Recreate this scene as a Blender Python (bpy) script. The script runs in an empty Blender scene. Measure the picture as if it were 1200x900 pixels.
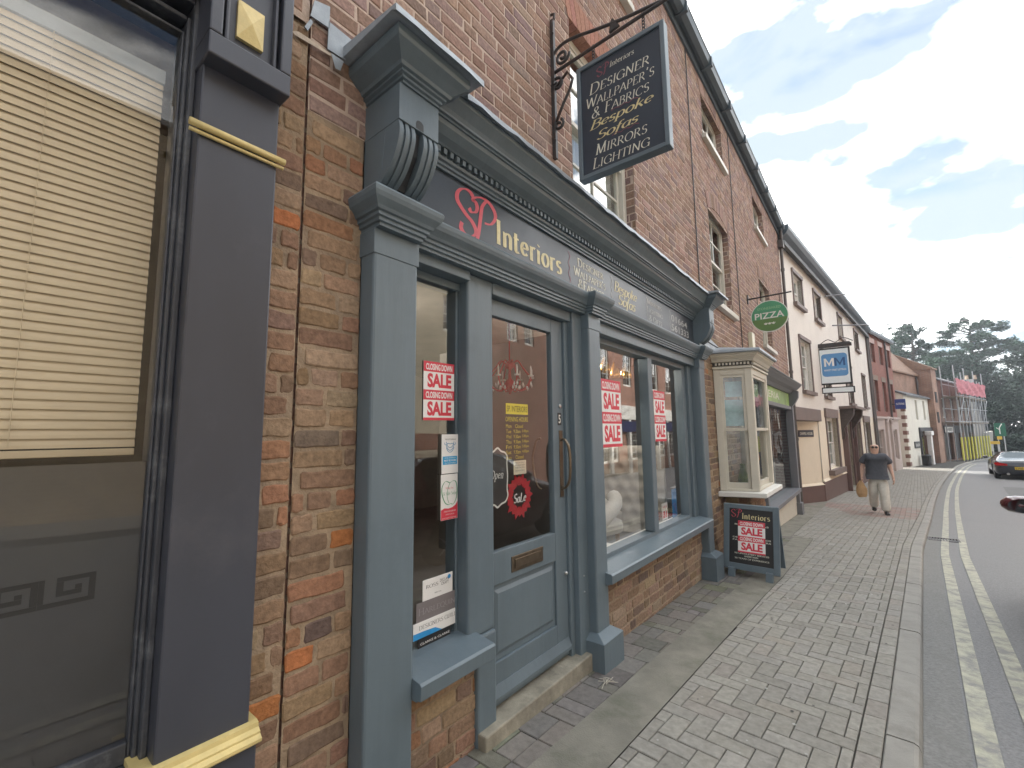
import bpy, bmesh, math, random
import numpy as np
from mathutils import Vector, Matrix
R = math.radians
rnd = random.Random(7)
SC = bpy.context.scene
COL = SC.collection

# ------------------------------------------------------------------ camera
YAW, PITCH, ROLL, FPX = 0.677984566, 0.111593310, -0.0121711691, 523.151
CAMZ = 1.45
_cy, _sy = math.cos(YAW), math.sin(YAW)
FWD = Vector((-_sy*math.cos(PITCH), _cy*math.cos(PITCH), math.sin(PITCH)))
_r = Vector((_cy, _sy, 0)); _u = _r.cross(FWD)
RGT = math.cos(ROLL)*_r + math.sin(ROLL)*_u
UPV = -math.sin(ROLL)*_r + math.cos(ROLL)*_u
cam_d = bpy.data.cameras.new('camera'); cam = bpy.data.objects.new('camera', cam_d); COL.objects.link(cam)
m = Matrix((RGT, UPV, -FWD)).transposed().to_4x4(); m.translation = Vector((0, 0, CAMZ)); cam.matrix_world = m
cam_d.sensor_width = 36; cam_d.lens = FPX/1200*36; cam_d.clip_start = 0.05; cam_d.clip_end = 2000
SC.camera = cam

# ------------------------------------------------------------------ light
SUN_AZ = Vector((-0.97, 0.235)).normalized(); SUN_EL = R(40)
SUN_STRENGTH, SKY_STRENGTH, CLOUD = 1.5, 0.06, 1.35
SC.view_settings.view_transform = 'Standard'; SC.view_settings.look = 'None'
SC.view_settings.exposure = 2.32; SC.view_settings.gamma = 1; SC.view_settings.use_curve_mapping = False
ld = bpy.data.lights.new('sun', 'SUN'); ld.energy = SUN_STRENGTH; ld.angle = R(1.2); ld.color = (1, .95, .87)
sun = bpy.data.objects.new('sun', ld); COL.objects.link(sun)
sd = Vector((SUN_AZ.x*math.cos(SUN_EL), SUN_AZ.y*math.cos(SUN_EL), math.sin(SUN_EL)))
sun.rotation_euler = (-sd).to_track_quat('-Z', 'Y').to_euler(); sun.location = (0, 0, 60)
world = bpy.data.worlds.new('World'); SC.world = world; world.use_nodes = True
nt = world.node_tree; nt.nodes.clear()
def N(nt, t, **k):
    n = nt.nodes.new(t)
    for a, v in k.items():
        if hasattr(n, a): setattr(n, a, v)
    return n
out = N(nt, 'ShaderNodeOutputWorld')
sky = N(nt, 'ShaderNodeTexSky', sky_type='NISHITA', sun_disc=False, sun_elevation=SUN_EL, sun_rotation=math.atan2(SUN_AZ.x, SUN_AZ.y), dust_density=2.0)
b1 = N(nt, 'ShaderNodeBackground'); b1.inputs['Strength'].default_value = SKY_STRENGTH
nt.links.new(sky.outputs[0], b1.inputs['Color'])
tc = N(nt, 'ShaderNodeTexCoord'); mp = N(nt, 'ShaderNodeMapping'); mp.inputs['Scale'].default_value = (1, 1, 2.4)
nt.links.new(tc.outputs['Generated'], mp.inputs[0])
nz = N(nt, 'ShaderNodeTexNoise'); nz.inputs['Scale'].default_value = 2.3; nz.inputs['Detail'].default_value = 7; nz.inputs['Roughness'].default_value = .55; nz.inputs['Distortion'].default_value = .5
nt.links.new(mp.outputs[0], nz.inputs['Vector'])
cr = N(nt, 'ShaderNodeValToRGB'); cr.color_ramp.elements[0].position = .40; cr.color_ramp.elements[0].color = (0, 0, 0, 1); cr.color_ramp.elements[1].position = .50; cr.color_ramp.elements[1].color = (1, 1, 1, 1)
nt.links.new(nz.outputs[0], cr.inputs[0])
nz2 = N(nt, 'ShaderNodeTexNoise'); nz2.inputs['Scale'].default_value = 3.1; nz2.inputs['Detail'].default_value = 6
nt.links.new(mp.outputs[0], nz2.inputs['Vector'])
cr2 = N(nt, 'ShaderNodeValToRGB'); cr2.color_ramp.elements[0].position = .38; cr2.color_ramp.elements[0].color = (.085, .10, .112, 1); cr2.color_ramp.elements[1].position = .56; cr2.color_ramp.elements[1].color = (1, 1, .985, 1)
nt.links.new(nz2.outputs[0], cr2.inputs[0])
b2 = N(nt, 'ShaderNodeBackground'); sx = N(nt, 'ShaderNodeSeparateXYZ'); nt.links.new(tc.outputs['Generated'], sx.inputs[0])
mr = N(nt, 'ShaderNodeMapRange'); mr.inputs[1].default_value = -.75; mr.inputs[2].default_value = .75; mr.inputs[3].default_value = CLOUD*.28; mr.inputs[4].default_value = CLOUD*1.3   # cloud strength graded: dimmed behind to darken side faces, brighter down the street
nt.links.new(sx.outputs[1], mr.inputs[0]); nt.links.new(mr.outputs[0], b2.inputs['Strength'])
nt.links.new(cr2.outputs[0], b2.inputs['Color'])
mx = N(nt, 'ShaderNodeMixShader'); nt.links.new(cr.outputs[0], mx.inputs[0]); nt.links.new(b1.outputs[0], mx.inputs[1]); nt.links.new(b2.outputs[0], mx.inputs[2])
nt.links.new(mx.outputs[0], out.inputs[0])

# ------------------------------------------------------------------ pixel measuring (photograph 1200x900) onto real planes
HAZE = .0012
def ray(px, py): return FWD + (px-600)/FPX*RGT - (py-450)/FPX*UPV
def onx(px, py, x):
    d = ray(px, py); t = x/d.x; return (d.y*t, d.z*t+CAMZ)          # -> (y, z)
def ony(px, py, y):
    d = ray(px, py); t = y/d.y; return (d.x*t, d.z*t+CAMZ)          # -> (x, z)
def gz(y):
    pts = [(-400, .35), (-30, .35), (-6, .18), (0, .04), (5, -.135), (15, -.635), (25, -.835), (90, -1.36), (400, -1.5)]
    for (a, za), (b, zb) in zip(pts, pts[1:]):
        if a <= y <= b: return za+(zb-za)*(y-a)/(b-a)
    return -1.5

# ------------------------------------------------------------------ materials
MATS = {}
def mat(name, col, rough=.6, var=.15, nscale=6, bump=0, bscale=40, metal=0, spec=.5, col2=None, coat=0, rvar=.1, stretch=None, emit=0, attr=None, dirt=None, detail=6):
    if name in MATS: return MATS[name]
    m = bpy.data.materials.new(name); m.use_nodes = True; nt = m.node_tree; p = nt.nodes['Principled BSDF']
    tc = N(nt, 'ShaderNodeTexCoord'); src = tc.outputs['Object']
    if stretch:
        mp = N(nt, 'ShaderNodeMapping'); mp.inputs['Scale'].default_value = stretch; nt.links.new(src, mp.inputs[0]); src = mp.outputs[0]
    nz = N(nt, 'ShaderNodeTexNoise'); nz.inputs['Scale'].default_value = nscale; nz.inputs['Detail'].default_value = detail; nz.inputs['Roughness'].default_value = .6
    nt.links.new(src, nz.inputs['Vector'])
    rp = N(nt, 'ShaderNodeValToRGB'); rp.color_ramp.elements[0].position = .3; rp.color_ramp.elements[1].position = .7
    c = Vector(col); c2 = Vector(col2) if col2 else None
    lo = (c*(1-var)) if c2 is None else c2; hi = c*(1+var) if c2 is None else c
    rp.color_ramp.elements[0].color = (*lo, 1); rp.color_ramp.elements[1].color = (*hi, 1)
    nt.links.new(nz.outputs[0], rp.inputs[0]); colout = rp.outputs[0]
    if attr:
        at = N(nt, 'ShaderNodeAttribute'); at.attribute_name = attr
        mm = N(nt, 'ShaderNodeMix', data_type='RGBA', blend_type='MULTIPLY'); mm.inputs[0].default_value = 1
        nt.links.new(at.outputs['Color'], mm.inputs[6]); nt.links.new(colout, mm.inputs[7]); colout = mm.outputs[2]
    if dirt:
        dn = N(nt, 'ShaderNodeTexNoise'); dn.inputs['Scale'].default_value = dirt[1]; dn.inputs['Detail'].default_value = 8; dn.inputs['Roughness'].default_value = .7
        nt.links.new(tc.outputs['Object'], dn.inputs['Vector'])
        dr = N(nt, 'ShaderNodeValToRGB'); dr.color_ramp.elements[0].position = dirt[2]; dr.color_ramp.elements[1].position = dirt[3]; dr.color_ramp.elements[0].color = (0, 0, 0, 1); dr.color_ramp.elements[1].color = (1, 1, 1, 1)
        nt.links.new(dn.outputs[0], dr.inputs[0])
        dm = N(nt, 'ShaderNodeMix', data_type='RGBA'); nt.links.new(dr.outputs[0], dm.inputs[0]); nt.links.new(colout, dm.inputs[6]); dm.inputs[7].default_value = (*dirt[0], 1); colout = dm.outputs[2]
    nt.links.new(colout, p.inputs['Base Color'])
    if rvar:
        mr = N(nt, 'ShaderNodeMapRange'); mr.inputs[3].default_value = max(0.02, rough-rvar); mr.inputs[4].default_value = min(1, rough+rvar); nt.links.new(nz.outputs[0], mr.inputs[0]); nt.links.new(mr.outputs[0], p.inputs['Roughness'])
    else: p.inputs['Roughness'].default_value = rough
    p.inputs['Metallic'].default_value = metal; p.inputs['Specular IOR Level'].default_value = spec; p.inputs['Coat Weight'].default_value = coat
    if bump:
        bn = N(nt, 'ShaderNodeTexNoise'); bn.inputs['Scale'].default_value = bscale; bn.inputs['Detail'].default_value = 5; nt.links.new(src, bn.inputs['Vector'])
        bp = N(nt, 'ShaderNodeBump'); bp.inputs['Strength'].default_value = 1; bp.inputs['Distance'].default_value = bump
        nt.links.new(bn.outputs[0], bp.inputs['Height']); nt.links.new(bp.outputs[0], p.inputs['Normal'])
    if emit:
        p.inputs['Emission Color'].default_value = (*col, 1); p.inputs['Emission Strength'].default_value = emit
    MATS[name] = m; return m
def glass_mat(name, tint=(1, 1, 1), refl=2.2, add=.05, rough=0.0, wav=.0, cap=.34):
    if name in MATS: return MATS[name]
    m = bpy.data.materials.new(name); m.use_nodes = True; nt = m.node_tree; nt.nodes.clear()
    o = N(nt, 'ShaderNodeOutputMaterial'); g = N(nt, 'ShaderNodeBsdfGlossy'); g.inputs['Roughness'].default_value = rough; g.inputs['Color'].default_value = (1, 1, 1, 1)
    t = N(nt, 'ShaderNodeBsdfTransparent'); t.inputs['Color'].default_value = (*tint, 1)
    f = N(nt, 'ShaderNodeFresnel'); f.inputs['IOR'].default_value = 1.45
    a = N(nt, 'ShaderNodeMath', operation='MULTIPLY_ADD', use_clamp=True); a.inputs[1].default_value = refl; a.inputs[2].default_value = add
    mx = N(nt, 'ShaderNodeMixShader'); nt.links.new(f.outputs[0], a.inputs[0]); mn = N(nt, 'ShaderNodeMath', operation='MINIMUM'); mn.inputs[1].default_value = cap; nt.links.new(a.outputs[0], mn.inputs[0]); nt.links.new(mn.outputs[0], mx.inputs[0]); nt.links.new(t.outputs[0], mx.inputs[1]); nt.links.new(g.outputs[0], mx.inputs[2]); nt.links.new(mx.outputs[0], o.inputs[0])
    if wav:
        tc = N(nt, 'ShaderNodeTexCoord'); n = N(nt, 'ShaderNodeTexNoise'); n.inputs['Scale'].default_value = 1.6; n.inputs['Detail'].default_value = 1; nt.links.new(tc.outputs['Object'], n.inputs['Vector'])
        b = N(nt, 'ShaderNodeBump'); b.inputs['Distance'].default_value = wav; nt.links.new(n.outputs[0], b.inputs['Height']); nt.links.new(b.outputs[0], g.inputs['Normal'])
    MATS[name] = m; return m
def brick_mat(name, c1, c2, mortar, bw=.225, bh=.075, msize=.011, ang=0.0, patch=.35, swap=None):
    """far brickwork: s runs along the facade direction, z up"""
    if name in MATS: return MATS[name]
    m = bpy.data.materials.new(name); m.use_nodes = True; nt = m.node_tree; p = nt.nodes['Principled BSDF']
    tc = N(nt, 'ShaderNodeTexCoord'); sp = N(nt, 'ShaderNodeSeparateXYZ'); nt.links.new(tc.outputs['Object'], sp.inputs[0])
    sn = N(nt, 'ShaderNodeMath', operation='ADD'); nt.links.new(sp.outputs[0], sn.inputs[0]); nt.links.new(sp.outputs[1], sn.inputs[1])
    cb = N(nt, 'ShaderNodeCombineXYZ'); nt.links.new(sn.outputs[0], cb.inputs[0]); nt.links.new(sp.outputs[2], cb.inputs[1])
    br = N(nt, 'ShaderNodeTexBrick'); br.inputs['Scale'].default_value = 1; br.inputs['Brick Width'].default_value = bw; br.inputs['Row Height'].default_value = bh; br.inputs['Mortar Size'].default_value = msize
    br.inputs['Color1'].default_value = (*c1, 1); br.inputs['Color2'].default_value = (*c2, 1); br.inputs['Mortar'].default_value = (*mortar, 1)
    nt.links.new(cb.outputs[0], br.inputs['Vector'])
    nz = N(nt, 'ShaderNodeTexNoise'); nz.inputs['Scale'].default_value = 1.3; nz.inputs['Detail'].default_value = 8; nt.links.new(tc.outputs['Object'], nz.inputs['Vector'])
    mr = N(nt, 'ShaderNodeMapRange'); mr.inputs[1].default_value = .25; mr.inputs[2].default_value = .75; mr.inputs[3].default_value = 1-patch; mr.inputs[4].default_value = 1+patch; nt.links.new(nz.outputs[0], mr.inputs[0])
    mm = N(nt, 'ShaderNodeVectorMath', operation='SCALE'); nt.links.new(br.outputs['Color'], mm.inputs[0]); nt.links.new(mr.outputs[0], mm.inputs['Scale'])
    nt.links.new(mm.outputs[0], p.inputs['Base Color']); p.inputs['Roughness'].default_value = .9
    bp = N(nt, 'ShaderNodeBump'); bp.inputs['Distance'].default_value = .006; bp.invert = True; nt.links.new(br.outputs['Fac'], bp.inputs['Height']); nt.links.new(bp.outputs[0], p.inputs['Normal'])
    MATS[name] = m; return m

slate = mat('slate_paint', (.120, .158, .186), .42, .09, 7, .0012, 30, rvar=.13, stretch=(1, 1, .12), dirt=((.094, .126, .152), 2.2, .5, .8))
slate_dk = mat('fascia_paint', (.032, .044, .060), .38, .06, 3, .0005, 25)
ink = mat('blueblack_paint', (.048, .052, .068), .38, .14, 2.5, .0008, 18, stretch=(1, 1, .35), dirt=((.085, .085, .10), 3.2, .55, .9))
ink_dirty = mat('weathered_frame_paint', (.050, .055, .068), .45, .2, 8, .0012, 40, dirt=((.14, .15, .165), 9, .53, .72))
gold = mat('gold_paint', (.62, .50, .22), .4, .15, 12, .001, 60, metal=.1)
gold_leaf = mat('gold_lettering', (.62, .55, .30), .45, .2, 20)
cream_leaf = mat('cream_lettering', (.66, .66, .56), .5, .15, 20)
silver_leaf = mat('grey_lettering', (.46, .48, .48), .5, .15, 20)
red_leaf = mat('red_lettering', (.58, .09, .12), .45, .15, 20)
dull_red = mat('faded_red_lettering', (.22, .07, .10), .5, .15, 20)
white = mat('white_paint', (.72, .71, .67), .5, .08, 5, .0005, 30)
offwhite = mat('stone_cream_paint', (.58, .55, .47), .5, .08, 4, .0006, 30)
lead = mat('lead_sheet', (.30, .34, .38), .5, .3, 5, .004, 12, metal=.2)
slatey = mat('roof_slate', (.11, .12, .13), .7, .3, 3, .004, 20)
iron = mat('black_iron', (.035, .032, .032), .5, .3, 30, .001, 80, dirt=((.10, .05, .035), 14, .5, .75))
stone = mat('worn_stone_step', (.27, .25, .20), .8, .25, 8, .004, 30, dirt=((.12, .11, .09), 5, .45, .75))
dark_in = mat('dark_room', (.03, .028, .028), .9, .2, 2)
room_wall = mat('room_wall', (.16, .14, .12), .9, .2, 2)
shop_floor = mat('shop_floor', (.05, .04, .035), .5, .2, 4)
glass = glass_mat('shop_glass', (.95, .97, .96), 1.6, .035, 0, .002, .30)
glass2 = glass_mat('window_glass', (.85, .9, .9), 1.9, .05, 0, .006)
paper = mat('white_paper', (.78, .77, .76), .6, .03, 10)
red_p = mat('poster_red', (.62, .045, .075), .5, .06, 10)
brass = mat('aged_bronze', (.16, .125, .09), .38, .25, 20, metal=.8)
black_p = mat('black_paint', (.018, .018, .020), .45, .2, 8)
steel = mat('bare_metal', (.5, .5, .5), .35, .15, 20, metal=1)
brickM = mat('old_brick', (1, 1, 1), .92, .26, 48, .0055, 55, attr='Col', spec=.2, dirt=((.10, .085, .07), 3.1, .60, .95))
brickU = mat('upper_brick', (1, 1, 1), .92, .26, 60, .004, 50, attr='Col', spec=.2, dirt=((.19, .14, .115), 1.1, .62, 1.0))
mortar = mat('lime_mortar', (.32, .24, .165), .95, .25, 12, .006, 70, dirt=((.17, .13, .10), 2.6, .5, .8))
mortarU = mat('pointing_mortar', (.46, .365, .305), .95, .15, 12, .004, 70)

# ------------------------------------------------------------------ mesh building
class Fr:
    """facade frame: s along the wall, z up, n outward"""
    def __init__(s, ox, oy, ux, uy):
        l = math.hypot(ux, uy); s.ox, s.oy, s.ux, s.uy = ox, oy, ux/l, uy/l
    def P(f, s, z, n): return (f.ox+f.ux*s+f.uy*n, f.oy+f.uy*s-f.ux*n, z)
    def px(f, px, py, n=0):
        d = ray(px, py); ax, ay = f.ox+f.uy*n, f.oy-f.ux*n
        nx, ny = f.uy, -f.ux; t = (nx*ax+ny*ay)/(nx*d.x+ny*d.y)
        return ((d.x*t-ax)*f.ux+(d.y*t-ay)*f.uy, d.z*t+CAMZ)
W = Fr(0, 0, 0, 1)          # the near facades: s = y, n = x
class MB:
    def __init__(s): s.v = []; s.f = []; s.mi = []; s.c = []
    def face(s, pts, mi=0, col=(1, 1, 1)):
        k = len(s.v); s.v += [tuple(p) for p in pts]; s.f.append(tuple(range(k, k+len(pts)))); s.mi.append(mi); s.c.append(col)
    def poly(s, verts, faces, mi=0, col=(1, 1, 1)):
        k = len(s.v); s.v += [tuple(p) for p in verts]
        for f in faces: s.f.append(tuple(k+i for i in f)); s.mi.append(mi); s.c.append(col)
    def box(s, F, s0, s1, z0, z1, n0, n1, mi=0, col=(1, 1, 1)):
        p = [F.P(a, b, c) for a in (s0, s1) for b in (z0, z1) for c in (n0, n1)]
        s.poly(p, [(0, 1, 3, 2), (4, 6, 7, 5), (0, 4, 5, 1), (2, 3, 7, 6), (0, 2, 6, 4), (1, 5, 7, 3)], mi, col)
        return s
    def prof(s, F, pts, s0, s1, mi=0, along='s'):
        """extrude a closed (n,z) profile from s0 to s1"""
        n = len(pts); v = [F.P(s0, z, nn) for nn, z in pts]+[F.P(s1, z, nn) for nn, z in pts]
        fs = [(i, (i+1) % n, n+(i+1) % n, n+i) for i in range(n)]+[tuple(range(n))[::-1], tuple(range(n, 2*n))]
        s.poly(v, fs, mi); return s
    def ret(s, F, pts, s0, s1, nb, mi=0):
        """moulding run returned round both ends (mitred): pts open (n,z) outline, nb = wall plane"""
        n0 = min(p[0] for p in pts)
        rows = []
        for nn, z in pts:
            e = nn-n0; rows.append([F.P(s0-e, z, nb), F.P(s0-e, z, nn), F.P(s1+e, z, nn), F.P(s1+e, z, nb)])
        k = len(s.v)
        for r_ in rows: s.v += r_
        for i in range(len(rows)-1):
            for j in range(3): s.f.append((k+i*4+j, k+i*4+j+1, k+i*4+5+j, k+i*4+4+j)); s.mi.append(mi); s.c.append((1, 1, 1))
        s.f.append((k, k+1, k+2, k+3)); s.mi.append(mi); s.c.append((1, 1, 1))
        t = k+4*(len(rows)-1); s.f.append((t+3, t+2, t+1, t)); s.mi.append(mi); s.c.append((1, 1, 1)); return s
    def tube(s, pts, r, seg=8, mi=0, closed=False, flat=1.0):
        pts = [Vector(p) for p in pts]; n = len(pts); k = len(s.v); rs = r if isinstance(r, (list, tuple)) else [r]*n
        up = Vector((0, 0, 1)); prev = None
        for i, p in enumerate(pts):
            t = (pts[min(i+1, n-1)]-pts[max(i-1, 0)]).normalized()
            if prev is None:
                a = t.cross(up)
                if a.length < .05: a = t.cross(Vector((1, 0, 0)))
            else: a = prev-t*prev.dot(t)
            if a.length < 1e-6: a = t.orthogonal()
            a.normalize(); b = t.cross(a); prev = a
            for j in range(seg):
                th = 2*math.pi*j/seg; s.v.append(tuple(p+a*math.cos(th)*rs[i]*flat+b*math.sin(th)*rs[i]))
        for i in range(n-1):
            for j in range(seg):
                s.f.append((k+i*seg+j, k+i*seg+(j+1) % seg, k+(i+1)*seg+(j+1) % seg, k+(i+1)*seg+j)); s.mi.append(mi); s.c.append((1, 1, 1))
        s.f.append(tuple(k+j for j in range(seg))[::-1]); s.mi.append(mi); s.c.append((1, 1, 1))
        s.f.append(tuple(k+(n-1)*seg+j for j in range(seg))); s.mi.append(mi); s.c.append((1, 1, 1)); return s
    def lathe(s, c, prof, seg=16, mi=0, axis='z'):
        k = len(s.v); c = Vector(c)
        for r, h in prof:
            for j in range(seg):
                th = 2*math.pi*j/seg; a, b = r*math.cos(th), r*math.sin(th)
                d = {'z': Vector((a, b, h)), 'x': Vector((h, a, b)), 'y': Vector((a, h, b))}[axis]; s.v.append(tuple(c+d))
        for i in range(len(prof)-1):
            for j in range(seg): s.f.append((k+i*seg+j, k+i*seg+(j+1) % seg, k+(i+1)*seg+(j+1) % seg, k+(i+1)*seg+j)); s.mi.append(mi); s.c.append((1, 1, 1))
        s.f.append(tuple(k+j for j in range(seg))[::-1]); s.mi.append(mi); s.c.append((1, 1, 1))
        s.f.append(tuple(k+(len(prof)-1)*seg+j for j in range(seg))); s.mi.append(mi); s.c.append((1, 1, 1)); return s
    def build(s, name, mats, parent=None, bev=0, smooth=False, col=False, label=None, weld=False):
        me = bpy.data.meshes.new(name); me.from_pydata(s.v, [], s.f); 
        for mm in (mats if isinstance(mats, (list, tuple)) else [mats]): me.materials.append(mm)
        me.polygons.foreach_set('material_index', s.mi)
        if col:
            ca = me.color_attributes.new('Col', 'FLOAT_COLOR', 'CORNER'); arr = []
            for f, c in zip(s.f, s.c): arr += [c[0], c[1], c[2], 1.0]*len(f)
            ca.data.foreach_set('color', arr)
        if not col or weld:
            bm = bmesh.new(); bm.from_mesh(me)
            if weld: bmesh.ops.remove_doubles(bm, verts=bm.verts, dist=1e-5)
            bmesh.ops.recalc_face_normals(bm, faces=bm.faces); bm.to_mesh(me); bm.free()
        if smooth: me.polygons.foreach_set('use_smooth', [True]*len(me.polygons))
        me.update(); o = bpy.data.objects.new(name, me); COL.objects.link(o)
        if parent is not None: setpar(o, parent)
        if bev:
            b = o.modifiers.new('bevel', 'BEVEL'); b.width = bev; b.segments = 2; b.limit_method = 'ANGLE'; b.angle_limit = R(40); b.harden_normals = False
        if label: o['label'] = label
        return o
def setpar(o, parent):
    o.parent = parent
    if parent.type == 'EMPTY' and 'origin' in parent: o.matrix_parent_inverse = Matrix.Translation(-Vector(parent['origin'][:]))
def thing(name, label, cat, loc=(0, 0, 0), group=None):
    o = bpy.data.objects.new(name, None); COL.objects.link(o); o.location = loc; o.empty_display_size = .2
    o['origin'] = [float(v) for v in loc]; o['label'] = label; o['category'] = cat
    if group: o['group'] = group
    return o
def tag(o, label, cat, group=None):
    o['label'] = label; o['category'] = cat
    if group: o['group'] = group
    return o
def struct(o): o['kind'] = 'structure'; return o
def arc(cx, cy, rx, ry, a0, a1, n=12): return [(cx+rx*math.cos(R(a0+(a1-a0)*i/n)), cy+ry*math.sin(R(a0+(a1-a0)*i/n))) for i in range(n+1)]
def smooth_path(p, k=6):
    q = [p[0]]+list(p)+[p[-1]]; o = []
    for i in range(1, len(q)-2):
        for j in range(k):
            t = j/k; o.append(tuple(.5*((2*q[i][d])+(-q[i-1][d]+q[i+1][d])*t+(2*q[i-1][d]-5*q[i][d]+4*q[i+1][d]-q[i+2][d])*t*t+(-q[i-1][d]+3*q[i][d]-3*q[i+1][d]+q[i+2][d])*t**3) for d in range(len(p[0]))))
    o.append(tuple(p[-1])); return o

# ---- writing: a broad-nib pen alphabet (serif) and the built-in sans
def A_(cx, cy, rx, ry, a0, a1, n=10): return arc(cx, cy, rx, ry, a0, a1, n)
G = {
'A': (.74, [[(0, 0), (.36, 1)], [(.36, 1), (.72, 0)], [(.14, .36), (.58, .36)], [(-.06, 0), (.1, 0)], [(.62, 0), (.8, 0)]]),
'B': (.60, [[(.1, 0), (.1, 1)], [(0, 1), (.28, 1)]+A_(.28, .77, .22, .23, 90, -90)+[(.1, .54)], [(.28, .54)]+A_(.30, .27, .26, .27, 90, -90)+[(0, 0)]]),
'C': (.74, [A_(.42, .5, .40, .5, 48, 312, 20), [(.69, .87), (.69, .7)]]),
'D': (.78, [[(.1, 0), (.1, 1)], [(0, 1), (.3, 1)]+A_(.3, .5, .42, .5, 90, -90, 16)+[(0, 0)]]),
'E': (.58, [[(.1, 0), (.1, 1)], [(0, 1), (.52, 1), (.52, .85)], [(.1, .53), (.4, .53)], [(0, 0), (.54, 0), (.56, .17)]]),
'F': (.54, [[(.1, 0), (.1, 1)], [(0, 1), (.52, 1), (.52, .85)], [(.1, .53), (.4, .53)], [(0, 0), (.22, 0)]]),
'G': (.78, [A_(.42, .5, .40, .5, 48, 330, 20), [(.69, .87), (.69, .7)], [(.72, 0), (.72, .42)], [(.54, .42), (.8, .42)]]),
'H': (.76, [[(.1, 0), (.1, 1)], [(.66, 0), (.66, 1)], [(.1, .53), (.66, .53)], [(0, 0), (.2, 0)], [(0, 1), (.2, 1)], [(.56, 0), (.76, 0)], [(.56, 1), (.76, 1)]]),
'I': (.24, [[(.1, 0), (.1, 1)], [(0, 0), (.2, 0)], [(0, 1), (.2, 1)]]),
'K': (.7, [[(.1, 0), (.1, 1)], [(.1, .45), (.55, 1)], [(.25, .6), (.66, 0)], [(0, 0), (.2, 0)], [(0, 1), (.2, 1)]]),
'L': (.54, [[(.1, 0), (.1, 1)], [(0, 1), (.2, 1)], [(0, 0), (.5, 0), (.52, .18)]]),
'M': (.9, [[(.12, 0), (.14, 1)], [(.14, 1), (.44, 0)], [(.44, 0), (.74, 1)], [(.74, 1), (.78, 0)], [(.02, 0), (.22, 0)], [(.68, 0), (.88, 0)], [(.04, 1), (.16, 1)], [(.72, 1), (.84, 1)]]),
'N': (.78, [[(.1, 0), (.1, 1)], [(.1, 1), (.66, 0)], [(.66, 0), (.66, 1)], [(0, 0), (.2, 0)], [(0, 1), (.12, 1)], [(.56, 1), (.76, 1)]]),
'O': (.84, [A_(.42, .5, .38, .5, 0, 360, 28)]),
'P': (.6, [[(.1, 0), (.1, 1)], [(0, 1), (.3, 1)]+A_(.3, .74, .24, .26, 90, -90)+[(.1, .48)], [(0, 0), (.22, 0)]]),
'Q': (.86, [A_(.42, .5, .38, .5, 0, 360, 28), [(.5, .1), (.82, -.18)]]),
'R': (.66, [[(.1, 0), (.1, 1)], [(0, 1), (.28, 1)]+A_(.28, .75, .22, .25, 90, -90)+[(.1, .5)], [(.3, .5), (.66, 0)], [(0, 0), (.2, 0)]]),
'S': (.56, [A_(.28, .76, .2, .24, 30, 270, 14)+A_(.28, .26, .22, .26, 90, -150, 14)]),
'T': (.66, [[(.33, 0), (.33, 1)], [(.02, .84), (.02, 1), (.64, 1), (.64, .84)], [(.22, 0), (.44, 0)]]),
'U': (.74, [[(.1, 1), (.1, .35)]+A_(.36, .35, .26, .35, 180, 360, 12)+[(.62, 1)], [(0, 1), (.2, 1)], [(.54, 1), (.72, 1)]]),
'W': (1.04, [[(.02, 1), (.28, 0)], [(.28, 0), (.5, .95)], [(.5, .95), (.76, 0)], [(.76, 0), (1, 1)], [(-.06, 1), (.1, 1)], [(.92, 1), (1.08, 1)]]),
'&': (.76, [[(.72, .02), (.2, .72)]+A_(.34, .8, .16, .2, 190, -20, 12)+[(.3, .5)]+A_(.28, .24, .24, .26, 110, 300, 12)+[(.62, .45)]]),
"'": (.2, [[(.1, 1), (.06, .78)]]),
'n': (.52, [[(.1, 0), (.1, .62)], [(.1, .5)]+A_(.27, .42, .15, .2, 130, 0, 8)+[(.42, 0)], [(0, .6), (.1, .62)], [(.02, 0), (.18, 0)], [(.34, 0), (.5, 0)]]),
't': (.34, [[(.12, .85), (.12, .15)]+A_(.22, .12, .1, .12, 180, 320, 8), [(0, .62), (.3, .62)]]),
'e': (.46, [[(.06, .36), (.40, .36)]+A_(.23, .34, .18, .29, 10, 320, 16)]),
'r': (.38, [[(.1, 0), (.1, .62)], [(.1, .45)]+A_(.25, .47, .13, .15, 140, 50, 6), [(0, .6), (.1, .62)], [(.02, 0), (.2, 0)]]),
'i': (.24, [[(.1, 0), (.1, .62)], [(0, .6), (.1, .62)], [(.02, 0), (.2, 0)], [(.09, .82), (.12, .88)]]),
'o': (.48, [A_(.24, .31, .2, .31, 0, 360, 20)]),
's': (.38, [A_(.19, .47, .13, .15, 30, 260, 10)+A_(.19, .16, .14, .16, 80, -150, 10)]),
'p': (.52, [[(.1, -.32), (.1, .62)], [(.1, .5)]+A_(.27, .31, .18, .31, 120, -120, 14)+[(.1, .1)], [(0, -.32), (.2, -.32)]]),
'k': (.5, [[(.1, 0), (.1, 1)], [(.1, .28), (.4, .62)], [(.22, .4), (.46, 0)]]),
'f': (.34, [[(.12, -.3), (.14, .8)]+A_(.25, .82, .11, .16, 180, 50, 8), [(.0, .6), (.3, .6)]]),
'a': (.48, [A_(.22, .3, .18, .3, 60, 330, 14), [(.4, .62), (.4, .1), (.48, .02)]]),
}
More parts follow.
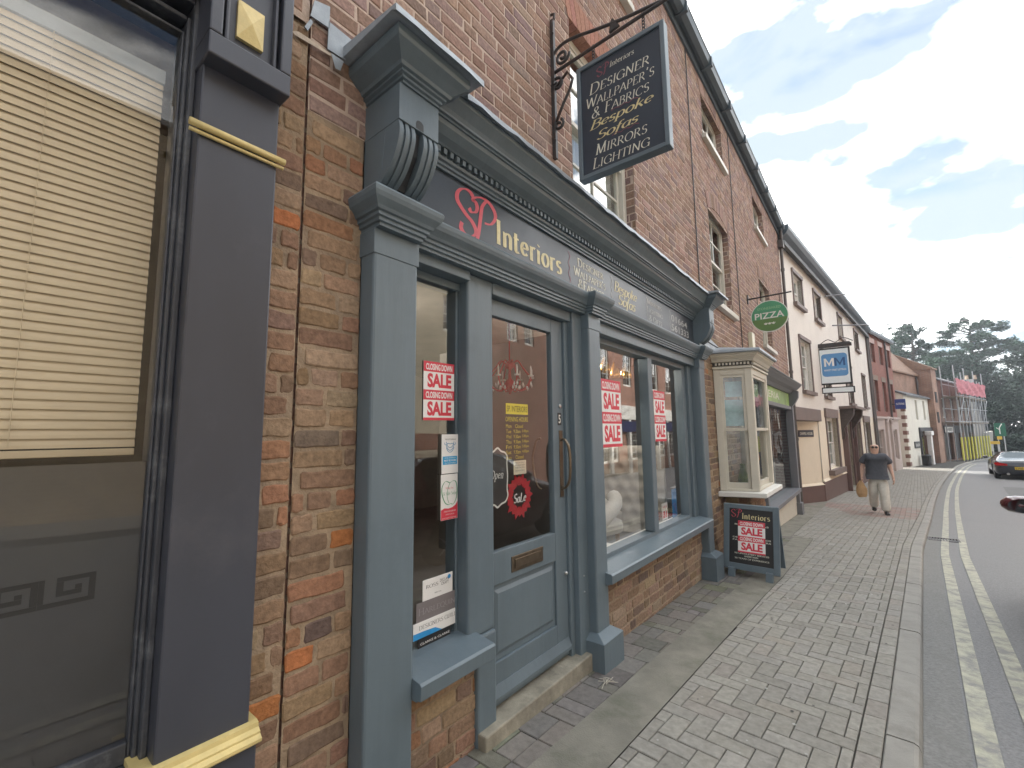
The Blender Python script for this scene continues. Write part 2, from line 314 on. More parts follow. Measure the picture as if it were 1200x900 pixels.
def ribbon(pts, w, nib, thin):
    """flat pen stroke in 2-D"""
    n = len(pts); L, Rr = [], []
    for i in range(n):
        a = pts[max(0, i-1)]; b = pts[min(n-1, i+1)]; dx, dy = b[0]-a[0], b[1]-a[1]; l = math.hypot(dx, dy) or 1
        th = math.atan2(dy, dx); ww = (thin+(1-thin)*abs(math.sin(th-nib)))*w/2; nx, ny = -dy/l*ww, dx/l*ww
        L.append((pts[i][0]+nx, pts[i][1]+ny)); Rr.append((pts[i][0]-nx, pts[i][1]-ny))
    return L, Rr
def pen(strokes, w=.13, nib=R(12), thin=.28):
    V, Fc = [], []
    for q, st in enumerate(strokes):
        segs = [st]
        L, Rr = ribbon(st, w, nib, thin); k = len(V); n = len(st)
        V += [(a, b, q % 5*5e-5) for a, b in L+Rr]; Fc += [(k+n+i, k+n+i+1, k+i+1, k+i) for i in range(n-1)]
    return V, Fc
def write_pen(text, small=.78, w=.13, slant=0, gap=.1, script=False, thin=.28):
    V, Fc = [], []; x = 0; first = True
    for ch in text:
        if ch == ' ': x += .36; first = True; continue
        key = ch; sc = 1.0
        if ch not in G: key = ch.upper() if ch.upper() in G else 'I'
        if small and ch.isalpha() and ch.islower() and not script: key = ch.upper(); sc = small
        adv, st = G[key]
        st2 = [[(x+(a*sc)+slant*b*sc, b*sc) for a, b in s_] for s_ in st]
        v, f = pen(st2, w*(sc if sc < 1 else 1), R(12), thin); k = len(V); V += v; Fc += [tuple(k+i for i in q) for q in f]
        x += adv*sc+gap*sc; first = False
    return V, Fc
_tc = {}
def write_sans(text, bold=0.0, gapx=1.0):
    key = (text, bold)
    if key in _tc: return _tc[key]
    cu = bpy.data.curves.new('t', 'FONT'); cu.body = text; cu.offset = bold; cu.fill_mode = 'FRONT'; cu.resolution_u = 3; cu.space_character = gapx
    o = bpy.data.objects.new('t', cu); COL.objects.link(o); bpy.context.view_layer.update()
    me = bpy.data.meshes.new_from_object(o.evaluated_get(bpy.context.evaluated_depsgraph_get()))
    V = [(v.co.x, v.co.y, 0.0) for v in me.vertices]; Fc = [tuple(p.vertices) for p in me.polygons]
    bpy.data.objects.remove(o); bpy.data.curves.remove(cu); bpy.data.meshes.remove(me)
    _tc[key] = (V, Fc); return V, Fc
def fit(VF, x0, x1, y0, y1, cap=None):
    """scale 2-D letters into the box; cap=(lo,hi) keeps those glyph heights on y0..y1"""
    V, Fc = VF
    xs = [v[0] for v in V]; ys = [v[1] for v in V]; a, b = min(xs), max(xs); c, d = (min(ys), max(ys)) if cap is None else cap
    return [(x0+(v[0]-a)/(b-a)*(x1-x0), y0+(v[1]-c)/(d-c)*(y1-y0), v[2]) for v in V], Fc
def lay(mb, F, VF, n, mi=0, sh=0):
    V, Fc = VF; mb.poly([F.P(v[0], v[1]+sh*v[0], n+v[2]) for v in V], Fc, mi)
def letters(name, F, items, n, mats, parent):
    """items: (VF fitted, material index)"""
    mb = MB()
    for q, it in enumerate(items): lay(mb, F, it[0], n+.0002*q/len(items), it[1])
    return mb.build(name, mats, parent)

# ------------------------------------------------------------------ brickwork as real bricks
OLD = [((.27, .165, .110), 5), ((.24, .155, .105), 5), ((.30, .205, .135), 5), ((.20, .135, .10), 4), ((.33, .24, .16), 3), ((.40, .165, .07), 1.0), ((.31, .165, .10), 2), ((.16, .12, .10), 1.6)]
UPP = [((.27, .175, .138), 5), ((.24, .155, .122), 4), ((.31, .21, .17), 4), ((.22, .155, .14), 3), ((.28, .20, .17), 3)]
LOW = [((.24, .165, .115), 5), ((.27, .19, .135), 4), ((.20, .14, .105), 4), ((.30, .225, .16), 3), ((.16, .12, .10), 2), ((.32, .16, .09), .6)]
PAVL = []
def pick(pal):
    t = rnd.random()*sum(w for _, w in pal)
    for c, w in pal:
        t -= w
        if t <= 0: break
    k = rnd.uniform(.86, 1.12)
    if any(pal is p_ for p_ in PAVL): k = rnd.uniform(.94, 1.06); return (c[0]*k, c[1]*k, c[2]*k*rnd.uniform(.98, 1.02))
    return (c[0]*k, c[1]*k*rnd.uniform(.95, 1.05), c[2]*k*rnd.uniform(.93, 1.07))
def cells(s0, s1, z0, z1, ops):
    S = sorted({s0, s1}|{v for o in ops for v in (o[0], o[1]) if s0 < v < s1}); Z = sorted({z0, z1}|{v for o in ops for v in (o[2], o[3]) if z0 < v < z1})
    for a, b in zip(S, S[1:]):
        for c, d in zip(Z, Z[1:]):
            ms, mz = (a+b)/2, (c+d)/2
            if not any(o[0] < ms < o[1] and o[2] < mz < o[3] for o in ops): yield a, b, c, d
def one_brick(mb, F, a, b, c, d, n0, dep, col, det, jit):
    j = lambda: rnd.uniform(-jit, jit)
    if det:
        r_ = min(.006, (d-c)*.2); P = []
        hs = [0.25, .5, .75]
        P += [(a+r_, c)]+[(a+(b-a)*h, c) for h in hs]+[(b-r_, c), (b, c+r_), (b, (c+d)/2), (b, d-r_), (b-r_, d)]+[(b-(b-a)*h, d) for h in hs]+[(a+r_, d), (a, d-r_), (a, (c+d)/2), (a, c+r_)]
        P = [(x+j(), z+j()) for x, z in P]
    else: P = [(a+j(), c+j()), (b+j(), c+j()), (b+j(), d+j()), (a+j(), d+j())]
    cx, cz = (a+b)/2, (c+d)/2; ins = .0045; n = len(P); t1, t2 = j()*1.2, j()*1.2; dd = dep*rnd.uniform(.7, 1.15)
    def inn(p): return (p[0]+(ins if p[0] < cx-.001 else -ins), p[1]+(ins if p[1] < cz-.001 else -ins))
    tilt = lambda p: n0+dd+t1*(p[0]-cx)/(b-a+.01)*2+t2*(p[1]-cz)/(d-c)
    Q = [inn(p) for p in P]
    v = [F.P(p[0], p[1], n0-.004) for p in P]+[F.P(p[0], p[1], tilt(p)-.003) for p in P]+[F.P(q[0], q[1], tilt(q)) for q in Q]
    fs = [(i, (i+1) % n, n+(i+1) % n, n+i) for i in range(n)]+[(n+i, n+(i+1) % n, 2*n+(i+1) % n, 2*n+i) for i in range(n)]+[tuple(range(2*n, 3*n))]
    mb.poly(v, fs, 1, col)
def bricks(mb, F, s0, s1, z0, z1, n0, ops=(), pal=OLD, det=False, jit=.002, dep=.011, bond='flemish', ch=.075, L=.225, j=.011, zbase=0.0, face=True):
    if face:
        for a, b, c, d in cells(s0, s1, z0, z1, ops): mb.face([F.P(a, c, n0), F.P(b, c, n0), F.P(b, d, n0), F.P(a, d, n0)], 0, (1, 1, 1))
    k0 = math.floor((z0-zbase)/ch); k = k0
    while zbase+k*ch < z1:
        zc, zd = zbase+k*ch+j/2, zbase+(k+1)*ch-j/2; c, d = max(zc, z0+.002), min(zd, z1-.002)
        if d-c > .018:
            h = L/2; seq = [L, h] if bond == 'flemish' else ([L] if (k % 4) else [h])
            x = s0-((k*131) % 3)*.075-rnd.uniform(0, .03); i = k
            while x < s1:
                wd = seq[i % len(seq)]*rnd.uniform(.95, 1.04); a, b = max(x+j/2, s0+.001), min(x+wd-j/2, s1-.001); x += wd; i += 1
                if b-a < .025: continue
                segs = [(a, b, c, d)]
                for o in ops:
                    nx = []
                    for (p, q, u, v) in segs:
                        if q <= o[0] or p >= o[1] or v <= o[2]+.004 or u >= o[3]-.004: nx.append((p, q, u, v)); continue
                        if u >= o[2]-.03 and v <= o[3]+.03 or (u > o[2] or v < o[3]):
                            if p < o[0]: nx.append((p, o[0]-.001, u, v))
                            if q > o[1]: nx.append((o[1]+.001, q, u, v))
                            if v > o[3]+.015 and not (p < o[0] or q > o[1]): nx.append((p, q, o[3]+.002, v))
                            if u < o[2]-.015 and not (p < o[0] or q > o[1]): nx.append((p, q, u, o[2]-.002))
                    segs = nx
                for p, q, u, v in segs:
                    if q-p > .02: one_brick(mb, F, p, q, u, v, n0, dep, pick(pal), det, jit)
        k += 1

# ------------------------------------------------------------------ ground: roads, pavement, kerb
_k = [(-400, -24), (-20, -1.45), (2.84, -.09), (9.6, .31), (17.8, 1.03), (25, 1.75), (33, 2.75), (42, 4.05), (49, 5.5), (60, 8.6), (72, 13.5), (90, 24)]
def kin(y):
    for (a, xa), (b, xb) in zip(_k, _k[1:]):
        if y <= b: return xa+(xb-xa)*(y-a)/(b-a)
    return 24+(y-90)*.8
def kin_s(y): return sum(kin(y+d) for d in (-2, -1, 0, 1, 2))/5 if y > 12 else kin(y)
def ys(a, b): 
    o = []; y = a
    while y < b: o.append(y); y += .5 if y < 12 else 1.5
    return o+[b]
def strip(name, fa, fb, y0, y1, dz, m, side=0, label=None):
    mb = MB(); Y = ys(y0, y1); v = []
    for y in Y:
        a, b = fa(y), fb(y); z = gz(y)+dz; v += [(a, y, z), (b, y, z)]
        if side: v += [(a, y, z-side), (b, y, z-side)]
    w = 4 if side else 2; fs = []
    for i in range(len(Y)-1):
        p, q = i*w, (i+1)*w; fs.append((p, p+1, q+1, q))
        if side: fs += [(p+1, p+3, q+3, q+1), (p+2, p, q, q+2)]
    if side: e = (len(Y)-1)*w; fs += [(0, 2, 3, 1), (e, e+1, e+3, e+2)]
    mb.poly(v, fs); return struct(mb.build(name, m, smooth=False))
asphalt = mat('asphalt', (.215, .217, .220), .85, .22, 55, .006, 90, rvar=.08, dirt=((.21, .21, .21), 3, .58, .85), detail=10)
asphalt_edge = mat('asphalt_gutter', (.205, .206, .20), .9, .22, 50, .006, 90, dirt=((.18, .18, .17), 4, .5, .8), detail=10)
paverM = mat('concrete_pavers', (1, 1, 1), .9, .2, 30, .0022, 220, attr='Col', spec=.25, dirt=((.42, .41, .37), 45, .68, .82), detail=10)
jointM = mat('paver_joints', (.055, .052, .045), .95, .3, 30)
tarband = mat('mortar_band', (.20, .192, .162), .92, .2, 6, .003, 120, dirt=((.11, .115, .085), 3.5, .5, .75), detail=10)
kerbM = mat('kerb_concrete', (.27, .262, .24), .85, .12, 7, .002, 120, dirt=((.16, .155, .14), 3, .5, .8), detail=8)
yellowM = mat('worn_yellow_paint', (.42, .415, .33), .8, .15, 14, .002, 150, dirt=((.24, .24, .23), 9, .44, .62), detail=9)
earth = mat('distant_ground', (.13, .13, .12), .95, .2, .5)
RZ = -.085
g = MB(); Y = [-400, -30, -6, 0, 5, 15, 25, 90, 400]; v = []
for y in Y: v += [(-400, y, gz(y)-.25), (400, y, gz(y)-.25)]
g.poly(v, [(2*i, 2*i+1, 2*i+3, 2*i+2) for i in range(len(Y)-1)]); struct(g.build('ground', earth))
strip('road', lambda y: kin_s(y)-.2, lambda y: max(8.2, kin_s(y)+8) if y < 48 else kin_s(y)+9, -30, 120, RZ, asphalt)
strip('gutter_strip', lambda y: kin_s(y)+.13, lambda y: kin_s(y)+.31, -6, 60, RZ+.004, asphalt_edge)
strip('pavement_bed', lambda y: -9 if y < 62 else -12, lambda y: kin_s(y)+.02, -30, 110, -.028, jointM)
strip('opposite_pavement', lambda y: max(6.4, kin_s(y)+6.2), lambda y: 14, -30, 46, .02, mat('opposite_paving', (.2, .19, .18), .9, .2, 5), side=.15)
strip('yellow_line', lambda y: kin_s(y)+.325, lambda y: kin_s(y)+.42, -6, 46, RZ+.009, yellowM)
strip('yellow_line', lambda y: kin_s(y)+.545, lambda y: kin_s(y)+.64, -6, 46, RZ+.009, yellowM)
for (x0, x1, y0, y1) in ((2.2, 3.4, 12.5, 15.2), (1.9, 2.6, 20, 27)):
    strip('road_patch', lambda y, x0=x0: kin_s(y)+x0, lambda y, x1=x1: kin_s(y)+x1, y0, y1, RZ+.004, mat('patched_asphalt', (.165, .17, .172), .9, .12, 3, .004, 150))
# kerb stones, each about 0.9 m, in one run
kb = MB(); y = -6.
while y < 75:
    y2 = y+.905; jy = .004
    a0, a1 = kin_s(y+jy), kin_s(y2-jy); z0, z1 = gz(y+jy)+rnd.uniform(-.003, .003), gz(y2-jy)+rnd.uniform(-.003, .003); c = rnd.uniform(.9, 1.1)
    for (u, v_) in [(0, 1)]:
        pr = [(-.0, -.2), (0, -.006), (.006, 0), (.108, -.002), (.124, -.012), (.132, -.035), (.135, -.2)]
        vv = [(a0+p, y+jy, z0+q) for p, q in pr]+[(a1+p, y2-jy, z1+q) for p, q in pr]; n = len(pr)
        kb.poly(vv, [(i, i+1, n+i+1, n+i) for i in range(n-1)]+[tuple(range(n)), tuple(range(n, 2*n))[::-1]])
    y = y2
struct(kb.build('kerb', kerbM))
# pavers: herringbone between the mortar band and the kerb, slabs beside the wall
band_r = lambda y: -1.09+.026*y if y < 6 else -.934
band_l = lambda y: band_r(y)-.24
def clip_poly(P, f):
    o = []
    for i in range(len(P)):
        a, b = P[i-1], P[i]; fa, fb = f(a), f(b)
        if (fa >= 0) != (fb >= 0):
            t = fa/(fa-fb); o.append((a[0]+(b[0]-a[0])*t, a[1]+(b[1]-a[1])*t))
        if fb >= 0: o.append(b)
    return o
PAV = [((.268, .258, .232), 6), ((.282, .272, .246), 4), ((.250, .241, .217), 4), ((.268, .250, .222), 2)]
REDP = [((.28, .21, .19), 4), ((.265, .205, .185), 3), ((.26, .24, .215), 3)]
PAVL += [PAV, REDP]
pv = MB()
def paver(mb, P, pal, h=.0, gap=.0024, bev=.0035):
    if len(P) < 3: return
    area = abs(sum(P[i-1][0]*P[i][1]-P[i][0]*P[i-1][1] for i in range(len(P))))/2
    if area < .0012: return
    cx = sum(p[0] for p in P)/len(P); cy = sum(p[1] for p in P)/len(P)
    def sh(p, d):
        vx, vy = cx-p[0], cy-p[1]; l = max(abs(vx), abs(vy), 1e-4); return (p[0]+math.copysign(min(d, abs(vx)), vx), p[1]+math.copysign(min(d, abs(vy)), vy))
    tx, ty = rnd.uniform(-.012, .012), rnd.uniform(-.012, .012); dz = rnd.uniform(-.0015, .0015)+h
    z = lambda p: gz(p[1])+dz+tx*(p[0]-cx)+ty*(p[1]-cy)
    A = [sh(p, gap) for p in P]; B = [sh(p, gap+bev) for p in P]; n = len(P)
    v = [(p[0], p[1], z(p)-.035) for p in A]+[(p[0], p[1], z(p)-.004) for p in A]+[(p[0], p[1], z(p)) for p in B]
    mb.poly(v, [(i, (i+1) % n, n+(i+1) % n, n+i) for i in range(n)]+[(n+i, n+(i+1) % n, 2*n+(i+1) % n, 2*n+i) for i in range(n)]+[tuple(range(2*n, 3*n))], 0, pick(pal))
ca, sa = math.cos(R(-3.2)), math.sin(R(-3.2)); w_ = .1
def rot(u, v): return (u*ca-v*sa-.5, u*sa+v*ca)
for i in range(-24, 60):
    for j in range(-40, 420):
        c = (i-j) % 4
        if c == 0: P = [(i, j), (i+2, j), (i+2, j+1), (i, j+1)]
        elif c == 2: P = [(i, j-1), (i+1, j-1), (i+1, j+1), (i, j+1)]
        else: continue
        P = [rot(a*w_, b*w_) for a, b in P]; cx, cy = P[0]
        if cy < -1 or cy > 38 or cx < (band_r(cy)-.3 if cy < 9 else -3.2) or cx > kin_s(cy)+.3: continue
        if cy < 9: P = clip_poly(P, lambda p: p[0]-band_r(p[1]))
        elif cy < 12.5: P = clip_poly(P, lambda p: p[0]+1.25)
        P = clip_poly(P, lambda p: kin_s(p[1])-.10-p[0]) if len(P) > 2 else P
        if len(P) > 2: paver(pv, P, REDP if 13.6 < cy < 16.2 and (cx > -.9 or cy > 15) else PAV)
# channel course against the kerb
y = -1.
while y < 38:
    paver(pv, [(kin_s(y)-.098, y), (kin_s(y)-.002, y), (kin_s(y+.2)-.002, y+.2), (kin_s(y+.2)-.098, y+.2)], PAV); y += .2
for _ in range(150):
    gy_ = rnd.uniform(1.6, 13)**1.0; gx_ = rnd.uniform(band_r(gy_)+.03, kin_s(gy_)-.03) if gy_ < 9 else rnd.uniform(-1.1, kin_s(gy_)-.05); r_ = rnd.uniform(.004, .011); c_ = rnd.choice([.45, .38, .09])
    pv.face([(gx_+r_*math.cos(a)*rnd.uniform(.7, 1.1), gy_+r_*math.sin(a)*rnd.uniform(.7, 1.1), gz(gy_)+.0035) for a in [k*math.pi/4 for k in range(8)]], 0, (c_, c_, c_*.95))
struct(pv.build('pavement', paverM, col=True))
sl = MB(); DK = [((.175, .166, .15), 4), ((.155, .147, .135), 3), ((.195, .187, .16), 2), ((.145, .15, .115), 1)]
y = -1.; q = 0
while y < 9.2:
    x = -1.70; q += 1; hh = rnd.choice([.2, .2, .1])
    while x < band_l(y)-.01:
        ww = rnd.choice([.1, .2, .2]); x2 = min(x+ww, band_l(y)+.0)
        if x2-x > .03: paver(sl, [(x, y), (x2, y), (x2, y+hh), (x, y+hh)], DK, h=-.002)
        x += ww
    y += hh
struct(sl.build('wall_side_paving', paverM, col=True))
strip('mortar_band', lambda y: band_l(y)-.03, lambda y: band_r(y), -1, 9.2, .001, tarband)
strip('tarmac_patch', lambda y: -1.9, lambda y: -1.25, 9.0, 17.5, .001, tarband)
# drain grate in the gutter
dg = thing('drain_grate', 'cast iron drain grate beside the kerb across the yellow lines', 'drain', (kin_s(11.3)+.35, 11.3, gz(11.3)+RZ))
gm = MB(); gx = kin_s(11.3)+.14
fr_ = Fr(gx, 11.1, 1, 0)
for a, b, c, d in [(0, .42, 0, .03), (0, .42, .27, .30), (0, .03, .03, .27), (.39, .42, .03, .27)]: gm.poly([(gx+p, 11.1+q_, gz(11.2)+RZ+t) for p in (a, b) for q_ in (c, d) for t in (-.03, .014)], [(0, 1, 3, 2), (4, 6, 7, 5), (0, 4, 5, 1), (2, 3, 7, 6), (1, 5, 7, 3)])
gm.build('frame', iron, dg)
gm = MB()
for i in range(9):
    a = .04+i*.039; gm.poly([(gx+p, 11.1+q_, gz(11.2)+RZ+t) for p in (a, a+.02) for q_ in (.03, .27) for t in (-.03, .012)], [(0, 1, 3, 2), (4, 6, 7, 5), (0, 4, 5, 1), (2, 3, 7, 6), (1, 5, 7, 3)])
gm.build('grating', iron, dg)

# ------------------------------------------------------------------ sash windows
def curtain(F, s0, s1, z0, z1, n, m, parent, name='curtain', folds=9):
    mb = MB(); k = folds*2
    for i in range(k):
        a, b = s0+(s1-s0)*i/k, s0+(s1-s0)*(i+1)/k; na, nb = n+(.012 if i % 2 else -.012), n+(-.012 if i % 2 else .012)
        mb.poly([F.P(a, z0, na), F.P(b, z0, nb), F.P(b, z1, nb), F.P(a, z1, na)], [(0, 1, 2, 3)])
    return mb.build(name, m, parent)
cloth_w = mat('net_curtain', (.55, .55, .52), .9, .1, 5)
def sash(F, s0, s1, z0, z1, n, parent, fm, nx=2, nz=4, sill=True, gl=None, back='dark', sm=None, name='window', fw=.05, sill_out=.06, mid=None):
    f = MB(); b = fw; zm = mid if mid else (z0+z1)/2
    f.box(F, s0, s0+b, z0, z1, n-.06, n); f.box(F, s1-b, s1, z0, z1, n-.06, n); f.box(F, s0+b, s1-b, z1-b, z1, n-.06, n); f.box(F, s0+b, s1-b, z0, z0+b*1.2, n-.06, n)
    wn = f.build(name, fm, parent, bev=.004)
    g_ = MB(); a, c = s0+b, s1-b; t = .035
    for (za, zb, nn) in ((zm-.018, z1-b, n-.012), (z0+b*1.2, zm+.018, n-.045)):
        g_.box(F, a, a+t, za, zb, nn-.03, nn); g_.box(F, c-t, c, za, zb, nn-.03, nn); g_.box(F, a+t, c-t, za, za+.036, nn-.03, nn+.001); g_.box(F, a+t, c-t, zb-.036, zb, nn-.03, nn+.001)
        for i in range(1, nx): x = a+t+(c-a-2*t)*i/nx; g_.box(F, x-.01, x+.01, za+.036, zb-.036, nn-.025, nn-.002)
        for i in range(1, max(1, nz//2)): z = za+.036+(zb-za-.072)*i/(nz//2); g_.box(F, a+t, c-t, z-.01, z+.01, nn-.024, nn-.003)
    g_.build('sash', fm, wn)
    p = MB()
    for (za, zb, nn) in ((zm+.018, z1-b-.036, n-.028), (z0+b*1.2+.036, zm-.018, n-.06)): p.poly([F.P(a+t, za, nn), F.P(c-t, za, nn), F.P(c-t, zb, nn), F.P(a+t, zb, nn)], [(0, 1, 2, 3)])
    p.build('pane', gl or glass2, wn)
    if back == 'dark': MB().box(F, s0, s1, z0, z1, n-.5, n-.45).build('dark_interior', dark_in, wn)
    elif back == 'net': curtain(F, s0+b, s1-b, z0+b, z1-b, n-.11, cloth_w, wn)
    elif back == 'half':
        MB().box(F, s0, s1, z0, z1, n-.5, n-.45).build('dark_interior', dark_in, wn); curtain(F, s0+b, s0+(s1-s0)*.5, z0+b, z1-b, n-.11, cloth_w, wn)
    if sill: MB().box(F, s0-.06, s1+.06, z0-.075, z0-.001, n-.1, n+sill_out).build('sill', sm or fm, wn, bev=.006)
    return wn

# ================================================================== SP building (brick, three storeys)
WX = -1.595
bld = thing('brick_building', 'three storey brown brick building with the slate blue interiors shopfront and arched sash windows', 'building', (-1.6, 7, 0))
Y0, Y1 = .752, 13.32
WIN = {'a1': (2.74, 3.88, 3.22, 4.66), 'a2': (6.48, 7.60, 3.26, 4.62), 'a3': (10.05, 11.2, 3.18, 4.56), 'b1': (2.74, 3.88, 5.70, 6.42), 'b2': (6.46, 7.60, 5.72, 6.38), 'b3': (10.0, 11.1, 5.64, 6.32)}
ops = [w for w in WIN.values()]
mb = MB(); bricks(mb, W, Y0, Y1, 2.70, 6.72, WX-.003, ops, UPP, det=False, jit=.0022, dep=.0036, j=.0115)
# arches above
def archb(mb, s0, s1, z, rise, h=.23, n=14, pal=UPP, flat=False):
    for i in range(n):
        t0, t1 = i/n, (i+1)/n; f = lambda t: z+rise*(1-(2*t-1)**2)
        a, b = s0-.02+(s1-s0+.04)*t0, s0-.02+(s1-s0+.04)*t1; sp_ = .10*(1 if not flat else .8)
        ta, tb = a+(t0-.5)*2*sp_, b+(t1-.5)*2*sp_; c = pick(pal); o = .003
        z0a, z0b = f(t0), f(t1); dep = .005
        v = [W.P(x, zz, n_) for n_ in (WX-.1, WX+dep) for x, zz in ((a+o, z0a), (b-o, z0b), (tb-o, z0b+h), (ta+o, z0a+h))]
        mb.poly(v, [(0, 1, 2, 3), (4, 5, 6, 7), (0, 1, 5, 4), (1, 2, 6, 5), (2, 3, 7, 6), (3, 0, 4, 7)], 1, c)
LINT = [((.36, .19, .14), 3), ((.33, .17, .125), 2)]
archb(mb, 2.74, 3.88, 4.66, .0, .235, 16, LINT, True); archb(mb, 6.48, 7.60, 4.62, .12, .22, 15); archb(mb, 10.05, 11.2, 4.56, .12, .22, 15)
for k in ('b1', 'b2', 'b3'): archb(mb, WIN[k][0], WIN[k][1], WIN[k][3], .07, .2, 15)
# reveals: brick ends on the far jamb, plain on the near one
for k, (a, b, c, d) in WIN.items():
    Fj = Fr(WX-.13, b+.004, 1, 0); bricks(mb, Fj, 0, .12, c, d+.08, 0, (), UPP, jit=.001, dep=.003)
    Fk = Fr(WX, a-.004, -1, 0); bricks(mb, Fk, 0, .12, c, d+.08, 0, (), UPP, jit=.001, dep=.003)
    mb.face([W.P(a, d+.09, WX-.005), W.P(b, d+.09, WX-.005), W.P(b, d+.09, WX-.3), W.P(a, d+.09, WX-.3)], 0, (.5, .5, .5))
mb.build('wall', [mortarU, brickU], bld, col=True); mb = MB()
# lower brickwork seen below and between the shopfronts
bricks(mb, W, Y0, .996, -.3, 2.70, WX-.004, (), OLD, det=True, jit=.0030, dep=.0045, zbase=-.02, j=.013)
bricks(mb, W, 1.213, 1.69, -.3, .425, WX+.005, (), OLD, det=True, jit=.0026, dep=.006)
bricks(mb, W, 2.80, 5.34, -.4, .44, WX+.005, (), LOW, det=True, jit=.0032, dep=.004, j=.014)
bricks(mb, W, 5.30, 7.6, -.4, 2.70, WX-.006, (), LOW, det=True, jit=.0032, dep=.004, j=.014)
bricks(mb, W, 12.9, Y1, -.9, 2.70, WX-.012, (), OLD, jit=.003, dep=.012)
mb.build('lower_wall', [mortar, brickM], bld, col=True)
# roughly rendered patch with the pale mortar line over the strip, hidden masonry body
m2 = MB(); m2.box(W, Y0, Y1, 2.72, 6.70, -7.6, WX-.52); m2.box(W, Y0-.001, .996, -.3, 2.72, -2.4, WX-.02); m2.box(W, Y1-.25, Y1-.002, -1, 6.7, -7.6, WX-.015); m2.box(W, Y0+.001, Y0+.25, 2.72, 6.7, -7.6, WX-.015)
m2.build('party_wall', brick_mat('plain_brick_far', (.26, .15, .115), (.21, .12, .1), (.3, .24, .19)), bld)
rf = MB(); rf.prof(W, [(WX+.16, 6.86), (-4.6, 9.2), (-7.9, 6.86), (-7.9, 6.76), (WX+.02, 6.76)], Y0-.1, Y1+.05); rf.build('roof', slatey, bld)
gt = MB(); gut = mat('gutter_paint', (.075, .10, .12), .5, .15, 5)
gt.prof(W, [(WX+.005, 6.62), (WX+.03, 6.62), (WX+.03, 6.70), (WX+.05, 6.72), (WX+.005, 6.74)], Y0, Y1+.02)
gt.prof(W, [(WX+.05, 6.70), (WX+.10, 6.69), (WX+.16, 6.72), (WX+.18, 6.79), (WX+.19, 6.80), (WX+.19, 6.815), (WX+.05, 6.815)], Y0-.1, Y1+.06)
y = .9
while y < Y1: gt.box(W, y, y+.05, 6.68, 6.825, WX+.04, WX+.197); y += 1.1
gt.build('gutter', gut, bld)
pipeM = mat('pipe_paint', (.10, .09, .085), .5, .15, 8)
dp = MB(); dp.tube([(WX+.09, 13.22, 6.7), (WX+.09, 13.24, 6.35), (WX+.06, 13.26, 6.2), (WX+.06, 13.26, -.5)], .036, 10)
for z in (1.2, 2.9, 4.3, 5.6): dp.tube([(WX+.06, 13.26, z), (WX+.06, 13.26, z+.07)], .048, 10)
dp.box(W, 13.14, 13.36, 6.22, 6.42, WX+.0, WX+.13); dp.build('drainpipe', pipeM, bld)
wf = mat('sash_paint', (.52, .50, .44), .5, .08, 6)
sash(W, *WIN['a1'][:2], WIN['a1'][2], WIN['a1'][3], WX-.09, bld, wf, 2, 4, back='net', sill_out=.1, fw=.07)
for k, bk in (('a2', 'half'), ('a3', 'net')):
    sash(W, *WIN[k][:2], WIN[k][2], WIN[k][3]+.1, WX-.09, bld, wf, 2, 4, back=bk, sill_out=.16, fw=.075)
for k in ('b1', 'b2', 'b3'): sash(W, *WIN[k][:2], WIN[k][2], WIN[k][3]+.06, WX-.09, bld, wf, 3, 2, back='half', sill_out=.15, fw=.06)
cb_ = MB(); cb_.tube([(WX+.012, 5.8, 3.0), (WX+.012, 5.78, 6.6)], .007, 6); cb_.tube([(WX+.012, 8.05, 2.6), (WX+.012, 8.02, 6.6)], .007, 6); cb_.tube(smooth_path([(WX+.012, 5.45, 2.62), (WX+.012, 6.2, 2.6), (WX+.012, 7.4, 2.58), (WX+.012, 8.5, 2.62)]), .008, 6)
cb_.build('cable', black_p, bld)

# ---- shopfront of the SP building
def part(name, fn, m=slate, bev=.003, parent=None):
    q = MB(); fn(q); return q.build(name, m, parent or bld, bev=bev)
PIL = [(.995, 1.215), (2.725, 2.892), (5.285, 5.47)]
for i, (a, b) in enumerate(PIL):
    q = MB(); zb = gz(a)-.06
    q.box(W, a, b, .12, 2.285, -1.68 if i else -1.60, -1.5)
    pl = q.build('pilaster', slate, bld, bev=.011)
    q = MB(); q.box(W, a-.004, b+.004, 2.18, 2.284, -1.66, -1.4965); q.build('pilaster_head', slate, pl, bev=.003)
    q = MB(); e = .055; zt = (.155 if i == 1 else (.13 if i == 2 else .13))
    q.box(W, a-e, b+e, zb, zt-.035, -1.66 if i else -1.6, -1.5+.07)
    k = [W.P(s, z, n) for s, z, n in ((a-e, zt-.035, -1.43), (b+e, zt-.035, -1.43), (b+.003, zt, -1.497), (a-.003, zt, -1.497), (a-e, zt-.035, -1.66 if i else -1.6), (b+e, zt-.035, -1.66 if i else -1.6), (b+.003, zt, -1.66 if i else -1.6), (a-.003, zt, -1.66 if i else -1.6))]
    q.poly(k, [(0, 1, 2, 3), (0, 3, 7, 4), (1, 5, 6, 2), (3, 2, 6, 7)]); q.build('plinth', slate, pl, bev=.003)
arch_pts = lambda o: [(-1.60, 2.285), (-1.522+o, 2.285), (-1.522+o, 2.298), (-1.512+o, 2.302), (-1.512+o, 2.316), (-1.502+o, 2.320), (-1.502+o, 2.334), (-1.492+o, 2.338), (-1.486+o, 2.350), (-1.466+o, 2.375), (-1.459+o, 2.392), (-1.456+o, 2.408), (-1.462+o, 2.419), (-1.60, 2.420)]
q = MB(); q.prof(W, arch_pts(.0), 1.2, 5.3)
for a, b in PIL: q.ret(W, arch_pts(.055)[1:-1], a-.0, b+.0, -1.6)
q.build('architrave_moulding', slate, bld)
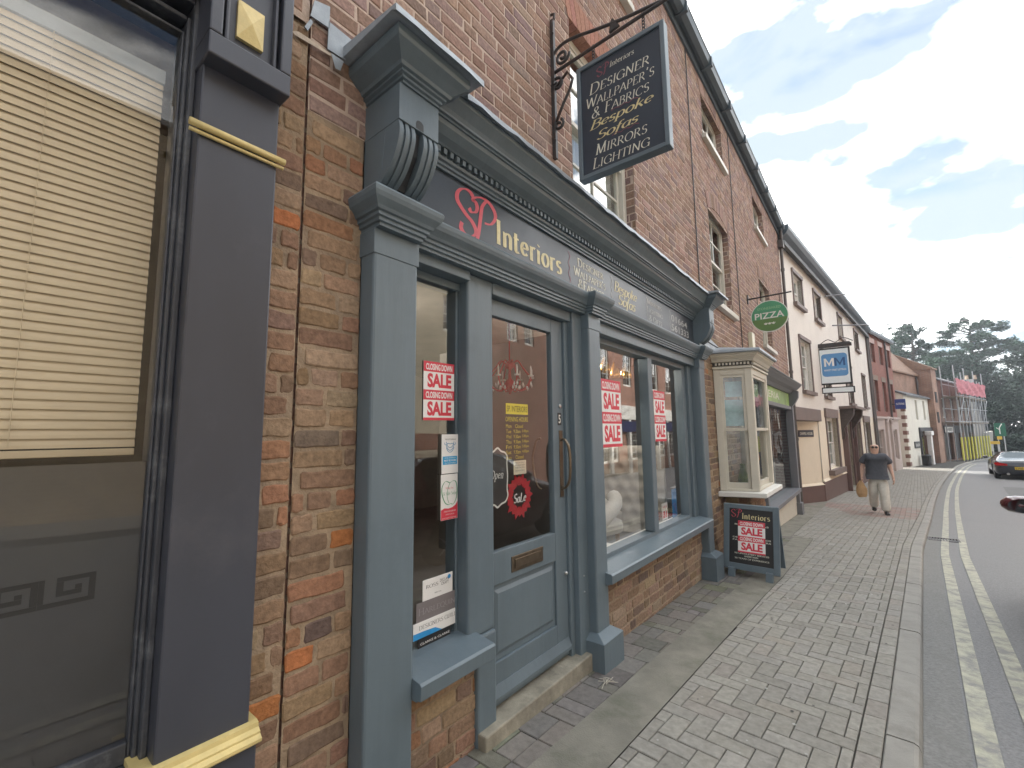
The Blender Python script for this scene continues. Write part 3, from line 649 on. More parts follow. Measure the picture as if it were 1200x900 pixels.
part('fascia', lambda q: q.box(W, 1.2, 5.30, 2.40, 2.745, -1.66, -1.55), slate_dk, 0)
fascia = bld.children[-1]
corn = lambda o: [(-1.62, 2.735), (-1.535+o, 2.735), (-1.535+o, 2.748), (-1.525+o, 2.752), (-1.525+o, 2.765), (-1.513+o, 2.77), (-1.508+o, 2.782), (-1.520+o, 2.786), (-1.520+o, 2.818), (-1.492+o, 2.820), (-1.485+o, 2.826), (-1.455+o, 2.842), (-1.425+o, 2.868), (-1.418+o, 2.886), (-1.408+o, 2.886), (-1.408+o, 2.896), (-1.396+o, 2.898), (-1.394+o, 2.908), (-1.385+o, 2.922), (-1.365+o, 2.945), (-1.350+o, 2.962), (-1.346+o, 2.974), (-1.346+o, 2.985), (-1.62, 2.985)]
q = MB(); q.prof(W, corn(0), 1.2, 5.30); cor = q.build('cornice', slate, bld)
crown_end = [(-1.40, 2.852), (-1.352, 2.852), (-1.352, 2.862), (-1.342, 2.865), (-1.342, 2.876), (-1.330, 2.880), (-1.330, 2.890), (-1.318, 2.893), (-1.312, 2.905), (-1.285, 2.928), (-1.262, 2.945), (-1.256, 2.958), (-1.256, 2.985)]
for a, b in ((1.01, 1.20), (5.30, 5.46)):
    q = MB(); ex = [(n_, z_) for n_, z_ in crown_end]; base = -1.352
    rows = [[(a-max(0, n_-base), z_, -1.6), (a-max(0, n_-base), z_, n_), (b+max(0, n_-base), z_, n_), (b+max(0, n_-base), z_, -1.6)] for n_, z_ in ex]
    kk = len(q.v)
    for r__ in rows: q.v += [W.P(*p) for p in r__]
    for i in range(len(rows)-1):
        for j in range(3): q.f.append((kk+i*4+j, kk+i*4+j+1, kk+i*4+5+j, kk+i*4+4+j)); q.mi.append(0); q.c.append((1, 1, 1))
    t = kk+4*(len(rows)-1); q.f.append((t+3, t+2, t+1, t)); q.mi.append(0); q.c.append((1, 1, 1))
    q.build('cornice_end_block', slate, cor)
q = MB(); y = 1.235
while y < 5.27: q.box(W, y, y+.021, 2.789, 2.8175, -1.521, -1.496); y += .042
q.build('dentil_course', slate, cor)
# lead capping, wavy lower edge
q = MB(); rl = random.Random(3)
def leadrun(a, b, n_, zt):
    k = max(2, int((b-a)/.09)); pts = [a+(b-a)*i/k for i in range(k+1)]
    kk = len(q.v)
    for y in pts:
        d = rl.uniform(-.006, .006); q.v += [W.P(y, zt+.05, WX-.004), W.P(y, zt+.012+d*.4, n_+.004), W.P(y, zt-.016+d, n_+.008+d*.4), W.P(y, zt-.014+d, n_+.002), W.P(y, zt-.002, n_-.02), W.P(y, zt-.001, WX)]
    for i in range(k):
        for j in range(5): q.f.append((kk+i*6+j, kk+i*6+j+1, kk+i*6+7+j, kk+i*6+6+j)); q.mi.append(0); q.c.append((1, 1, 1))
    for e in (0, k): q.f.append(tuple(kk+e*6+j for j in range(6))); q.mi.append(0); q.c.append((1, 1, 1))
leadrun(.875, 1.345, -1.225, 2.993); leadrun(1.345, 5.18, -1.325, 2.991); leadrun(5.18, 5.60, -1.225, 2.993)
q.build('lead_capping', lead, cor, smooth=False)
# console brackets: two fluted scrolls with a slot between
for a, b in ((1.0, 1.205), (5.29, 5.475)):
    q = MB(); q.box(W, a, b, 2.695, 2.852, -1.6, -1.36); q.box(W, a, b, 2.42, 2.465, -1.6, -1.485)
    q.prof(W, [(-1.6, 2.465), (-1.495, 2.465), (-1.47, 2.53), (-1.45, 2.695), (-1.6, 2.695)], a+.001, b-.001); cs = q.build('console_bracket', slate, bld, bev=.002)
    w2 = (b-a)*.39
    for u in (a+.002, b-w2-.002):
        q = MB()
        curve = smooth_path([(-1.367, 2.695), (-1.358, 2.66), (-1.362, 2.62), (-1.382, 2.57), (-1.415, 2.52), (-1.455, 2.485), (-1.490, 2.466)], 4)
        for t0, t1, off in ((0, 1, -.010), (.0, .24, 0), (.38, .62, 0), (.76, 1, 0)):
            q.prof(W, [(n_+off, z_) for n_, z_ in curve]+[(-1.5, 2.466), (-1.5, 2.695)], u+w2*t0+(.001 if off else 0), u+w2*t1-(.001 if off else 0))
        q.build('scroll', slate, cs)
    q = MB(); q.prof(W, arc(0, 0, 1, 1, 0, 1, 1) and [(-1.5, 2.475), (-1.478, 2.475), (-1.448, 2.53), (-1.40, 2.60), (-1.385, 2.70), (-1.3592, 2.70), (-1.3592, 2.722), (-1.5, 2.722)], a+w2+.003, b-w2-.003); q.poly([W.P(*p, -1.3588) for p in arc((a+b)/2, 2.722, (b-a-2*w2-.006)/2, .016, 0, 180, 8)], [tuple(range(9))]); q.build('slot', mat('slot_shade_paint', (.03, .035, .04), .6, .1, 5), cs)  # solid filler and half disc, coloured dark as the shade of a deep slot
# timber posts, heads and windows
part('door_post', lambda q: (q.box(W, 1.60, 1.795, .475, 2.285, -1.66, -1.575), q.box(W, 1.655, 1.795, -.05, .475, -1.66, -1.565)), slate, .012)
part('door_frame', lambda q: (q.box(W, 2.605, 2.74, -.05, 2.285, -1.70, -1.56), q.box(W, 2.56, 2.606, .04, 2.24, -1.70, -1.60), q.box(W, 1.795, 2.605, 2.215, 2.285, -1.70, -1.575)), slate, .006)
part('window_head', lambda q: q.box(W, 1.214, 1.60, 2.235, 2.285, -1.72, -1.555), slate, .004); part('window_head', lambda q: q.box(W, 2.892, 5.285, 2.20, 2.285, -1.72, -1.555), slate, .004)
w1 = part('shop_window', lambda q: (q.box(W, 1.214, 1.27, .48, 2.235, -1.72, -1.63), q.box(W, 1.585, 1.60, .48, 2.235, -1.72, -1.645), q.box(W, 1.27, 1.60, 2.195, 2.235, -1.72, -1.63), q.box(W, 1.27, 1.60, .465, .50, -1.72, -1.64)), slate, .004)
part('pane', lambda q: q.face([W.P(1.25, .50, -1.655), W.P(1.60, .50, -1.655), W.P(1.60, 2.195, -1.655), W.P(1.25, 2.195, -1.655)]), glass, 0, w1)
def sillprof(q, a, b, top=.47): q.prof(W, [(-1.72, top-.075), (-1.475, top-.075), (-1.475, top-.068), (-1.452, top-.066), (-1.448, top-.010), (-1.458, top-.001), (-1.60, top+.022), (-1.72, top+.03)], a, b)
part('sill', lambda q: sillprof(q, 1.214, 1.655, .485), slate, .002, w1)
w2_ = part('shop_window', lambda q: (q.box(W, 2.892, 2.94, .52, 2.20, -1.72, -1.61), q.box(W, 5.16, 5.285, .50, 2.20, -1.72, -1.60), q.box(W, 5.06, 5.161, .52, 2.20, -1.72, -1.63), q.box(W, 2.94, 5.06, 2.15, 2.199, -1.72, -1.62), q.box(W, 2.94, 5.06, .515, .555, -1.72, -1.62)), slate, .004)
part('mullion', lambda q: q.box(W, 4.02, 4.125, .556, 2.149, -1.70, -1.605), slate, .008, w2_)
part('pane', lambda q: (q.face([W.P(2.94, .555, -1.675), W.P(4.03, .555, -1.675), W.P(4.03, 2.15, -1.675), W.P(2.94, 2.15, -1.675)]), q.face([W.P(4.11, .555, -1.676), W.P(5.06, .555, -1.674), W.P(5.06, 2.15, -1.674), W.P(4.11, 2.15, -1.676)])), glass, 0, w2_)
part('sill', lambda q: sillprof(q, 2.85, 5.30, .50), slate, .002, w2_)
# step
q = MB(); q.box(W, 1.66, 2.70, -.2, .047, -1.8, -1.518); q.build('door_step', stone, bld, bev=.008)
# ---- shop door
D = -1.62
door = MB(); door.box(W, 1.80, 1.815, .06, 2.21, D-.045, D); door.box(W, 2.43, 2.56, .06, 2.21, D-.045, D); door.box(W, 1.815, 2.43, 2.115, 2.21, D-.045, D); door.box(W, 1.815, 2.43, .655, .825, D-.045, D); door.box(W, 1.815, 2.43, .06, .27, D-.045, D); door.box(W, 1.815, 1.83, .27, .655, D-.045, D)
door.box(W, 1.83, 2.43, .27, .655, D-.045, D-.014)
dr = door.build('shop_door', slate, bld, bev=.004)
q = MB()
k = [(1.855, .300), (2.405, .300), (2.405, .628), (1.855, .628)]; k2 = [(1.875, .320), (2.385, .320), (2.385, .608), (1.875, .608)]
q.poly([W.P(s, z, D-.0135) for s, z in k]+[W.P(s, z, D-.004) for s, z in k2], [(0, 1, 5, 4), (1, 2, 6, 5), (2, 3, 7, 6), (3, 0, 4, 7), (4, 5, 6, 7)]); q.build('raised_panel', slate, dr)
q = MB(); q.prof(W, [(D, .095), (D+.022, .095), (D+.024, .115), (D+.004, .165), (D, .165)], 1.805, 2.555); q.build('weatherboard', slate, dr)
q = MB(); q.face([W.P(1.815, .825, D-.02), W.P(2.43, .825, D-.02), W.P(2.43, 2.115, D-.02), W.P(1.815, 2.115, D-.02)]); q.build('pane', glass, dr)
lp = MB(); lp.box(W, 1.985, 2.285, .69, .775, D, D+.006)
lpp = lp.build('letter_plate', brass, dr, bev=.003)
q = MB(); q.box(W, 2.01, 2.26, .708, .757, D+.006, D+.011); q.build('flap', brass, lpp, bev=.003)
q = MB(); q.box(W, 2.497, 2.535, 1.04, 1.47, D, D+.005)
hp = q.build('handle', brass, dr, bev=.002)
q = MB(); q.tube(smooth_path([(D+.004, 2.516, 1.405), (D+.03, 2.516, 1.41), (D+.062, 2.516, 1.36), (D+.07, 2.516, 1.26), (D+.062, 2.516, 1.15), (D+.03, 2.516, 1.10), (D+.004, 2.516, 1.105)]), .0085, 10, flat=1.4); q.lathe((D+.005, 2.516, 1.09), [(.013, 0), (.013, .004), (.008, .007)], 12, axis='x'); q.build('pull', brass, hp, smooth=True)
q = MB(); q.tube(smooth_path([(D-.05, 2.36, 1.42), (D-.08, 2.35, 1.40), (D-.11, 2.35, 1.28), (D-.08, 2.35, 1.13), (D-.05, 2.36, 1.10)]), .008, 8); q.build('inner_handle', brass, dr, smooth=True)
q = MB(); q.lathe((D, 2.515, 1.63), [(.014, 0), (.014, .005), (.008, .008)], 14, axis='x'); q.build('keyhole', steel, dr)
q = MB(); q.box(W, 2.487, 2.528, 1.505, 1.585, D, D+.002); nb = q.build('number_plate', black_p, dr)
letters('number', W, [(fit(write_sans('5', .02), 2.495, 2.52, 1.517, 1.573), 0)], D+.0025, [white], nb)
q = MB(); q.lathe((D, 2.53, .56), [(.012, 0), (.012, .012), (.006, .02)], 12, axis='x'); q.build('knob', steel, dr)
for z_ in (.42, .52): q = MB(); q.lathe((-1.56, 2.665, z_), [(.006, 0), (.004, .006)], 8, axis='x'); q.build('screw_head', steel, bld)
# ---- lettering on the fascia (flat on the board, measured off it)
FX = -1.5488
def fpx(px, py): return onx(px, py, FX)
def trace(pts, crop=(0, 0, 1), x=FX): return [fpx(crop[0]+a/crop[2], crop[1]+b/crop[2]) if x == FX else onx(crop[0]+a/crop[2], crop[1]+b/crop[2], x) for a, b in pts]
def stroke2(mb, F, pts, w, n, mi=0, taper=True):
    pts = smooth_path(pts, 6); k = len(pts)
    L, Rr = [], []
    for i in range(k):
        a, b = pts[max(0, i-1)], pts[min(k-1, i+1)]; dx, dy = b[0]-a[0], b[1]-a[1]; l = math.hypot(dx, dy) or 1; th = math.atan2(dy, dx)
        ww = w*(.25+.75*abs(math.sin(th-R(20))))/2 if taper else w/2
        L.append((pts[i][0]-dy/l*ww, pts[i][1]+dx/l*ww)); Rr.append((pts[i][0]+dy/l*ww, pts[i][1]-dx/l*ww))
    mb.poly([F.P(*p, n) for p in L+Rr], [(k+i, k+i+1, i+1, i) for i in range(k-1)], mi)
C1 = (480, 200, 6)
mono = [[(368, 360), (362, 400), (385, 440), (425, 462), (460, 450), (465, 415), (440, 360), (400, 310), (360, 250), (335, 200), (337, 155), (360, 130), (395, 130), (425, 150), (448, 185)],
        [(418, 262), (435, 290), (465, 290), (475, 260), (465, 225), (445, 205), (460, 190), (500, 190), (540, 210), (575, 250), (600, 300), (600, 345), (570, 378), (528, 370)],
        [(538, 215), (510, 255), (500, 320), (490, 400), (478, 470), (460, 500), (440, 510)]]
q = MB()
for i, st in enumerate(mono): stroke2(q, W, trace(st, C1), .029, FX+.0003*i)
lt = q.build('monogram', red_leaf, fascia)
def put(items, text, bl, br, tl, fn=write_pen, mi=0, n=FX, F=None, cap=(0, 1), bold=0, **kw):
    a = onx(*bl, n) ; b = onx(*br, n); t = onx(*tl, n)
    VF = fn(text, **kw) if fn is write_pen else write_sans(text, bold)
    items.append((fit(VF, a[0], b[0], (a[1]+b[1])/2, t[1], cap), mi))
zc = lambda a, b: [a, b]
it = []
def fas(text, s0, s1, z0, z1, mi, fn=write_pen, cap=(0, 1), **kw): it.append((fit(fn(text, **kw), s0, s1, z0, z1, cap), mi))
yI0 = fpx(582, 270)[0]; yI1 = fpx(658.5, 315)[0]
fas('Interiors', yI0, yI1, 2.508, 2.640, 0, small=0, w=.19, script=True, gap=.09)
for (u, v) in ((667, 306), (717, 340), (759, 372), (786, 388)):
    s = fpx(u, v)[0]; q2 = MB(); stroke2(q2, W, [(s-.01, 2.47), (s+.012, 2.50), (s-.012, 2.55), (s+.006, 2.585), (s-.012, 2.62), (s+.012, 2.67), (s-.01, 2.70)], .008, FX+.0004); q2.build('flourish', dull_red if u < 700 else silver_leaf, fascia)
a0, a1 = fpx(674, 330)[0], fpx(710, 350)[0]
fas('Designer', a0+.04, a1-.03, 2.632, 2.692, 1, w=.18); fas("Wallpaper's", a0-.015, a1+.0, 2.555, 2.617, 1, w=.18); fas('&Fabrics', a0+.04, a1-.03, 2.475, 2.540, 1, w=.18)
b0, b1 = fpx(720, 350)[0], fpx(747, 365)[0]
fas('Bespoke', b0, b1, 2.595, 2.680, 0, script=True, small=0, w=.14, slant=.18, gap=.0); fas('Sofas', b0+.07, b1-.04, 2.500, 2.585, 0, script=True, small=0, w=.14, slant=.18, gap=.0)
c0, c1 = fpx(758.5, 370)[0], fpx(777, 380)[0]
fas('Mirrors', c0+.02, c1-.02, 2.640, 2.687, 2, w=.19); fas('Lighting', c0, c1, 2.565, 2.614, 2, w=.19); fas('& Gifts', c0+.04, c1-.03, 2.485, 2.540, 2, w=.19)
d0, d1 = fpx(787, 385)[0], fpx(806, 400)[0]
fas('01664', d0, d1, 2.60, 2.668, 2, write_sans, (0, .7), bold=.015); fas('561333', d0, d1+.04, 2.50, 2.570, 2, write_sans, (0, .7), bold=.015)
letters('lettering', W, it, FX+.0006, [gold_leaf, cream_leaf, silver_leaf], fascia)

# ================================================================== black and gold shopfront building on the left
blk = thing('brick_shop_building', 'building with the blue black and gold shopfront and worn brick edge, nearest on the left', 'building', (-1.6, -2, 0))
q = MB(); bricks(q, W, .600, .738, -.3, 3.02, WX+.004, (), OLD, det=True, jit=.0032, dep=.0045, j=.013, bond='flemish', zbase=.02)
q.box(W, .55, .751, -.3, 6.6, -7.5, WX-.02); q.build('wall', [mortar, brickM], blk, col=True)
q = MB(); bricks(q, W, -6, .742, 3.05, 6.55, WX+.0, (), UPP, jit=.002, dep=.0036, j=.0115); q.box(W, -6, .55, 2.9, 6.5, -7.5, WX-.02); q.build('upper_wall', [mortarU, brickU], blk, col=True)
q = MB(); q.prof(W, [(WX+.18, 6.6), (-4.6, 8.9), (-7.7, 6.6), (-7.7, 6.5), (WX, 6.5)], -6, .74); q.build('roof', slatey, blk)
q = MB(); q.box(W, .384, .612, .60, 2.60, -1.66, -1.505); q.build('pilaster', ink, blk, bev=.006)
pb = blk.children[-1]
q = MB(); q.box(W, .352, .625, -.05, .565, -1.66, -1.478); q.build('plinth', ink, pb, bev=.006)
q = MB(); q.prof(W, [(-1.6, .563), (-1.47, .563), (-1.462, .570), (-1.462, .578), (-1.475, .586), (-1.475, .592), (-1.488, .600), (-1.49, .612), (-1.503, .616), (-1.6, .616)], .345, .632); q.build('gold_moulding', gold, pb)
q = MB(); q.tube([W.P(.358, 2.378, -1.492), W.P(.632, 2.378, -1.492)], .011, 10); q.tube([W.P(.36, 2.358, -1.498), W.P(.63, 2.358, -1.498)], .006, 8); q.build('gold_bead', gold, pb, smooth=True)
# capital block with the sunken panel and gold square
q = MB(); a, b, c, d = .378, .618, 2.585, 3.02; t = .035
q.box(W, a, b, c, c+.075, -1.62, -1.44); q.box(W, a, b, d-.045, d, -1.62, -1.44); q.box(W, a, a+t, c+.075, d-.045, -1.62, -1.44); q.box(W, b-t, b, c+.075, d-.045, -1.62, -1.44); q.box(W, a+t, b-t, c+.075, d-.045, -1.62, -1.475)
q.box(W, a+.008+t, a+t+.02, c+.08, d-.05, -1.475, -1.452); q.box(W, b-t-.02, b-t-.008, c+.08, d-.05, -1.475, -1.452)
cbk = q.build('capital_block', ink, blk, bev=.005)
q = MB(); k = [(.456, 2.705), (.534, 2.705), (.534, 2.835), (.456, 2.835)]; k2 = [(.495, 2.77)]*1
q.poly([W.P(s, z, -1.474) for s, z in k]+[W.P(s, z, -1.462) for s, z in k]+[W.P(.495, 2.77, -1.452)], [(0, 1, 5, 4), (1, 2, 6, 5), (2, 3, 7, 6), (3, 0, 4, 7), (4, 5, 8), (5, 6, 8), (6, 7, 8), (7, 4, 8)]); q.build('gold_stud', gold, cbk)
q = MB(); q.box(W, -5, .371, 2.83, 2.885, -1.66, -1.50); q.box(W, -5, .371, 2.885, 3.10, -1.66, -1.53); q.prof(W, [(-1.66, 3.10), (-1.50, 3.10), (-1.47, 3.13), (-1.40, 3.17), (-1.36, 3.2), (-1.36, 3.24), (-1.66, 3.26)], -5, .62)
q.build('fascia', mat('blue_fascia_paint', (.030, .045, .08), .4, .1, 4), blk, bev=.004)
wb = MB(); GX = -1.618
for n_, s1, z1, z0, t in ((-1.560, .384, 2.829, .50, .016), (-1.585, .3685, 2.775, .56, .012), (-1.600, .357, 2.73, .60, .008)):
    wb.box(W, s1-t, s1, z0, z1, -1.68, n_); wb.box(W, -5, s1-t, z1-t*1.2, z1, -1.68, n_)
for n_, z0, z1 in ((-1.535, .50, .555), (-1.58, .556, .60), (-1.598, .601, .655)): wb.box(W, -5, .349, z0, z1, -1.68, n_)
wbo = wb.build('shop_window', ink_dirty, blk, bev=.004)
q = MB(); q.box(W, -5, .372, -.1, .50, -1.66, -1.57); q.build('stall_riser', ink, blk, bev=.004)
q = MB(); q.face([W.P(-4, .655, GX), W.P(.350, .655, GX), W.P(.350, 2.72, GX), W.P(-4, 2.72, GX)]); q.build('pane', glass_mat('near_glass', (.97, .97, .95), 1.1, .01, 0, .0015), wbo)
q = MB(); q.box(W, -4, .350, .655, 1.385, GX-.012, GX-.008); q.build('frosted_film', mat('grey_film', (.050, .051, .058), .6, .22, 3, dirt=((.065, .065, .062), 2.2, .5, .85)), wbo)
# greek key band on the film
q = MB(); kz0, kz1, u = 1.035, 1.105, .0120
key = [(0, 0, 6, 1), (5, 1, 6, 6), (1, 5, 5, 6), (1, 2, 2, 5), (2, 2, 4, 3), (3, 3, 4, 4), ]
def kb_(s0, n=14):
    h = (kz1-kz0)/6
    for i in range(n):
        o = s0-i*.105
        for a, b, c, d in ((0, 0, 5, 1), (0, 1, 1, 6), (1, 5, 5.6, 6), (4.6, 2, 5.6, 5), (2, 2, 4.6, 3), (2, 3, 3, 4), (5, 0, 8, 1), (7.2, 1, 8, 6)):
            q.box(W, o-c*.0131, o-a*.0131, kz0+b*h, kz0+d*h-.0002, GX-.008, GX-.0065)
kb_(.262); q.build('greek_key_band', mat('key_band_dark', (.006, .006, .007), .5, .1, 5), wbo)
# venetian blind
bl = thing('venetian_blind', 'cream venetian blind lowered halfway behind the big dark framed window', 'blind', (-1.75, -1, 2.6))
blm = mat('cream_blind_slats', (.63, .535, .39), .5, .05, 3, rvar=.05)
q = MB(); z = 1.426
while z < 2.60: q.prof(W, [(-1.722, z+.0005), (-1.723, z+.010), (-1.726, z+.020), (-1.7325, z+.0305), (-1.7335, z+.0305), (-1.7272, z+.0205), (-1.7243, z+.010), (-1.7232, z+.0005)], -3.4, .338); z += .0262
q.build('slats', blm, bl)
q = MB(); q.box(W, -3.4, .338, 1.402, 1.422, -1.75, -1.72); q.build('bottom_rail', blm, bl, bev=.002)
q = MB(); q.box(W, -3.4, .340, 2.60, 2.645, -1.76, -1.715); q.build('head_rail', mat('grey_headrail', (.34, .38, .42), .4, .1, 8), bl)
for s in (.085, -.75, -1.6, -2.4): q = MB(); q.tube([W.P(s, 1.43, -1.7185), W.P(s, 2.6, -1.7185)], .0012, 5); q.build('cord', blm, bl)
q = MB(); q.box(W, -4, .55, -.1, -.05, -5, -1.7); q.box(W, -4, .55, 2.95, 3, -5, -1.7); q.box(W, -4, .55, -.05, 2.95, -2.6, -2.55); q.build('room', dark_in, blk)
# lead flashing pieces stepped between the two cornices
lf = MB()
for pts in ([(369, 0), (387, 8), (386, 33), (364, 18)], [(385.5, 25), (421, 54), (405, 70.5), (384, 57)], [(364, 22), (367, 26), (361, 36), (357, 31)]):
    k = [onx(a, b, WX+.022) for a, b in pts]; lf.poly([W.P(s, z, WX+.022) for s, z in k]+[W.P(s, z, WX+.016) for s, z in k], [(0, 1, 2, 3), (7, 6, 5, 4), (0, 1, 5, 4), (1, 2, 6, 5), (2, 3, 7, 6), (3, 0, 4, 7)])
k = [onx(a, b, WX+.03) for a, b in [(388, 62), (403, 72), (399, 83), (393, 80)]]; lf.poly([W.P(s, z, WX+.03) for s, z in k], [(0, 1, 2, 3)])
lf.build('lead_flashing', lead, bld)
q = MB(); c = [onx(a, b, WX+.018) for a, b in [(342, 36), (350, 37), (370, 50), (388, 63), (388, 66), (368, 54), (346, 41)]]; q.poly([W.P(s, z, WX+.018) for s, z in c], [tuple(range(7))]); q.build('mortar_fillet', mat('pale_mortar', (.5, .42, .34), .95, .2, 20, .004, 60), blk)

# ================================================================== signs, posters and cards at the SP shop
PX_ = Fr(0, 2.475, 1, 0)       # plane across the pavement, facing the camera
br = thing('sign_bracket', 'scrolled black wrought iron bracket fixed to the brick wall above the cornice', 'sign bracket', (-1.57, 2.475, 3.9))
def sp2(px, py): return PX_.px(px, py)
q = MB(); q.box(PX_, WX+.002, WX+.03, 3.35, 4.42, -.014, .014); q.tube([PX_.P(-1.565, 4.42, 0), PX_.P(-1.56, 4.46, 0), PX_.P(-1.59, 4.47, 0)], .01, 8)
for z in (3.48, 3.9, 4.3): q.lathe(PX_.P(-1.565, z, .014)[0:2]+(z,), [(.008, 0), (.008, -.01), (.004, -.014)], 8, axis='y')
q.build('back_plate', iron, br, bev=.003)
q = MB(); a = sp2(648, 86); b = sp2(783, -2); e = PX_.px(778, 3)
t1 = [(-1.56, a[1]-.015), (-.70, b[1]+.01)]
bar0, bar1 = (-1.56, 4.06), (-.70, 4.18)
P3 = lambda s, z, n=0: PX_.P(s, z, n)
def bartube(p, r=.014): 
    q = MB(); q.tube([P3(*x) for x in smooth_path(p, 6)], r, 8, flat=.8); return q
zA, zB = sp2(655, 82)[1], sp2(770, 6)[1]; sA, sB = sp2(655, 82)[0], sp2(770, 6)[0]
sl_ = (zB-zA)/(sB-sA); L0 = lambda s: zA+(s-sA)*sl_
bartube([(-1.57, L0(-1.57)), (-1.2, L0(-1.2)), (-.66, L0(-.66))], .013).build('arm', iron, br, smooth=True)
g1 = [sp2(*p) for p in ((646.5, 76), (650, 62), (660, 51), (675, 43), (700, 34), (730, 22), (760, 8), (775, 1))]
bartube(g1, .012).build('stay', iron, br, smooth=True)
def spiral(c, r0, r1, a0, a1, n=22): return [(c[0]+(r0+(r1-r0)*i/n)*math.cos(R(a0+(a1-a0)*i/n)), c[1]+(r0+(r1-r0)*i/n)*math.sin(R(a0+(a1-a0)*i/n))) for i in range(n+1)]
def sc_(c, r0, r1, a0, a1, extra=None, name='scroll'):
    p = spiral(sp2(*c), r0, r1, a0, a1); p = p+(extra or []); q = MB(); q.tube([P3(x[0], x[1]) for x in p], .011, 8, flat=.85); q.build(name, iron, br, smooth=True)
sc_((659, 66), .012, .058, 200, 720)
sc_((653, 99), .012, .062, 90, 480+100, [sp2(*p) for p in ((665, 84), (671, 92), (668, 104), (660, 122), (652, 143))])
sc_((655, 146), .010, .040, 20, 420)
q = MB(); k = [sp2(*p) for p in ((718, 22), (726, 30), (714, 39), (716, 26))]; q.poly([P3(*p, .008) for p in k]+[P3(*p, -.008) for p in k], [(0, 1, 2, 3), (7, 6, 5, 4), (0, 1, 5, 4), (1, 2, 6, 5), (2, 3, 7, 6), (3, 0, 4, 7)]); q.build('web_plate', iron, br)
hs = thing('hanging_sign', 'large square blue grey interiors sign hanging from the scrolled bracket', 'hanging sign', (-1.08, 2.475, 3.9))
c4 = [sp2(*p) for p in ((676, 82), (779, 30), (788, 172), (683, 214))]
s0, s1 = (c4[0][0]+c4[3][0])/2, (c4[1][0]+c4[2][0])/2; z1, z0 = (c4[0][1]+c4[1][1])/2, (c4[2][1]+c4[3][1])/2; zsh = 0
q = MB(); q.box(PX_, s0+.02, s1-.02, z0+.02, z1-.02, -.022, .018); brd = q.build('board', mat('sign_board_blue', (.030, .043, .062), .4, .12, 4), hs)
q = MB(); t = .028
q.box(PX_, s0, s0+t, z0, z1, -.035, .03); q.box(PX_, s1-t, s1, z0, z1, -.035, .03); q.box(PX_, s0+t, s1-t, z0, z0+t, -.035, .03); q.box(PX_, s0+t, s1-t, z1-t, z1, -.035, .03)
q.build('frame', slate, hs, bev=.004)
for x in (.2, .78):
    s = s0+(s1-s0)*x; q = MB(); zt = L0(s)
    zz = z1
    while zz < zt: q.tube([P3(s+.008*math.cos(t_), zz+.012+.014*math.sin(t_)) for t_ in [i*math.pi/5 for i in range(11)]], .0035, 5); zz += .022
    q.build('chain', iron, hs)
wS, hS = s1-s0, z1-z0; it = []
def ssign(text, x0, x1, y0, y1, mi, fn=write_pen, **kw): it.append((fit(fn(text, **kw), s0+wS*x0, s0+wS*x1, z0+hS*y0, z0+hS*y1, (0, 1) if fn is write_pen else None), mi))
ssign('Designer', .15, .83, .715, .805, 1, w=.11, slant=.16, thin=.2); ssign("Wallpaper's", .11, .88, .605, .69, 1, w=.11, slant=.16, thin=.2); ssign('& Fabrics', .17, .82, .50, .585, 1, w=.11, slant=.16, thin=.2)
ssign('Bespoke', .14, .86, .405, .478, 0, script=True, small=0, w=.12, slant=.25, gap=.02); ssign('Sofas', .22, .70, .297, .368, 0, script=True, small=0, w=.12, slant=.25, gap=.02)
ssign('Mirrors', .20, .78, .175, .26, 1, w=.11, slant=.16, thin=.2); ssign('Lighting', .16, .80, .065, .15, 1, w=.11, slant=.16, thin=.2)
ssign('Interiors', .40, .68, .865, .91, 1, script=True, small=0, w=.1, slant=.2, gap=.03)
for (u, w2) in ((.49, .3), (.28, .3)):
    q2 = MB(); stroke2(q2, PX_, [(s0+wS*(.4+w2*i/6), z0+hS*(u+.006*(1 if i % 2 else -1))) for i in range(7)], .004, .0205, 0, False); q2.build('flourish', dull_red, brd)
letters('lettering', PX_, it, .0185, [gold_leaf, cream_leaf], brd)
q = MB(); mo = [[(0, .0), (.05, -.05), (.11, 0), (.05, .05), (.0, .1), (.05, .15), (.1, .12)], [(.12, .14), (.2, .17), (.26, .12), (.2, .07), (.16, .08)], [(.2, .16), (.17, .0), (.14, -.06)]]
for i, st in enumerate(mo): stroke2(q, PX_, [(s0+wS*(.25+a*.55), z0+hS*(.855+b*.42)) for a, b in st], .009, .019+.0003*i)
q.build('monogram', dull_red, brd)

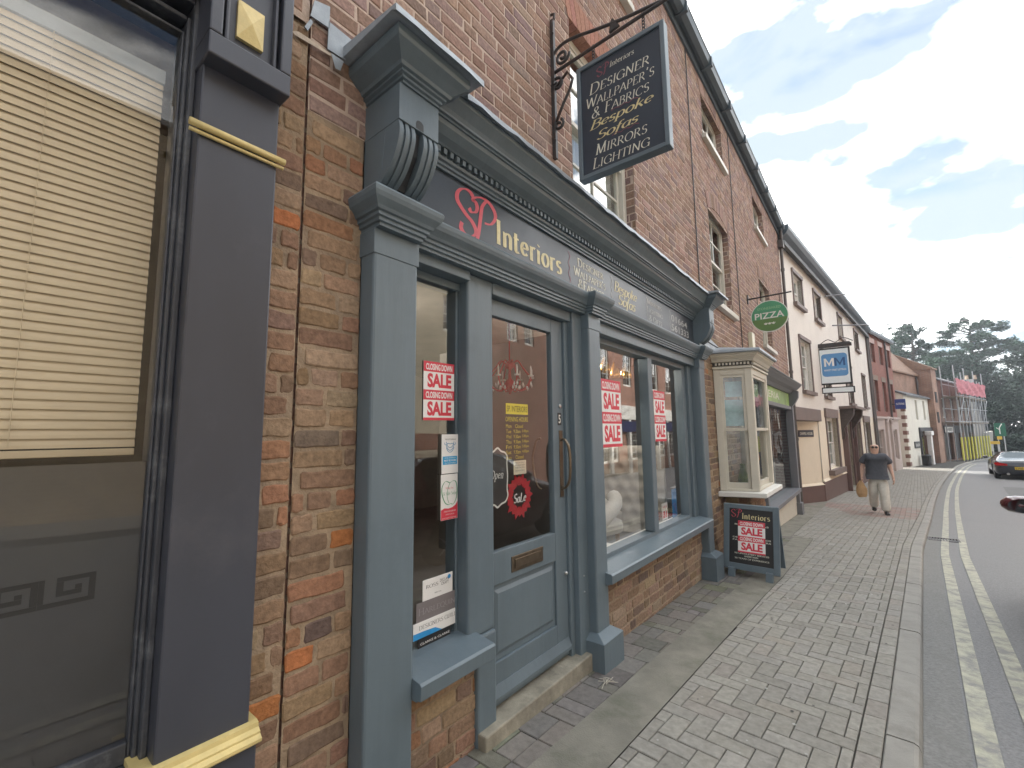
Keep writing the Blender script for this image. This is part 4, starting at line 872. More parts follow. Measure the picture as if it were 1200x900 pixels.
def sheet(name, F, s0, s1, z0, z1, n, m, label, cat, group=None, th=.0015, sh=0):
    q = MB(); k = [(s0, z0), (s1, z0+sh), (s1, z1+sh), (s0, z1)]
    q.poly([F.P(a, b, n) for a, b in k]+[F.P(a, b, n-th) for a, b in k], [(0, 1, 2, 3), (7, 6, 5, 4), (0, 1, 5, 4), (1, 2, 6, 5), (2, 3, 7, 6), (3, 0, 4, 7)])
    return tag(q.build(name, m), label, cat, group)
def sale_poster(F, s0, s1, z0, z1, n, label, sh=0):
    o = sheet('sale_poster', F, s0, s1, z0, z1, n, paper, label, 'poster', 'red and white closing down sale posters', sh=sh)
    H = z1-z0; w = s1-s0; q = MB(); it = []
    lerp = lambda s: sh*(s-s0)/w
    def rect(a, b, c, d, k=.0004, mi=0): q.poly([F.P(s0+w*a, z0+H*c+sh*a, n+k), F.P(s0+w*b, z0+H*c+sh*b, n+k), F.P(s0+w*b, z0+H*d+sh*b, n+k), F.P(s0+w*a, z0+H*d+sh*a, n+k)], [(0, 1, 2, 3)], mi)
    for o_ in (0, .48):
        rect(0, 1, .345+o_, .515+o_ if o_ == 0 else 1.0); 
    rect(0, 1, 0, .045)
    q.build('red_panel', red_p, o)
    q = MB()
    def wr(text, a, b, c, d, k, mi, bold):
        V, Fc = fit(write_sans(text, bold), s0+w*a, s0+w*b, z0+H*c, z0+H*d); q.poly([F.P(v[0], v[1]+lerp(v[0]), n+k) for v in V], Fc, mi)
    for o_ in (0, .48):
        wr('SALE', .12, .9, .075+o_, .32+o_, .0005, 0, .045); wr('CLOSING DOWN', .07, .93, .375+o_, .485+o_ if o_ == 0 else .965, .0008, 1, .03)
    q.build('lettering', [red_p, paper], o); return o
GI = -1.6715   # on the glass
sale_poster(W, 1.378, 1.578, 1.520, 1.805, -1.650, 'small closing down sale poster in the narrow left hand shop window', sh=.002)
sale_poster(W, 3.20, 3.56, 1.335, 1.885, GI, 'closing down sale poster in the wide window, left pane beside the shop door', sh=.0)
sale_poster(W, 4.30, 4.60, 1.36, 1.865, GI, 'closing down sale poster in the right hand pane of the wide window', sh=.0)
it = []
NX = lambda v: 1.487+(v-1.500)*(1.597-1.487)/(1.585-1.500)
o = sheet('face_covering_notice', W, 1.500, 1.585, 1.262, 1.452, -1.6405, paper, 'white and blue face mask notice in the narrow shop window', 'notice'); NOT = [o]
q = MB(); q.box(W, 1.506, 1.579, 1.305, 1.345, -1.6405-.0002, -1.6405+.0006); q.build('blue_panel', mat('notice_blue', (.02, .33, .62), .5, .05, 5), o)
q = MB()
for dz, r_ in ((0, 1), (.016, .8), (-.012, .75)): stroke2(q, W, [(1.522+.006*(1-r_), 1.400+dz), (1.530, 1.382+dz*.8), (1.5425, 1.374+dz*.8), (1.555, 1.382+dz*.8), (1.563, 1.400+dz)], .0026, -1.6405+.0006+abs(dz)*.01, 0, False)
stroke2(q, W, [(1.522, 1.400), (1.514, 1.405), (1.516, 1.412)], .002, -1.6405+.0009, 0, False); stroke2(q, W, [(1.563, 1.400), (1.571, 1.405), (1.569, 1.412)], .002, -1.6405+.0009, 0, False)
stroke2(q, W, [(1.522, 1.402), (1.532, 1.408), (1.5425, 1.405), (1.553, 1.408), (1.563, 1.402)], .0026, -1.6405+.0013, 0, False); q.build('mask_symbol', mat('notice_blue_line', (.02, .22, .45), .5, .05, 5), o)
letters('lettering', W, [(fit(write_sans('THIS IS TO REMIND'), 1.515, 1.572, 1.424, 1.431), 0), (fit(write_sans('FACE COVERINGS'), 1.515, 1.572, 1.334, 1.340), 1), (fit(write_sans('MUST BE WORN', .02), 1.513, 1.574, 1.320, 1.329), 1), (fit(write_sans('ON THIS PREMISES'), 1.515, 1.572, 1.309, 1.315), 1)], -1.6405+.0009, [black_p, paper], o)
o = sheet('apple_notice', W, 1.497, 1.583, 1.042, 1.258, -1.6405, paper, 'white notice with a green outlined apple and red foot in the narrow window', 'notice'); NOT.append(o)
q = MB(); c = [(1.498, 1.043), (1.582, 1.043), (1.582, 1.125), (1.572, 1.108), (1.556, 1.098), (1.535, 1.094), (1.515, 1.098), (1.498, 1.090)]; q.poly([W.P(a, b, -1.6405+.0005) for a, b in c], [tuple(range(8))]); q.build('red_foot', red_p, o)
q = MB(); stroke2(q, W, [(1.542, 1.215), (1.52, 1.225), (1.503, 1.20), (1.503, 1.165), (1.517, 1.125), (1.535, 1.112), (1.545, 1.116), (1.56, 1.113), (1.575, 1.14), (1.582-.003, 1.18), (1.573, 1.218), (1.556, 1.224), (1.542, 1.215)], .004, -1.6405+.0009, 0, True); stroke2(q, W, [(1.542, 1.215), (1.532, 1.19), (1.528, 1.15), (1.538, 1.118)], .002, -1.6405+.0012, 0, False); q.build('apple_outline', mat('notice_green', (.04, .28, .12), .5, .05, 5), o)
letters('lettering', W, [(fit(write_pen('Shop for', script=True, small=0, w=.1), 1.52, 1.560, 1.185, 1.197), 0), (fit(write_pen('& Safe Sofas', script=True, small=0, w=.1), 1.508, 1.577, 1.155, 1.175), 1), (fit(write_sans('OPEN FOR BUSINESS'), 1.512, 1.572, 1.078, 1.085), 2), (fit(write_sans('SHOP LOCAL'), 1.52, 1.565, 1.064, 1.070), 2), (fit(write_sans('SHOP SAFE TOGETHER'), 1.503, 1.575, 1.048, 1.053), 2)], -1.6405+.0014, [red_p, MATS['notice_green'], paper], o)
for o in NOT:        # widen both notices to their measured width
    for ob_ in [o]+list(o.children):
        for v in ob_.data.vertices: v.co.y = NX(v.co.y)
# maker's cards on the sill, leaning
def card(label, s0, s1, z0, z1, n, m, items, mats, cat='card'):
    o = sheet('maker_card', W, s0, s1, z0, z1, n, m, label, cat, None, th=.003, sh=.0)
    if items: letters('lettering', W, [(fit(fn(t, **kw), s0+(s1-s0)*a, s0+(s1-s0)*b, z0+(z1-z0)*c, z0+(z1-z0)*d), mi) for t, fn, a, b, c, d, mi, kw in items], n+.0006, mats, o)
    return o
blueM = mat('card_blue', (.03, .27, .6), .5, .2, 8); greyM = mat('card_grey', (.19, .17, .175), .55, .08, 8); dgrey = mat('card_grey_print', (.09, .085, .09), .5, .1, 8)
CZ = [1.405, 1.560, 1.357, 1.372]
o = card('white maker card reading ROSS, topmost of the stack in the narrow window', 1.388, 1.572, .690, .790, -1.652, paper, [('ROSS', write_pen, .1, .5, .60, .76, 0, dict(small=0, w=.12)), ('DECLAN', write_sans, .56, .86, .70, .84, 0, {}), ('CRAFT', write_sans, .60, .86, .54, .67, 0, {}), ('fabrics', write_sans, .38, .6, .28, .34, 0, {})], [dgrey])
q = MB(); q.lathe(W.P(1.550, .773, -1.6518), [(.010, .0), (.010, .0006)], 14, axis='x'); q.build('blue_dot', blueM, o)
card('grey maker card reading HARLEQUIN, second in the window stack', 1.350, 1.597, .610, .700, -1.6495, greyM, [('Harlequin', write_pen, .05, .95, .35, .72, 0, dict(w=.1))], [mat('card_silver_print', (.3, .28, .29), .4, .1, 8)])
o = card('white and blue maker card reading DESIGNERS GUILD, third in the stack', 1.332, 1.603, .549, .618, -1.647, paper, [('DESIGNERS GUILD', write_pen, .12, .97, .52, .78, 0, dict(small=0, w=.1))], [dgrey])
q = MB(); q.poly([W.P(a, b, -1.6466) for a, b in ((1.332, .549), (1.50, .549), (1.46, .570), (1.39, .575), (1.332, .576))], [(0, 1, 2, 3, 4)]); q.build('blue_wash', blueM, o)
card('black maker card reading CLARKE & CLARKE, lowest in the window stack', 1.358, 1.552, .500, .5485, -1.6445, black_p, [('CLARKE & CLARKE', write_sans, .06, .97, .42, .62, 0, dict(bold=.01))], [paper])
# things on the door glass
DG = D-.0215
o = sheet('shop_name_sticker', W, 1.975, 2.185, 1.565, 1.628, D-.0185, mat('yellow_sticker', (.58, .47, .05), .5, .1, 8), 'yellow sticker with the shop name on the door glass', 'sticker', th=.0008)
letters('lettering', W, [(fit(write_sans('SP. INTERIORS'), 1.983, 2.178, 1.58, 1.614), 0)], D-.0178, [mat('sticker_print', (.09, .07, .01), .5, .1, 8)], o)
yl = mat('yellow_vinyl', (.50, .40, .07), .5, .1, 8); q = MB(); hrs = [('OPENING HOURS', 1.975, 2.195)]
it = [(fit(write_sans('OPENING HOURS', .01), 1.972, 2.185, 1.522, 1.550), 0), (fit(write_sans('Mon'), 1.975, 2.025, 1.485, 1.507), 0), (fit(write_sans('Closed'), 2.06, 2.135, 1.485, 1.507), 0)]
for i, dday in enumerate(('Tue', 'Wed', 'Thu', 'Fri', 'Sat')):
    z = 1.455-.030*i; it += [(fit(write_sans(dday), 1.975, 2.022, z, z+.021), 0), (fit(write_sans('9.30am'), 2.045, 2.11, z, z+.021), 0), (fit(write_sans('5.00pm' if dday != 'Sat' else '4.00pm'), 2.125, 2.19, z, z+.021), 0)]
it += [(fit(write_sans('Sun'), 1.975, 2.022, 1.305, 1.326), 0), (fit(write_sans('Closed'), 2.06, 2.135, 1.305, 1.326), 0)]
hr = letters('opening_hours_lettering', W, it, D-.0188, [yl], None); tag(hr, 'yellow opening hours lettering on the door glass under the yellow sticker', 'lettering')
it = [(fit(write_sans('FURNISHINGS & BLINDS'), 1.975, 2.19, 1.553, 1.562), 0)]
o = sheet('cream_card', W, 2.045, 2.165, 1.215, 1.295, D-.022, mat('cream_card', (.62, .55, .42), .6, .06, 8), 'cream card stuck inside the door glass beside the open sign', 'card')
letters('lettering', W, [(fit(write_sans(t), 2.06, 2.15, z, z+.008), 0) for t, z in (('TRADE ONLY', 1.278), ('PLEASE', 1.264), ('RING THE BELL', 1.250), ('FOR ENTRY', 1.232))], D-.0212, [dgrey], o)
# open plaque: fretted white edge round a dark plate
oc = [(1.815, 1.10), (1.83, 1.075), (1.87, 1.07), (1.895, 1.055), (1.93, 1.07), (1.965, 1.08), (1.985, 1.11), (1.98, 1.15), (1.985, 1.22), (1.98, 1.29), (1.985, 1.325), (1.965, 1.350), (1.93, 1.36), (1.90, 1.378), (1.865, 1.36), (1.83, 1.352), (1.818, 1.33)]
oc = [(a+.008, b-.005) for a, b in oc]
q = MB(); q.poly([W.P(a, b, D-.026) for a, b in oc]+[W.P(a, b, D-.030) for a, b in oc], [tuple(range(17)), tuple(range(17, 34))[::-1]]+[(i, (i+1) % 17, 17+(i+1) % 17, 17+i) for i in range(17)])
o = tag(q.build('open_plaque', mat('plaque_slate', (.05, .048, .05), .5, .2, 9)), 'dark scalloped open plaque with white edge hanging inside the door glass', 'plaque')
q = MB(); stroke2(q, W, oc+[oc[0]], .010, D-.0255, 0, False); q.build('white_edge', white, o)
letters('lettering', W, [(fit(write_pen('Open', script=True, small=0, w=.12, slant=.25), 1.845, 1.955, 1.20, 1.25, (-.1, 1)), 0)], D-.0252, [paper], o)
# red cut-paper ornaments hanging behind the door glass
redfelt = mat('red_felt', (.42, .025, .035), .8, .2, 30)
def orn(name, cx, cz, pts, label, th=.004, x=D-.045):
    q = MB(); n = len(pts); P = [(cx+a, cz+b) for a, b in pts]
    q.poly([W.P(a, b, x) for a, b in P]+[W.P(cx+(a-cx)*.55, cz+(b-cz)*.55, x) for a, b in P]+[W.P(a, b, x-th) for a, b in P]+[W.P(cx+(a-cx)*.55, cz+(b-cz)*.55, x-th) for a, b in P],
           [(i, (i+1) % n, n+(i+1) % n, n+i) for i in range(n)]+[(2*n+i, 3*n+i, 3*n+(i+1) % n, 2*n+(i+1) % n) for i in range(n)]+[(i, 2*n+i, 2*n+(i+1) % n, (i+1) % n) for i in range(n)]+[(n+i, n+(i+1) % n, 3*n+(i+1) % n, 3*n+i) for i in range(n)])
    return tag(q.build(name, redfelt), label, 'decoration')
wr_ = [(r_*math.cos(t), r_*1.02*math.sin(t)) for t, r_ in ((i*2*math.pi/40, .135 if i % 4 == 0 else (.105 if i % 2 else .118)) for i in range(40))]
o = orn('red_wreath', 2.125, 1.085, wr_, 'red wreath decoration hanging behind the lower door glass')
letters('lettering', W, [(fit(write_pen('Sale', script=True, small=0, w=.2, slant=.2), 2.07, 2.19, 1.05, 1.10, (0, 1)), 0)], D-.044, [paper], o)
ch = thing('red_chandelier', 'red candle chandelier hanging behind the upper door glass', 'chandelier', (-1.95, 2.2, 1.9))
C0 = (-1.92, 2.36); cz = 1.83
q = MB(); q.tube([(C0[0], C0[1], 2.25), (C0[0], C0[1], 1.75)], .005, 6); q.lathe((C0[0], C0[1], cz), [(.004, .13), (.03, .10), (.035, .08), (.008, .06), (.012, .0), (.035, -.03), (.04, -.06), (.015, -.09), (.003, -.11)], 14); q.build('stem', redfelt, ch, smooth=True)
for i in range(8):
    t = i*math.pi/4+.2; d = (math.cos(t), math.sin(t)); q = MB()
    q.tube([(C0[0]+d[0]*r_, C0[1]+d[1]*r_, cz+z) for r_, z in smooth_path([(.02, -.05), (.07, -.085), (.13, -.06), (.16, .0)], 5)], .005, 6)
    q.tube([(C0[0]+d[0]*r_, C0[1]+d[1]*r_, cz+z) for r_, z in smooth_path([(.015, .09), (.06, .12), (.10, .07), (.15, .01)], 5)], .004, 6)
    ar = q.build('arm', redfelt, ch, smooth=True)
    q = MB(); q.lathe((C0[0]+d[0]*.16, C0[1]+d[1]*.16, cz+.0), [(.018, .0), (.02, .01), (.006, .012), (.006, .06), (.002, .075)], 10); q.build('candle', mat('crystal_white', (.7, .7, .68), .2, .1, 9, spec=1), ar)
    q = MB()
    for j in range(4): q.lathe((C0[0]+d[0]*(.16-.03*j), C0[1]+d[1]*(.16-.03*j), cz-.05-.02*(j % 2)), [(.001, .02), (.008, .0), (.001, -.014)], 6)
    q.build('crystal_drops', MATS['crystal_white'], ar)
# the room behind, with its window platform and goods
ins = MB(); ins.box(W, .80, 7.3, -.20, .05, -7, -1.73); ins.box(W, .80, 7.3, 2.60, 2.68, -7, -1.70); ins.box(W, .76, .80, .05, 2.6, -7, -1.70); ins.box(W, 7.3, 7.35, .05, 2.6, -7, -1.70); ins.box(W, .8, 7.3, .05, 2.6, -7, -6.9); ins.box(W, 5.33, 7.3, .05, 2.6, -1.78, -1.70); ins.box(W, .996, 1.214, .05, 2.6, -1.75, -1.69)
ins.build('shop_room', room_wall, bld)
q = MB(); q.box(W, 2.87, 5.3, .05, .30, -3.1, -1.735); q.build('window_platform', mat('grey_platform', (.14, .14, .14), .7, .1, 5), bld)
q = MB(); q.box(W, 2.87, 5.3, .30, .53, -1.79, -1.735); q.build('inner_sill', white, bld, bev=.003)
q = MB(); q.box(W, 2.78, 2.83, .45, 2.2, -3.1, -1.8); q.build('side_screen', mat('screen_grey', (.2, .19, .18), .8, .1, 5), bld)
for (s, x, z) in ((3.83, -1.95, 2.09), (4.03, -1.95, 2.06), (4.30, -1.95, 2.08)):
    o = thing('pendant_lamp', 'gold bell shaped pendant lamp hanging behind the left pane of the wide window', 'lamp', (x, s, 2.6), 'three gold bell lamps in the shop window')
    q = MB(); q.tube([(x, s, 2.6), (x, s, z+.08)], .004, 6); q.build('cord', black_p, o)
    q = MB(); q.lathe((x, s, z), [(.058, -.075), (.062, -.05), (.05, .0), (.028, .04), (.012, .06), (.010, .085)], 18); q.build('shade', mat('brass_lamp', (.75, .42, .12), .22, .1, 8, metal=1), o, smooth=True)
    q = MB(); q.lathe((x, s, z), [(.02, -.07), (.03, -.05), (.015, -.02)], 10); q.build('bulb', mat('lamp_bulb', (1, .75, .4), .4, .0, 5, emit=6), o, smooth=True)
# buttoned sofa back behind the armchair
so = thing('buttoned_sofa', 'grey deep buttoned high back sofa standing behind the white armchair', 'sofa', (-2.5, 5.0, .3))
fab = mat('grey_linen', (.42, .39, .34), .95, .1, 60, .001, 300); fabw = mat('white_linen', (.55, .53, .50), .95, .08, 60, .001, 300)
SFa = Fr(-3.15, 4.98, 1, .0)
q = MB(); nx_, nz_ = 66, 44; v = []
for j in range(nz_+1):
    for i in range(nx_+1):
        s = .0+1.28*i/nx_; z = .32+.98*j/nz_; dmin = 9
        for r_ in range(8):
            for c in range(-1, 10):
                bs, bz = .06+.16*c+(.08 if r_ % 2 else 0), .38+.13*r_; dmin = min(dmin, ((s-bs)**2+(z-bz)**2)**.5)
        e = min(i, nx_-i)/4; e2 = (nz_-j)/3; edge = -.06*max(0, 1-e)**2-.06*max(0, 1-e2)**2
        v.append(SFa.P(s, z, .05*min(1, (dmin/.08))**.7+edge))
q.poly(v, [(j*(nx_+1)+i, j*(nx_+1)+i+1, (j+1)*(nx_+1)+i+1, (j+1)*(nx_+1)+i) for j in range(nz_) for i in range(nx_)]); q.build('buttoned_back', fab, so, smooth=True)
q = MB(); q.box(SFa, .01, 1.27, .3, 1.28, -.14, -.02); q.box(SFa, .01, .8, .32, .55, .02, .5); q.build('body', fab, so, bev=.03)
ac = thing('armchair', 'pale linen armchair with curved arm and loose cushion in the wide window', 'armchair', (-2.1, 4.1, .3))
AF = Fr(-2.62, 4.42, 1, -.25)
q = MB(); q.box(AF, .0, .62, .44, .60, -.02, .5); q.build('seat', fabw, ac, bev=.06)
q = MB(); q.tube([AF.P(a, b, c) for a, b, c in smooth_path([(.60, .50, .46), (.66, .60, .40), (.66, .70, .25), (.60, .76, .10), (.5, .80, .0)], 5)], [.07]*21, 10); q.build('arm', fabw, ac, smooth=True)
q = MB(); q.lathe(AF.P(.33, .69, .18), [(.001, -.09), (.14, -.07), (.22, -.02), (.23, .03), (.16, .08), (.001, .10)], 22, axis='y'); q.v = [(a, b, .69+(c-.69)*.62) for a, b, c in q.v]; q.build('cushion', fabw, ac, smooth=True)
for s_, n_ in ((.06, .42), (.56, .42), (.06, .04), (.56, .04)): q = MB(); q.tube([AF.P(s_, .30, n_), AF.P(s_, .46, n_)], [.014, .026], 8); q.build('leg', mat('pale_wood', (.35, .22, .12), .5, .2, 10), ac)
tb_ = thing('side_table', 'low white side table by the glass in front of the armchair', 'table', (-1.95, 3.5, .3))
q = MB(); q.box(W, 3.30, 3.68, .46, .49, -2.1, -1.84); q.build('top', white, tb_, bev=.005)
for s_, n_ in ((3.33, -1.87), (3.65, -1.87), (3.33, -2.07), (3.65, -2.07)): q = MB(); q.box(W, s_-.012, s_+.012, .30, .46, n_-.012, n_+.012); q.build('leg', MATS['pale_wood'], tb_)
for x, y, z, e in ((-2.3, 3.6, 2.3, 6), (-2.4, 4.5, 2.2, 4.5), (-3.2, 2.2, 2.4, 3)):  # added point lights without fittings, brighten the shop interior
    l_ = bpy.data.lights.new('shop_fill_light', 'POINT'); l_.energy = e; l_.color = (1, .90, .78); l_.shadow_soft_size = .05; lo = bpy.data.objects.new('shop_fill_light', l_); lo.location = (x, y, z); COL.objects.link(lo)
o = sheet('blue_leaflet', W, 4.92, 5.06, .53, .83, -1.76, mat('leaflet_blue', (.02, .20, .50), .4, .1, 6), 'bright blue leaflet leaning on the sill at the right of the wide window', 'leaflet', th=.004)
o = sheet('price_ticket', W, 4.72, 4.88, .53, .70, -1.80, paper, 'small white price ticket with red figures standing beside the blue leaflet', 'ticket', th=.003)
letters('lettering', W, [(fit(write_sans('31', .04), 4.75, 4.85, .55, .62), 0), (fit(write_sans('WAS 45'), 4.74, 4.86, .645, .675), 0)], -1.7994, [red_p], o)
# A-board
AB = Fr(-1.475, 5.66, .585, -.03)
ab = thing('pavement_board', 'slate framed black A board advertising interiors on the pavement by the bay window', 'sign board', (-1.2, 5.75, -.17))
z0, z1 = -.095, .60
lean = .10
class Tilt:
    def __init__(s, F, z0, z1, l): s.F, s.z0, s.z1, s.l = F, z0, z1, l
    def P(s, a, z, n): return s.F.P(a, z, n-s.l*(z-s.z0)/(s.z1-s.z0))
for nm, T_ in (('front', Tilt(AB, z0, z1, .16)), ('back', None)):
    if T_ is None: T_ = Tilt(Fr(-1.475, 5.66+.36, .585, -.03), z0, z1, -.16)
    q = MB(); t = .062; w = .575
    q.box(T_, 0, t, z0, z1, -.028, 0); q.box(T_, w-t, w, z0, z1, -.028, 0); q.box(T_, t, w-t, z0, z0+t*1.05, -.028, 0); q.box(T_, t, w-t, z1-t*.75, z1, -.028, 0); fo = q.build('frame', slate, ab, bev=.004)
    q = MB(); q.box(T_, t, w-t, z0+t*1.05, z1-t*.75, -.022, -.008); pn = q.build('panel', black_p, ab)
    for s in (.06, .44):
        q = MB(); q.box(T_, s, s+.07, z0-.075, z0+.02, -.02, .035); q.build('foot', slate, ab, bev=.004)
    if nm == 'front':
        T1 = T_; it = []
        letters('lettering', T_, [(fit(write_pen('Interiors', script=True, small=0, w=.15), .20, .485, z1-.155, z1-.09), 0)]+[(fit(write_sans(t_, .01), a, b, c, c+.016), 1) for t_, a, b, c in (('BEDS & SOFAS', .12, .47, .375), ('DESIGNER BRANDS', .10, .49, .235), ('FABRICS & PAPERS', .10, .49, .208), ('RE-UPHOLSTERY SERVICES', .12, .47, .068), ('UNDERTAKEN', .22, .36, .043), ('20 YEARS OF EXPERIENCE', .12, .47, .016))], -.0075, [gold_leaf, cream_leaf], pn)
        q = MB(); 
        for i, st in enumerate(mo): stroke2(q, T_, [(.085+a*.42, z1-.12+b*.42) for a, b in st], .008, -.007+.0003*i)
        q.build('monogram', red_leaf, pn)
sale_poster(T1, .155, .435, .088, .425, -.0068, 'closing down sale poster pasted across the pavement A board')
q = MB(); q.tube([AB.P(.02, .2, -.14), AB.P(.02, .2, -.30)], .004, 6); q.build('strap', black_p, ab)
tw = thing('twig_litter', 'small pale dry twigs lying against the plinth beside the door step', 'litter', (-1.40, 2.58, -.04))
for k in range(7):
    a = rnd.uniform(0, 3.1); x, y = -1.395+rnd.uniform(-.02, .03), 2.60+rnd.uniform(-.05, .06); l_ = rnd.uniform(.03, .06); q = MB(); q.tube([(x-l_*math.cos(a), y-l_*math.sin(a), gz(y)+.006), (x, y, gz(y)+.012), (x+l_*math.cos(a+.3), y+l_*math.sin(a+.3), gz(y)+.006)], .0018, 5); q.build('twig', mat('bleached_twig', (.5, .47, .4), .8, .2, 30), tw)
# weeds at the wall foot
def leafmesh(mb, c, n, r, h, size, cols=1, seed=1, droop=.0):
    rr = random.Random(seed)
    for i in range(n):
        a = rr.uniform(0, 6.28); d = r*rr.random()**.5; z = h*rr.random(); p = Vector((c[0]+d*math.cos(a), c[1]+d*math.sin(a), c[2]+z))
        u = Vector((rr.gauss(0, 1), rr.gauss(0, 1), rr.gauss(0, .6))).normalized(); w = u.cross(Vector((rr.gauss(0, 1), rr.gauss(0, 1), rr.gauss(0, 1)))).normalized(); L_ = size*rr.uniform(.5, 1.3)
        k = rr.uniform(.7, 1.25); mb.poly([p-u*L_, p+w*L_*.35, p+u*L_, p-w*L_*.35], [(0, 1, 2, 3)], rr.randrange(cols), (k, k, k))
wd = thing('dry_weed', 'reddish dry weed growing at the wall foot behind the A board', 'weed', (-1.35, 7.3, -.25))
q = MB(); leafmesh(q, (-1.30, 7.35, -.25), 260, .12, .38, .022, 2, 4)
q.build('leaves', [mat('dry_leaf', (.25, .10, .05), .8, .3, 30), mat('dull_green_leaf', (.10, .12, .04), .8, .3, 30)], wd)
q = MB()
for i in range(12): a = rnd.uniform(0, 6.28); q.tube([(-1.30, 7.35, -.27), (-1.30+.1*math.cos(a), 7.35+.1*math.sin(a), .05+rnd.uniform(-.05, .1))], .0025, 4)
q.build('stems', MATS['dry_leaf'], wd)

# ================================================================== bay windowed shopfront (right part of the brick building)
greyp = mat('grey_shop_paint', (.15, .155, .17), .5, .08, 4, .0006, 30)
P0, P1, P2 = (WX, 6.20), (-1.165, 6.33), (-1.165, 7.38)
P3_ = (WX, 7.62)
def seg(a, b): 
    F = Fr(a[0], a[1], b[0]-a[0], b[1]-a[1]); return F, math.hypot(b[0]-a[0], b[1]-a[1])
def bayseg(a, b, first=False):
    F, L_ = seg(a, b)
    q = MB(); zt, zb = 2.26, .70; e = .085
    q.box(F, .004, e, zb, zt, -.09, 0); q.box(F, L_-e, L_-.004, zb, zt, -.09, 0); q.box(F, e, L_-e, zt-.08, zt, -.09, -.003); q.box(F, e, L_-e, zb, zb+.03, -.09, -.003)
    fr = q.build('bay_window', offwhite, bld, bev=.004)
    q = MB(); a_, c_ = e, L_-e; zm = 1.475; t = .032
    q.box(F, a_, a_+t, zm-.02, zt-.08, -.045, -.012); q.box(F, c_-t, c_, zm-.02, zt-.08, -.045, -.012); q.box(F, a_+t, c_-t, zm-.02, zm+.018, -.045, -.010); q.box(F, a_+t, c_-t, zt-.115, zt-.08, -.045, -.012)
    q.box(F, a_, a_+t, zb+.03, zm+.01, -.085, -.048); q.box(F, c_-t, c_, zb+.03, zm+.01, -.085, -.048); q.box(F, a_+t, c_-t, zb+.03, zb+.10, -.085, -.048); q.build('sash', offwhite, fr, bev=.002)
    q = MB(); q.face([F.P(a_+t, zm+.018, -.03), F.P(c_-t, zm+.018, -.03), F.P(c_-t, zt-.115, -.03), F.P(a_+t, zt-.115, -.03)]); q.face([F.P(a_+t, zb+.10, -.066), F.P(c_-t, zb+.10, -.066), F.P(c_-t, zm-.02, -.066), F.P(a_+t, zm-.02, -.066)]); q.build('pane', glass2, fr)
    return F, L_, fr
Fa, La, _ = bayseg(P0, P1); Fb, Lb, _ = bayseg(P1, P2); bayseg(P2, P3_)
def baysweep(name, prof, m, grow=0, z=None, smooth=False):
    """profile (out, z) swept round the bay"""
    pts = [P0, P1, P2, P3_]; q = MB(); rows = []
    for o, z in prof:
        row = [(WX, P0[1]-o, z), (P0[0]+.0, P0[1]-o, z), (P1[0]+o, P1[1]-o*.9, z), (P2[0]+o, P2[1]+o*.7, z), (WX, P3_[1]+o*1.2, z)]; rows.append(row)
    k = len(q.v)
    for r_ in rows: q.v += r_
    for i in range(len(rows)-1):
        for j in range(4): q.f.append((k+i*5+j, k+i*5+j+1, k+i*5+6+j, k+i*5+5+j)); q.mi.append(0); q.c.append((1, 1, 1))
    for r0 in (0, len(rows)-1): q.f.append(tuple(k+r0*5+j for j in range(5))); q.mi.append(0); q.c.append((1, 1, 1))
    return q.build(name, m, bld)
baysweep('bay_frieze', [(0, 2.262), (.02, 2.262), (.02, 2.285), (-.012, 2.29), (-.012, 2.345), (.03, 2.35), (.035, 2.36), (.05, 2.385), (.085, 2.415), (.09, 2.43), (.10, 2.435), (.10, 2.45), (.0, 2.46)], offwhite)
baysweep('bay_lead_roof', [(.09, 2.452), (.125, 2.450), (.135, 2.462), (.13, 2.49), (-.05, 2.53), (-.3, 2.60)], lead)
baysweep('bay_sill', [(-.08, .632), (.075, .632), (.085, .64), (.085, .688), (.075, .694), (-.08, .70)], white)
q = MB()
for F, L_ in ((Fa, La), (Fb, Lb)):
    s = .03
    while s < L_: q.box(F, s, s+.022, 2.308, 2.338, -.012, .028); s += .042
q.build('bay_dentils', offwhite, bld)
q = MB(); q.box(Fa, .0, La, 2.300, 2.3445, -.0115, .002); q.box(Fb, 0, Lb, 2.300, 2.3445, -.0115, .002); q.build('dentil_shade', mat('recess_shade_paint', (.06, .055, .05), .6, .1, 5), bld)  # dark strip: shade between the dentils put into the colour
q = MB(); q.box(W, 6.45, 7.35, -.4, .632, -1.50, -1.30); bricks(q, W, 6.45, 7.35, -.45, .63, -1.298, (), OLD, jit=.003, dep=.01); Fq = Fr(-1.6, 6.44, 1, 0); bricks(q, Fq, 0, .31, -.4, .63, 0, (), OLD, jit=.003, dep=.01); q.build('bay_wall', [mortar, brickM], bld, col=True)
q = MB(); q.face([W.P(6.0, 2.45, WX+.01), W.P(7.0, 2.45, WX+.01), W.P(6.85, 2.56, WX+.01), W.P(5.62, 2.74, WX+.01), W.P(5.60, 2.5, WX+.01)]); q.build('bay_flashing', lead, bld)
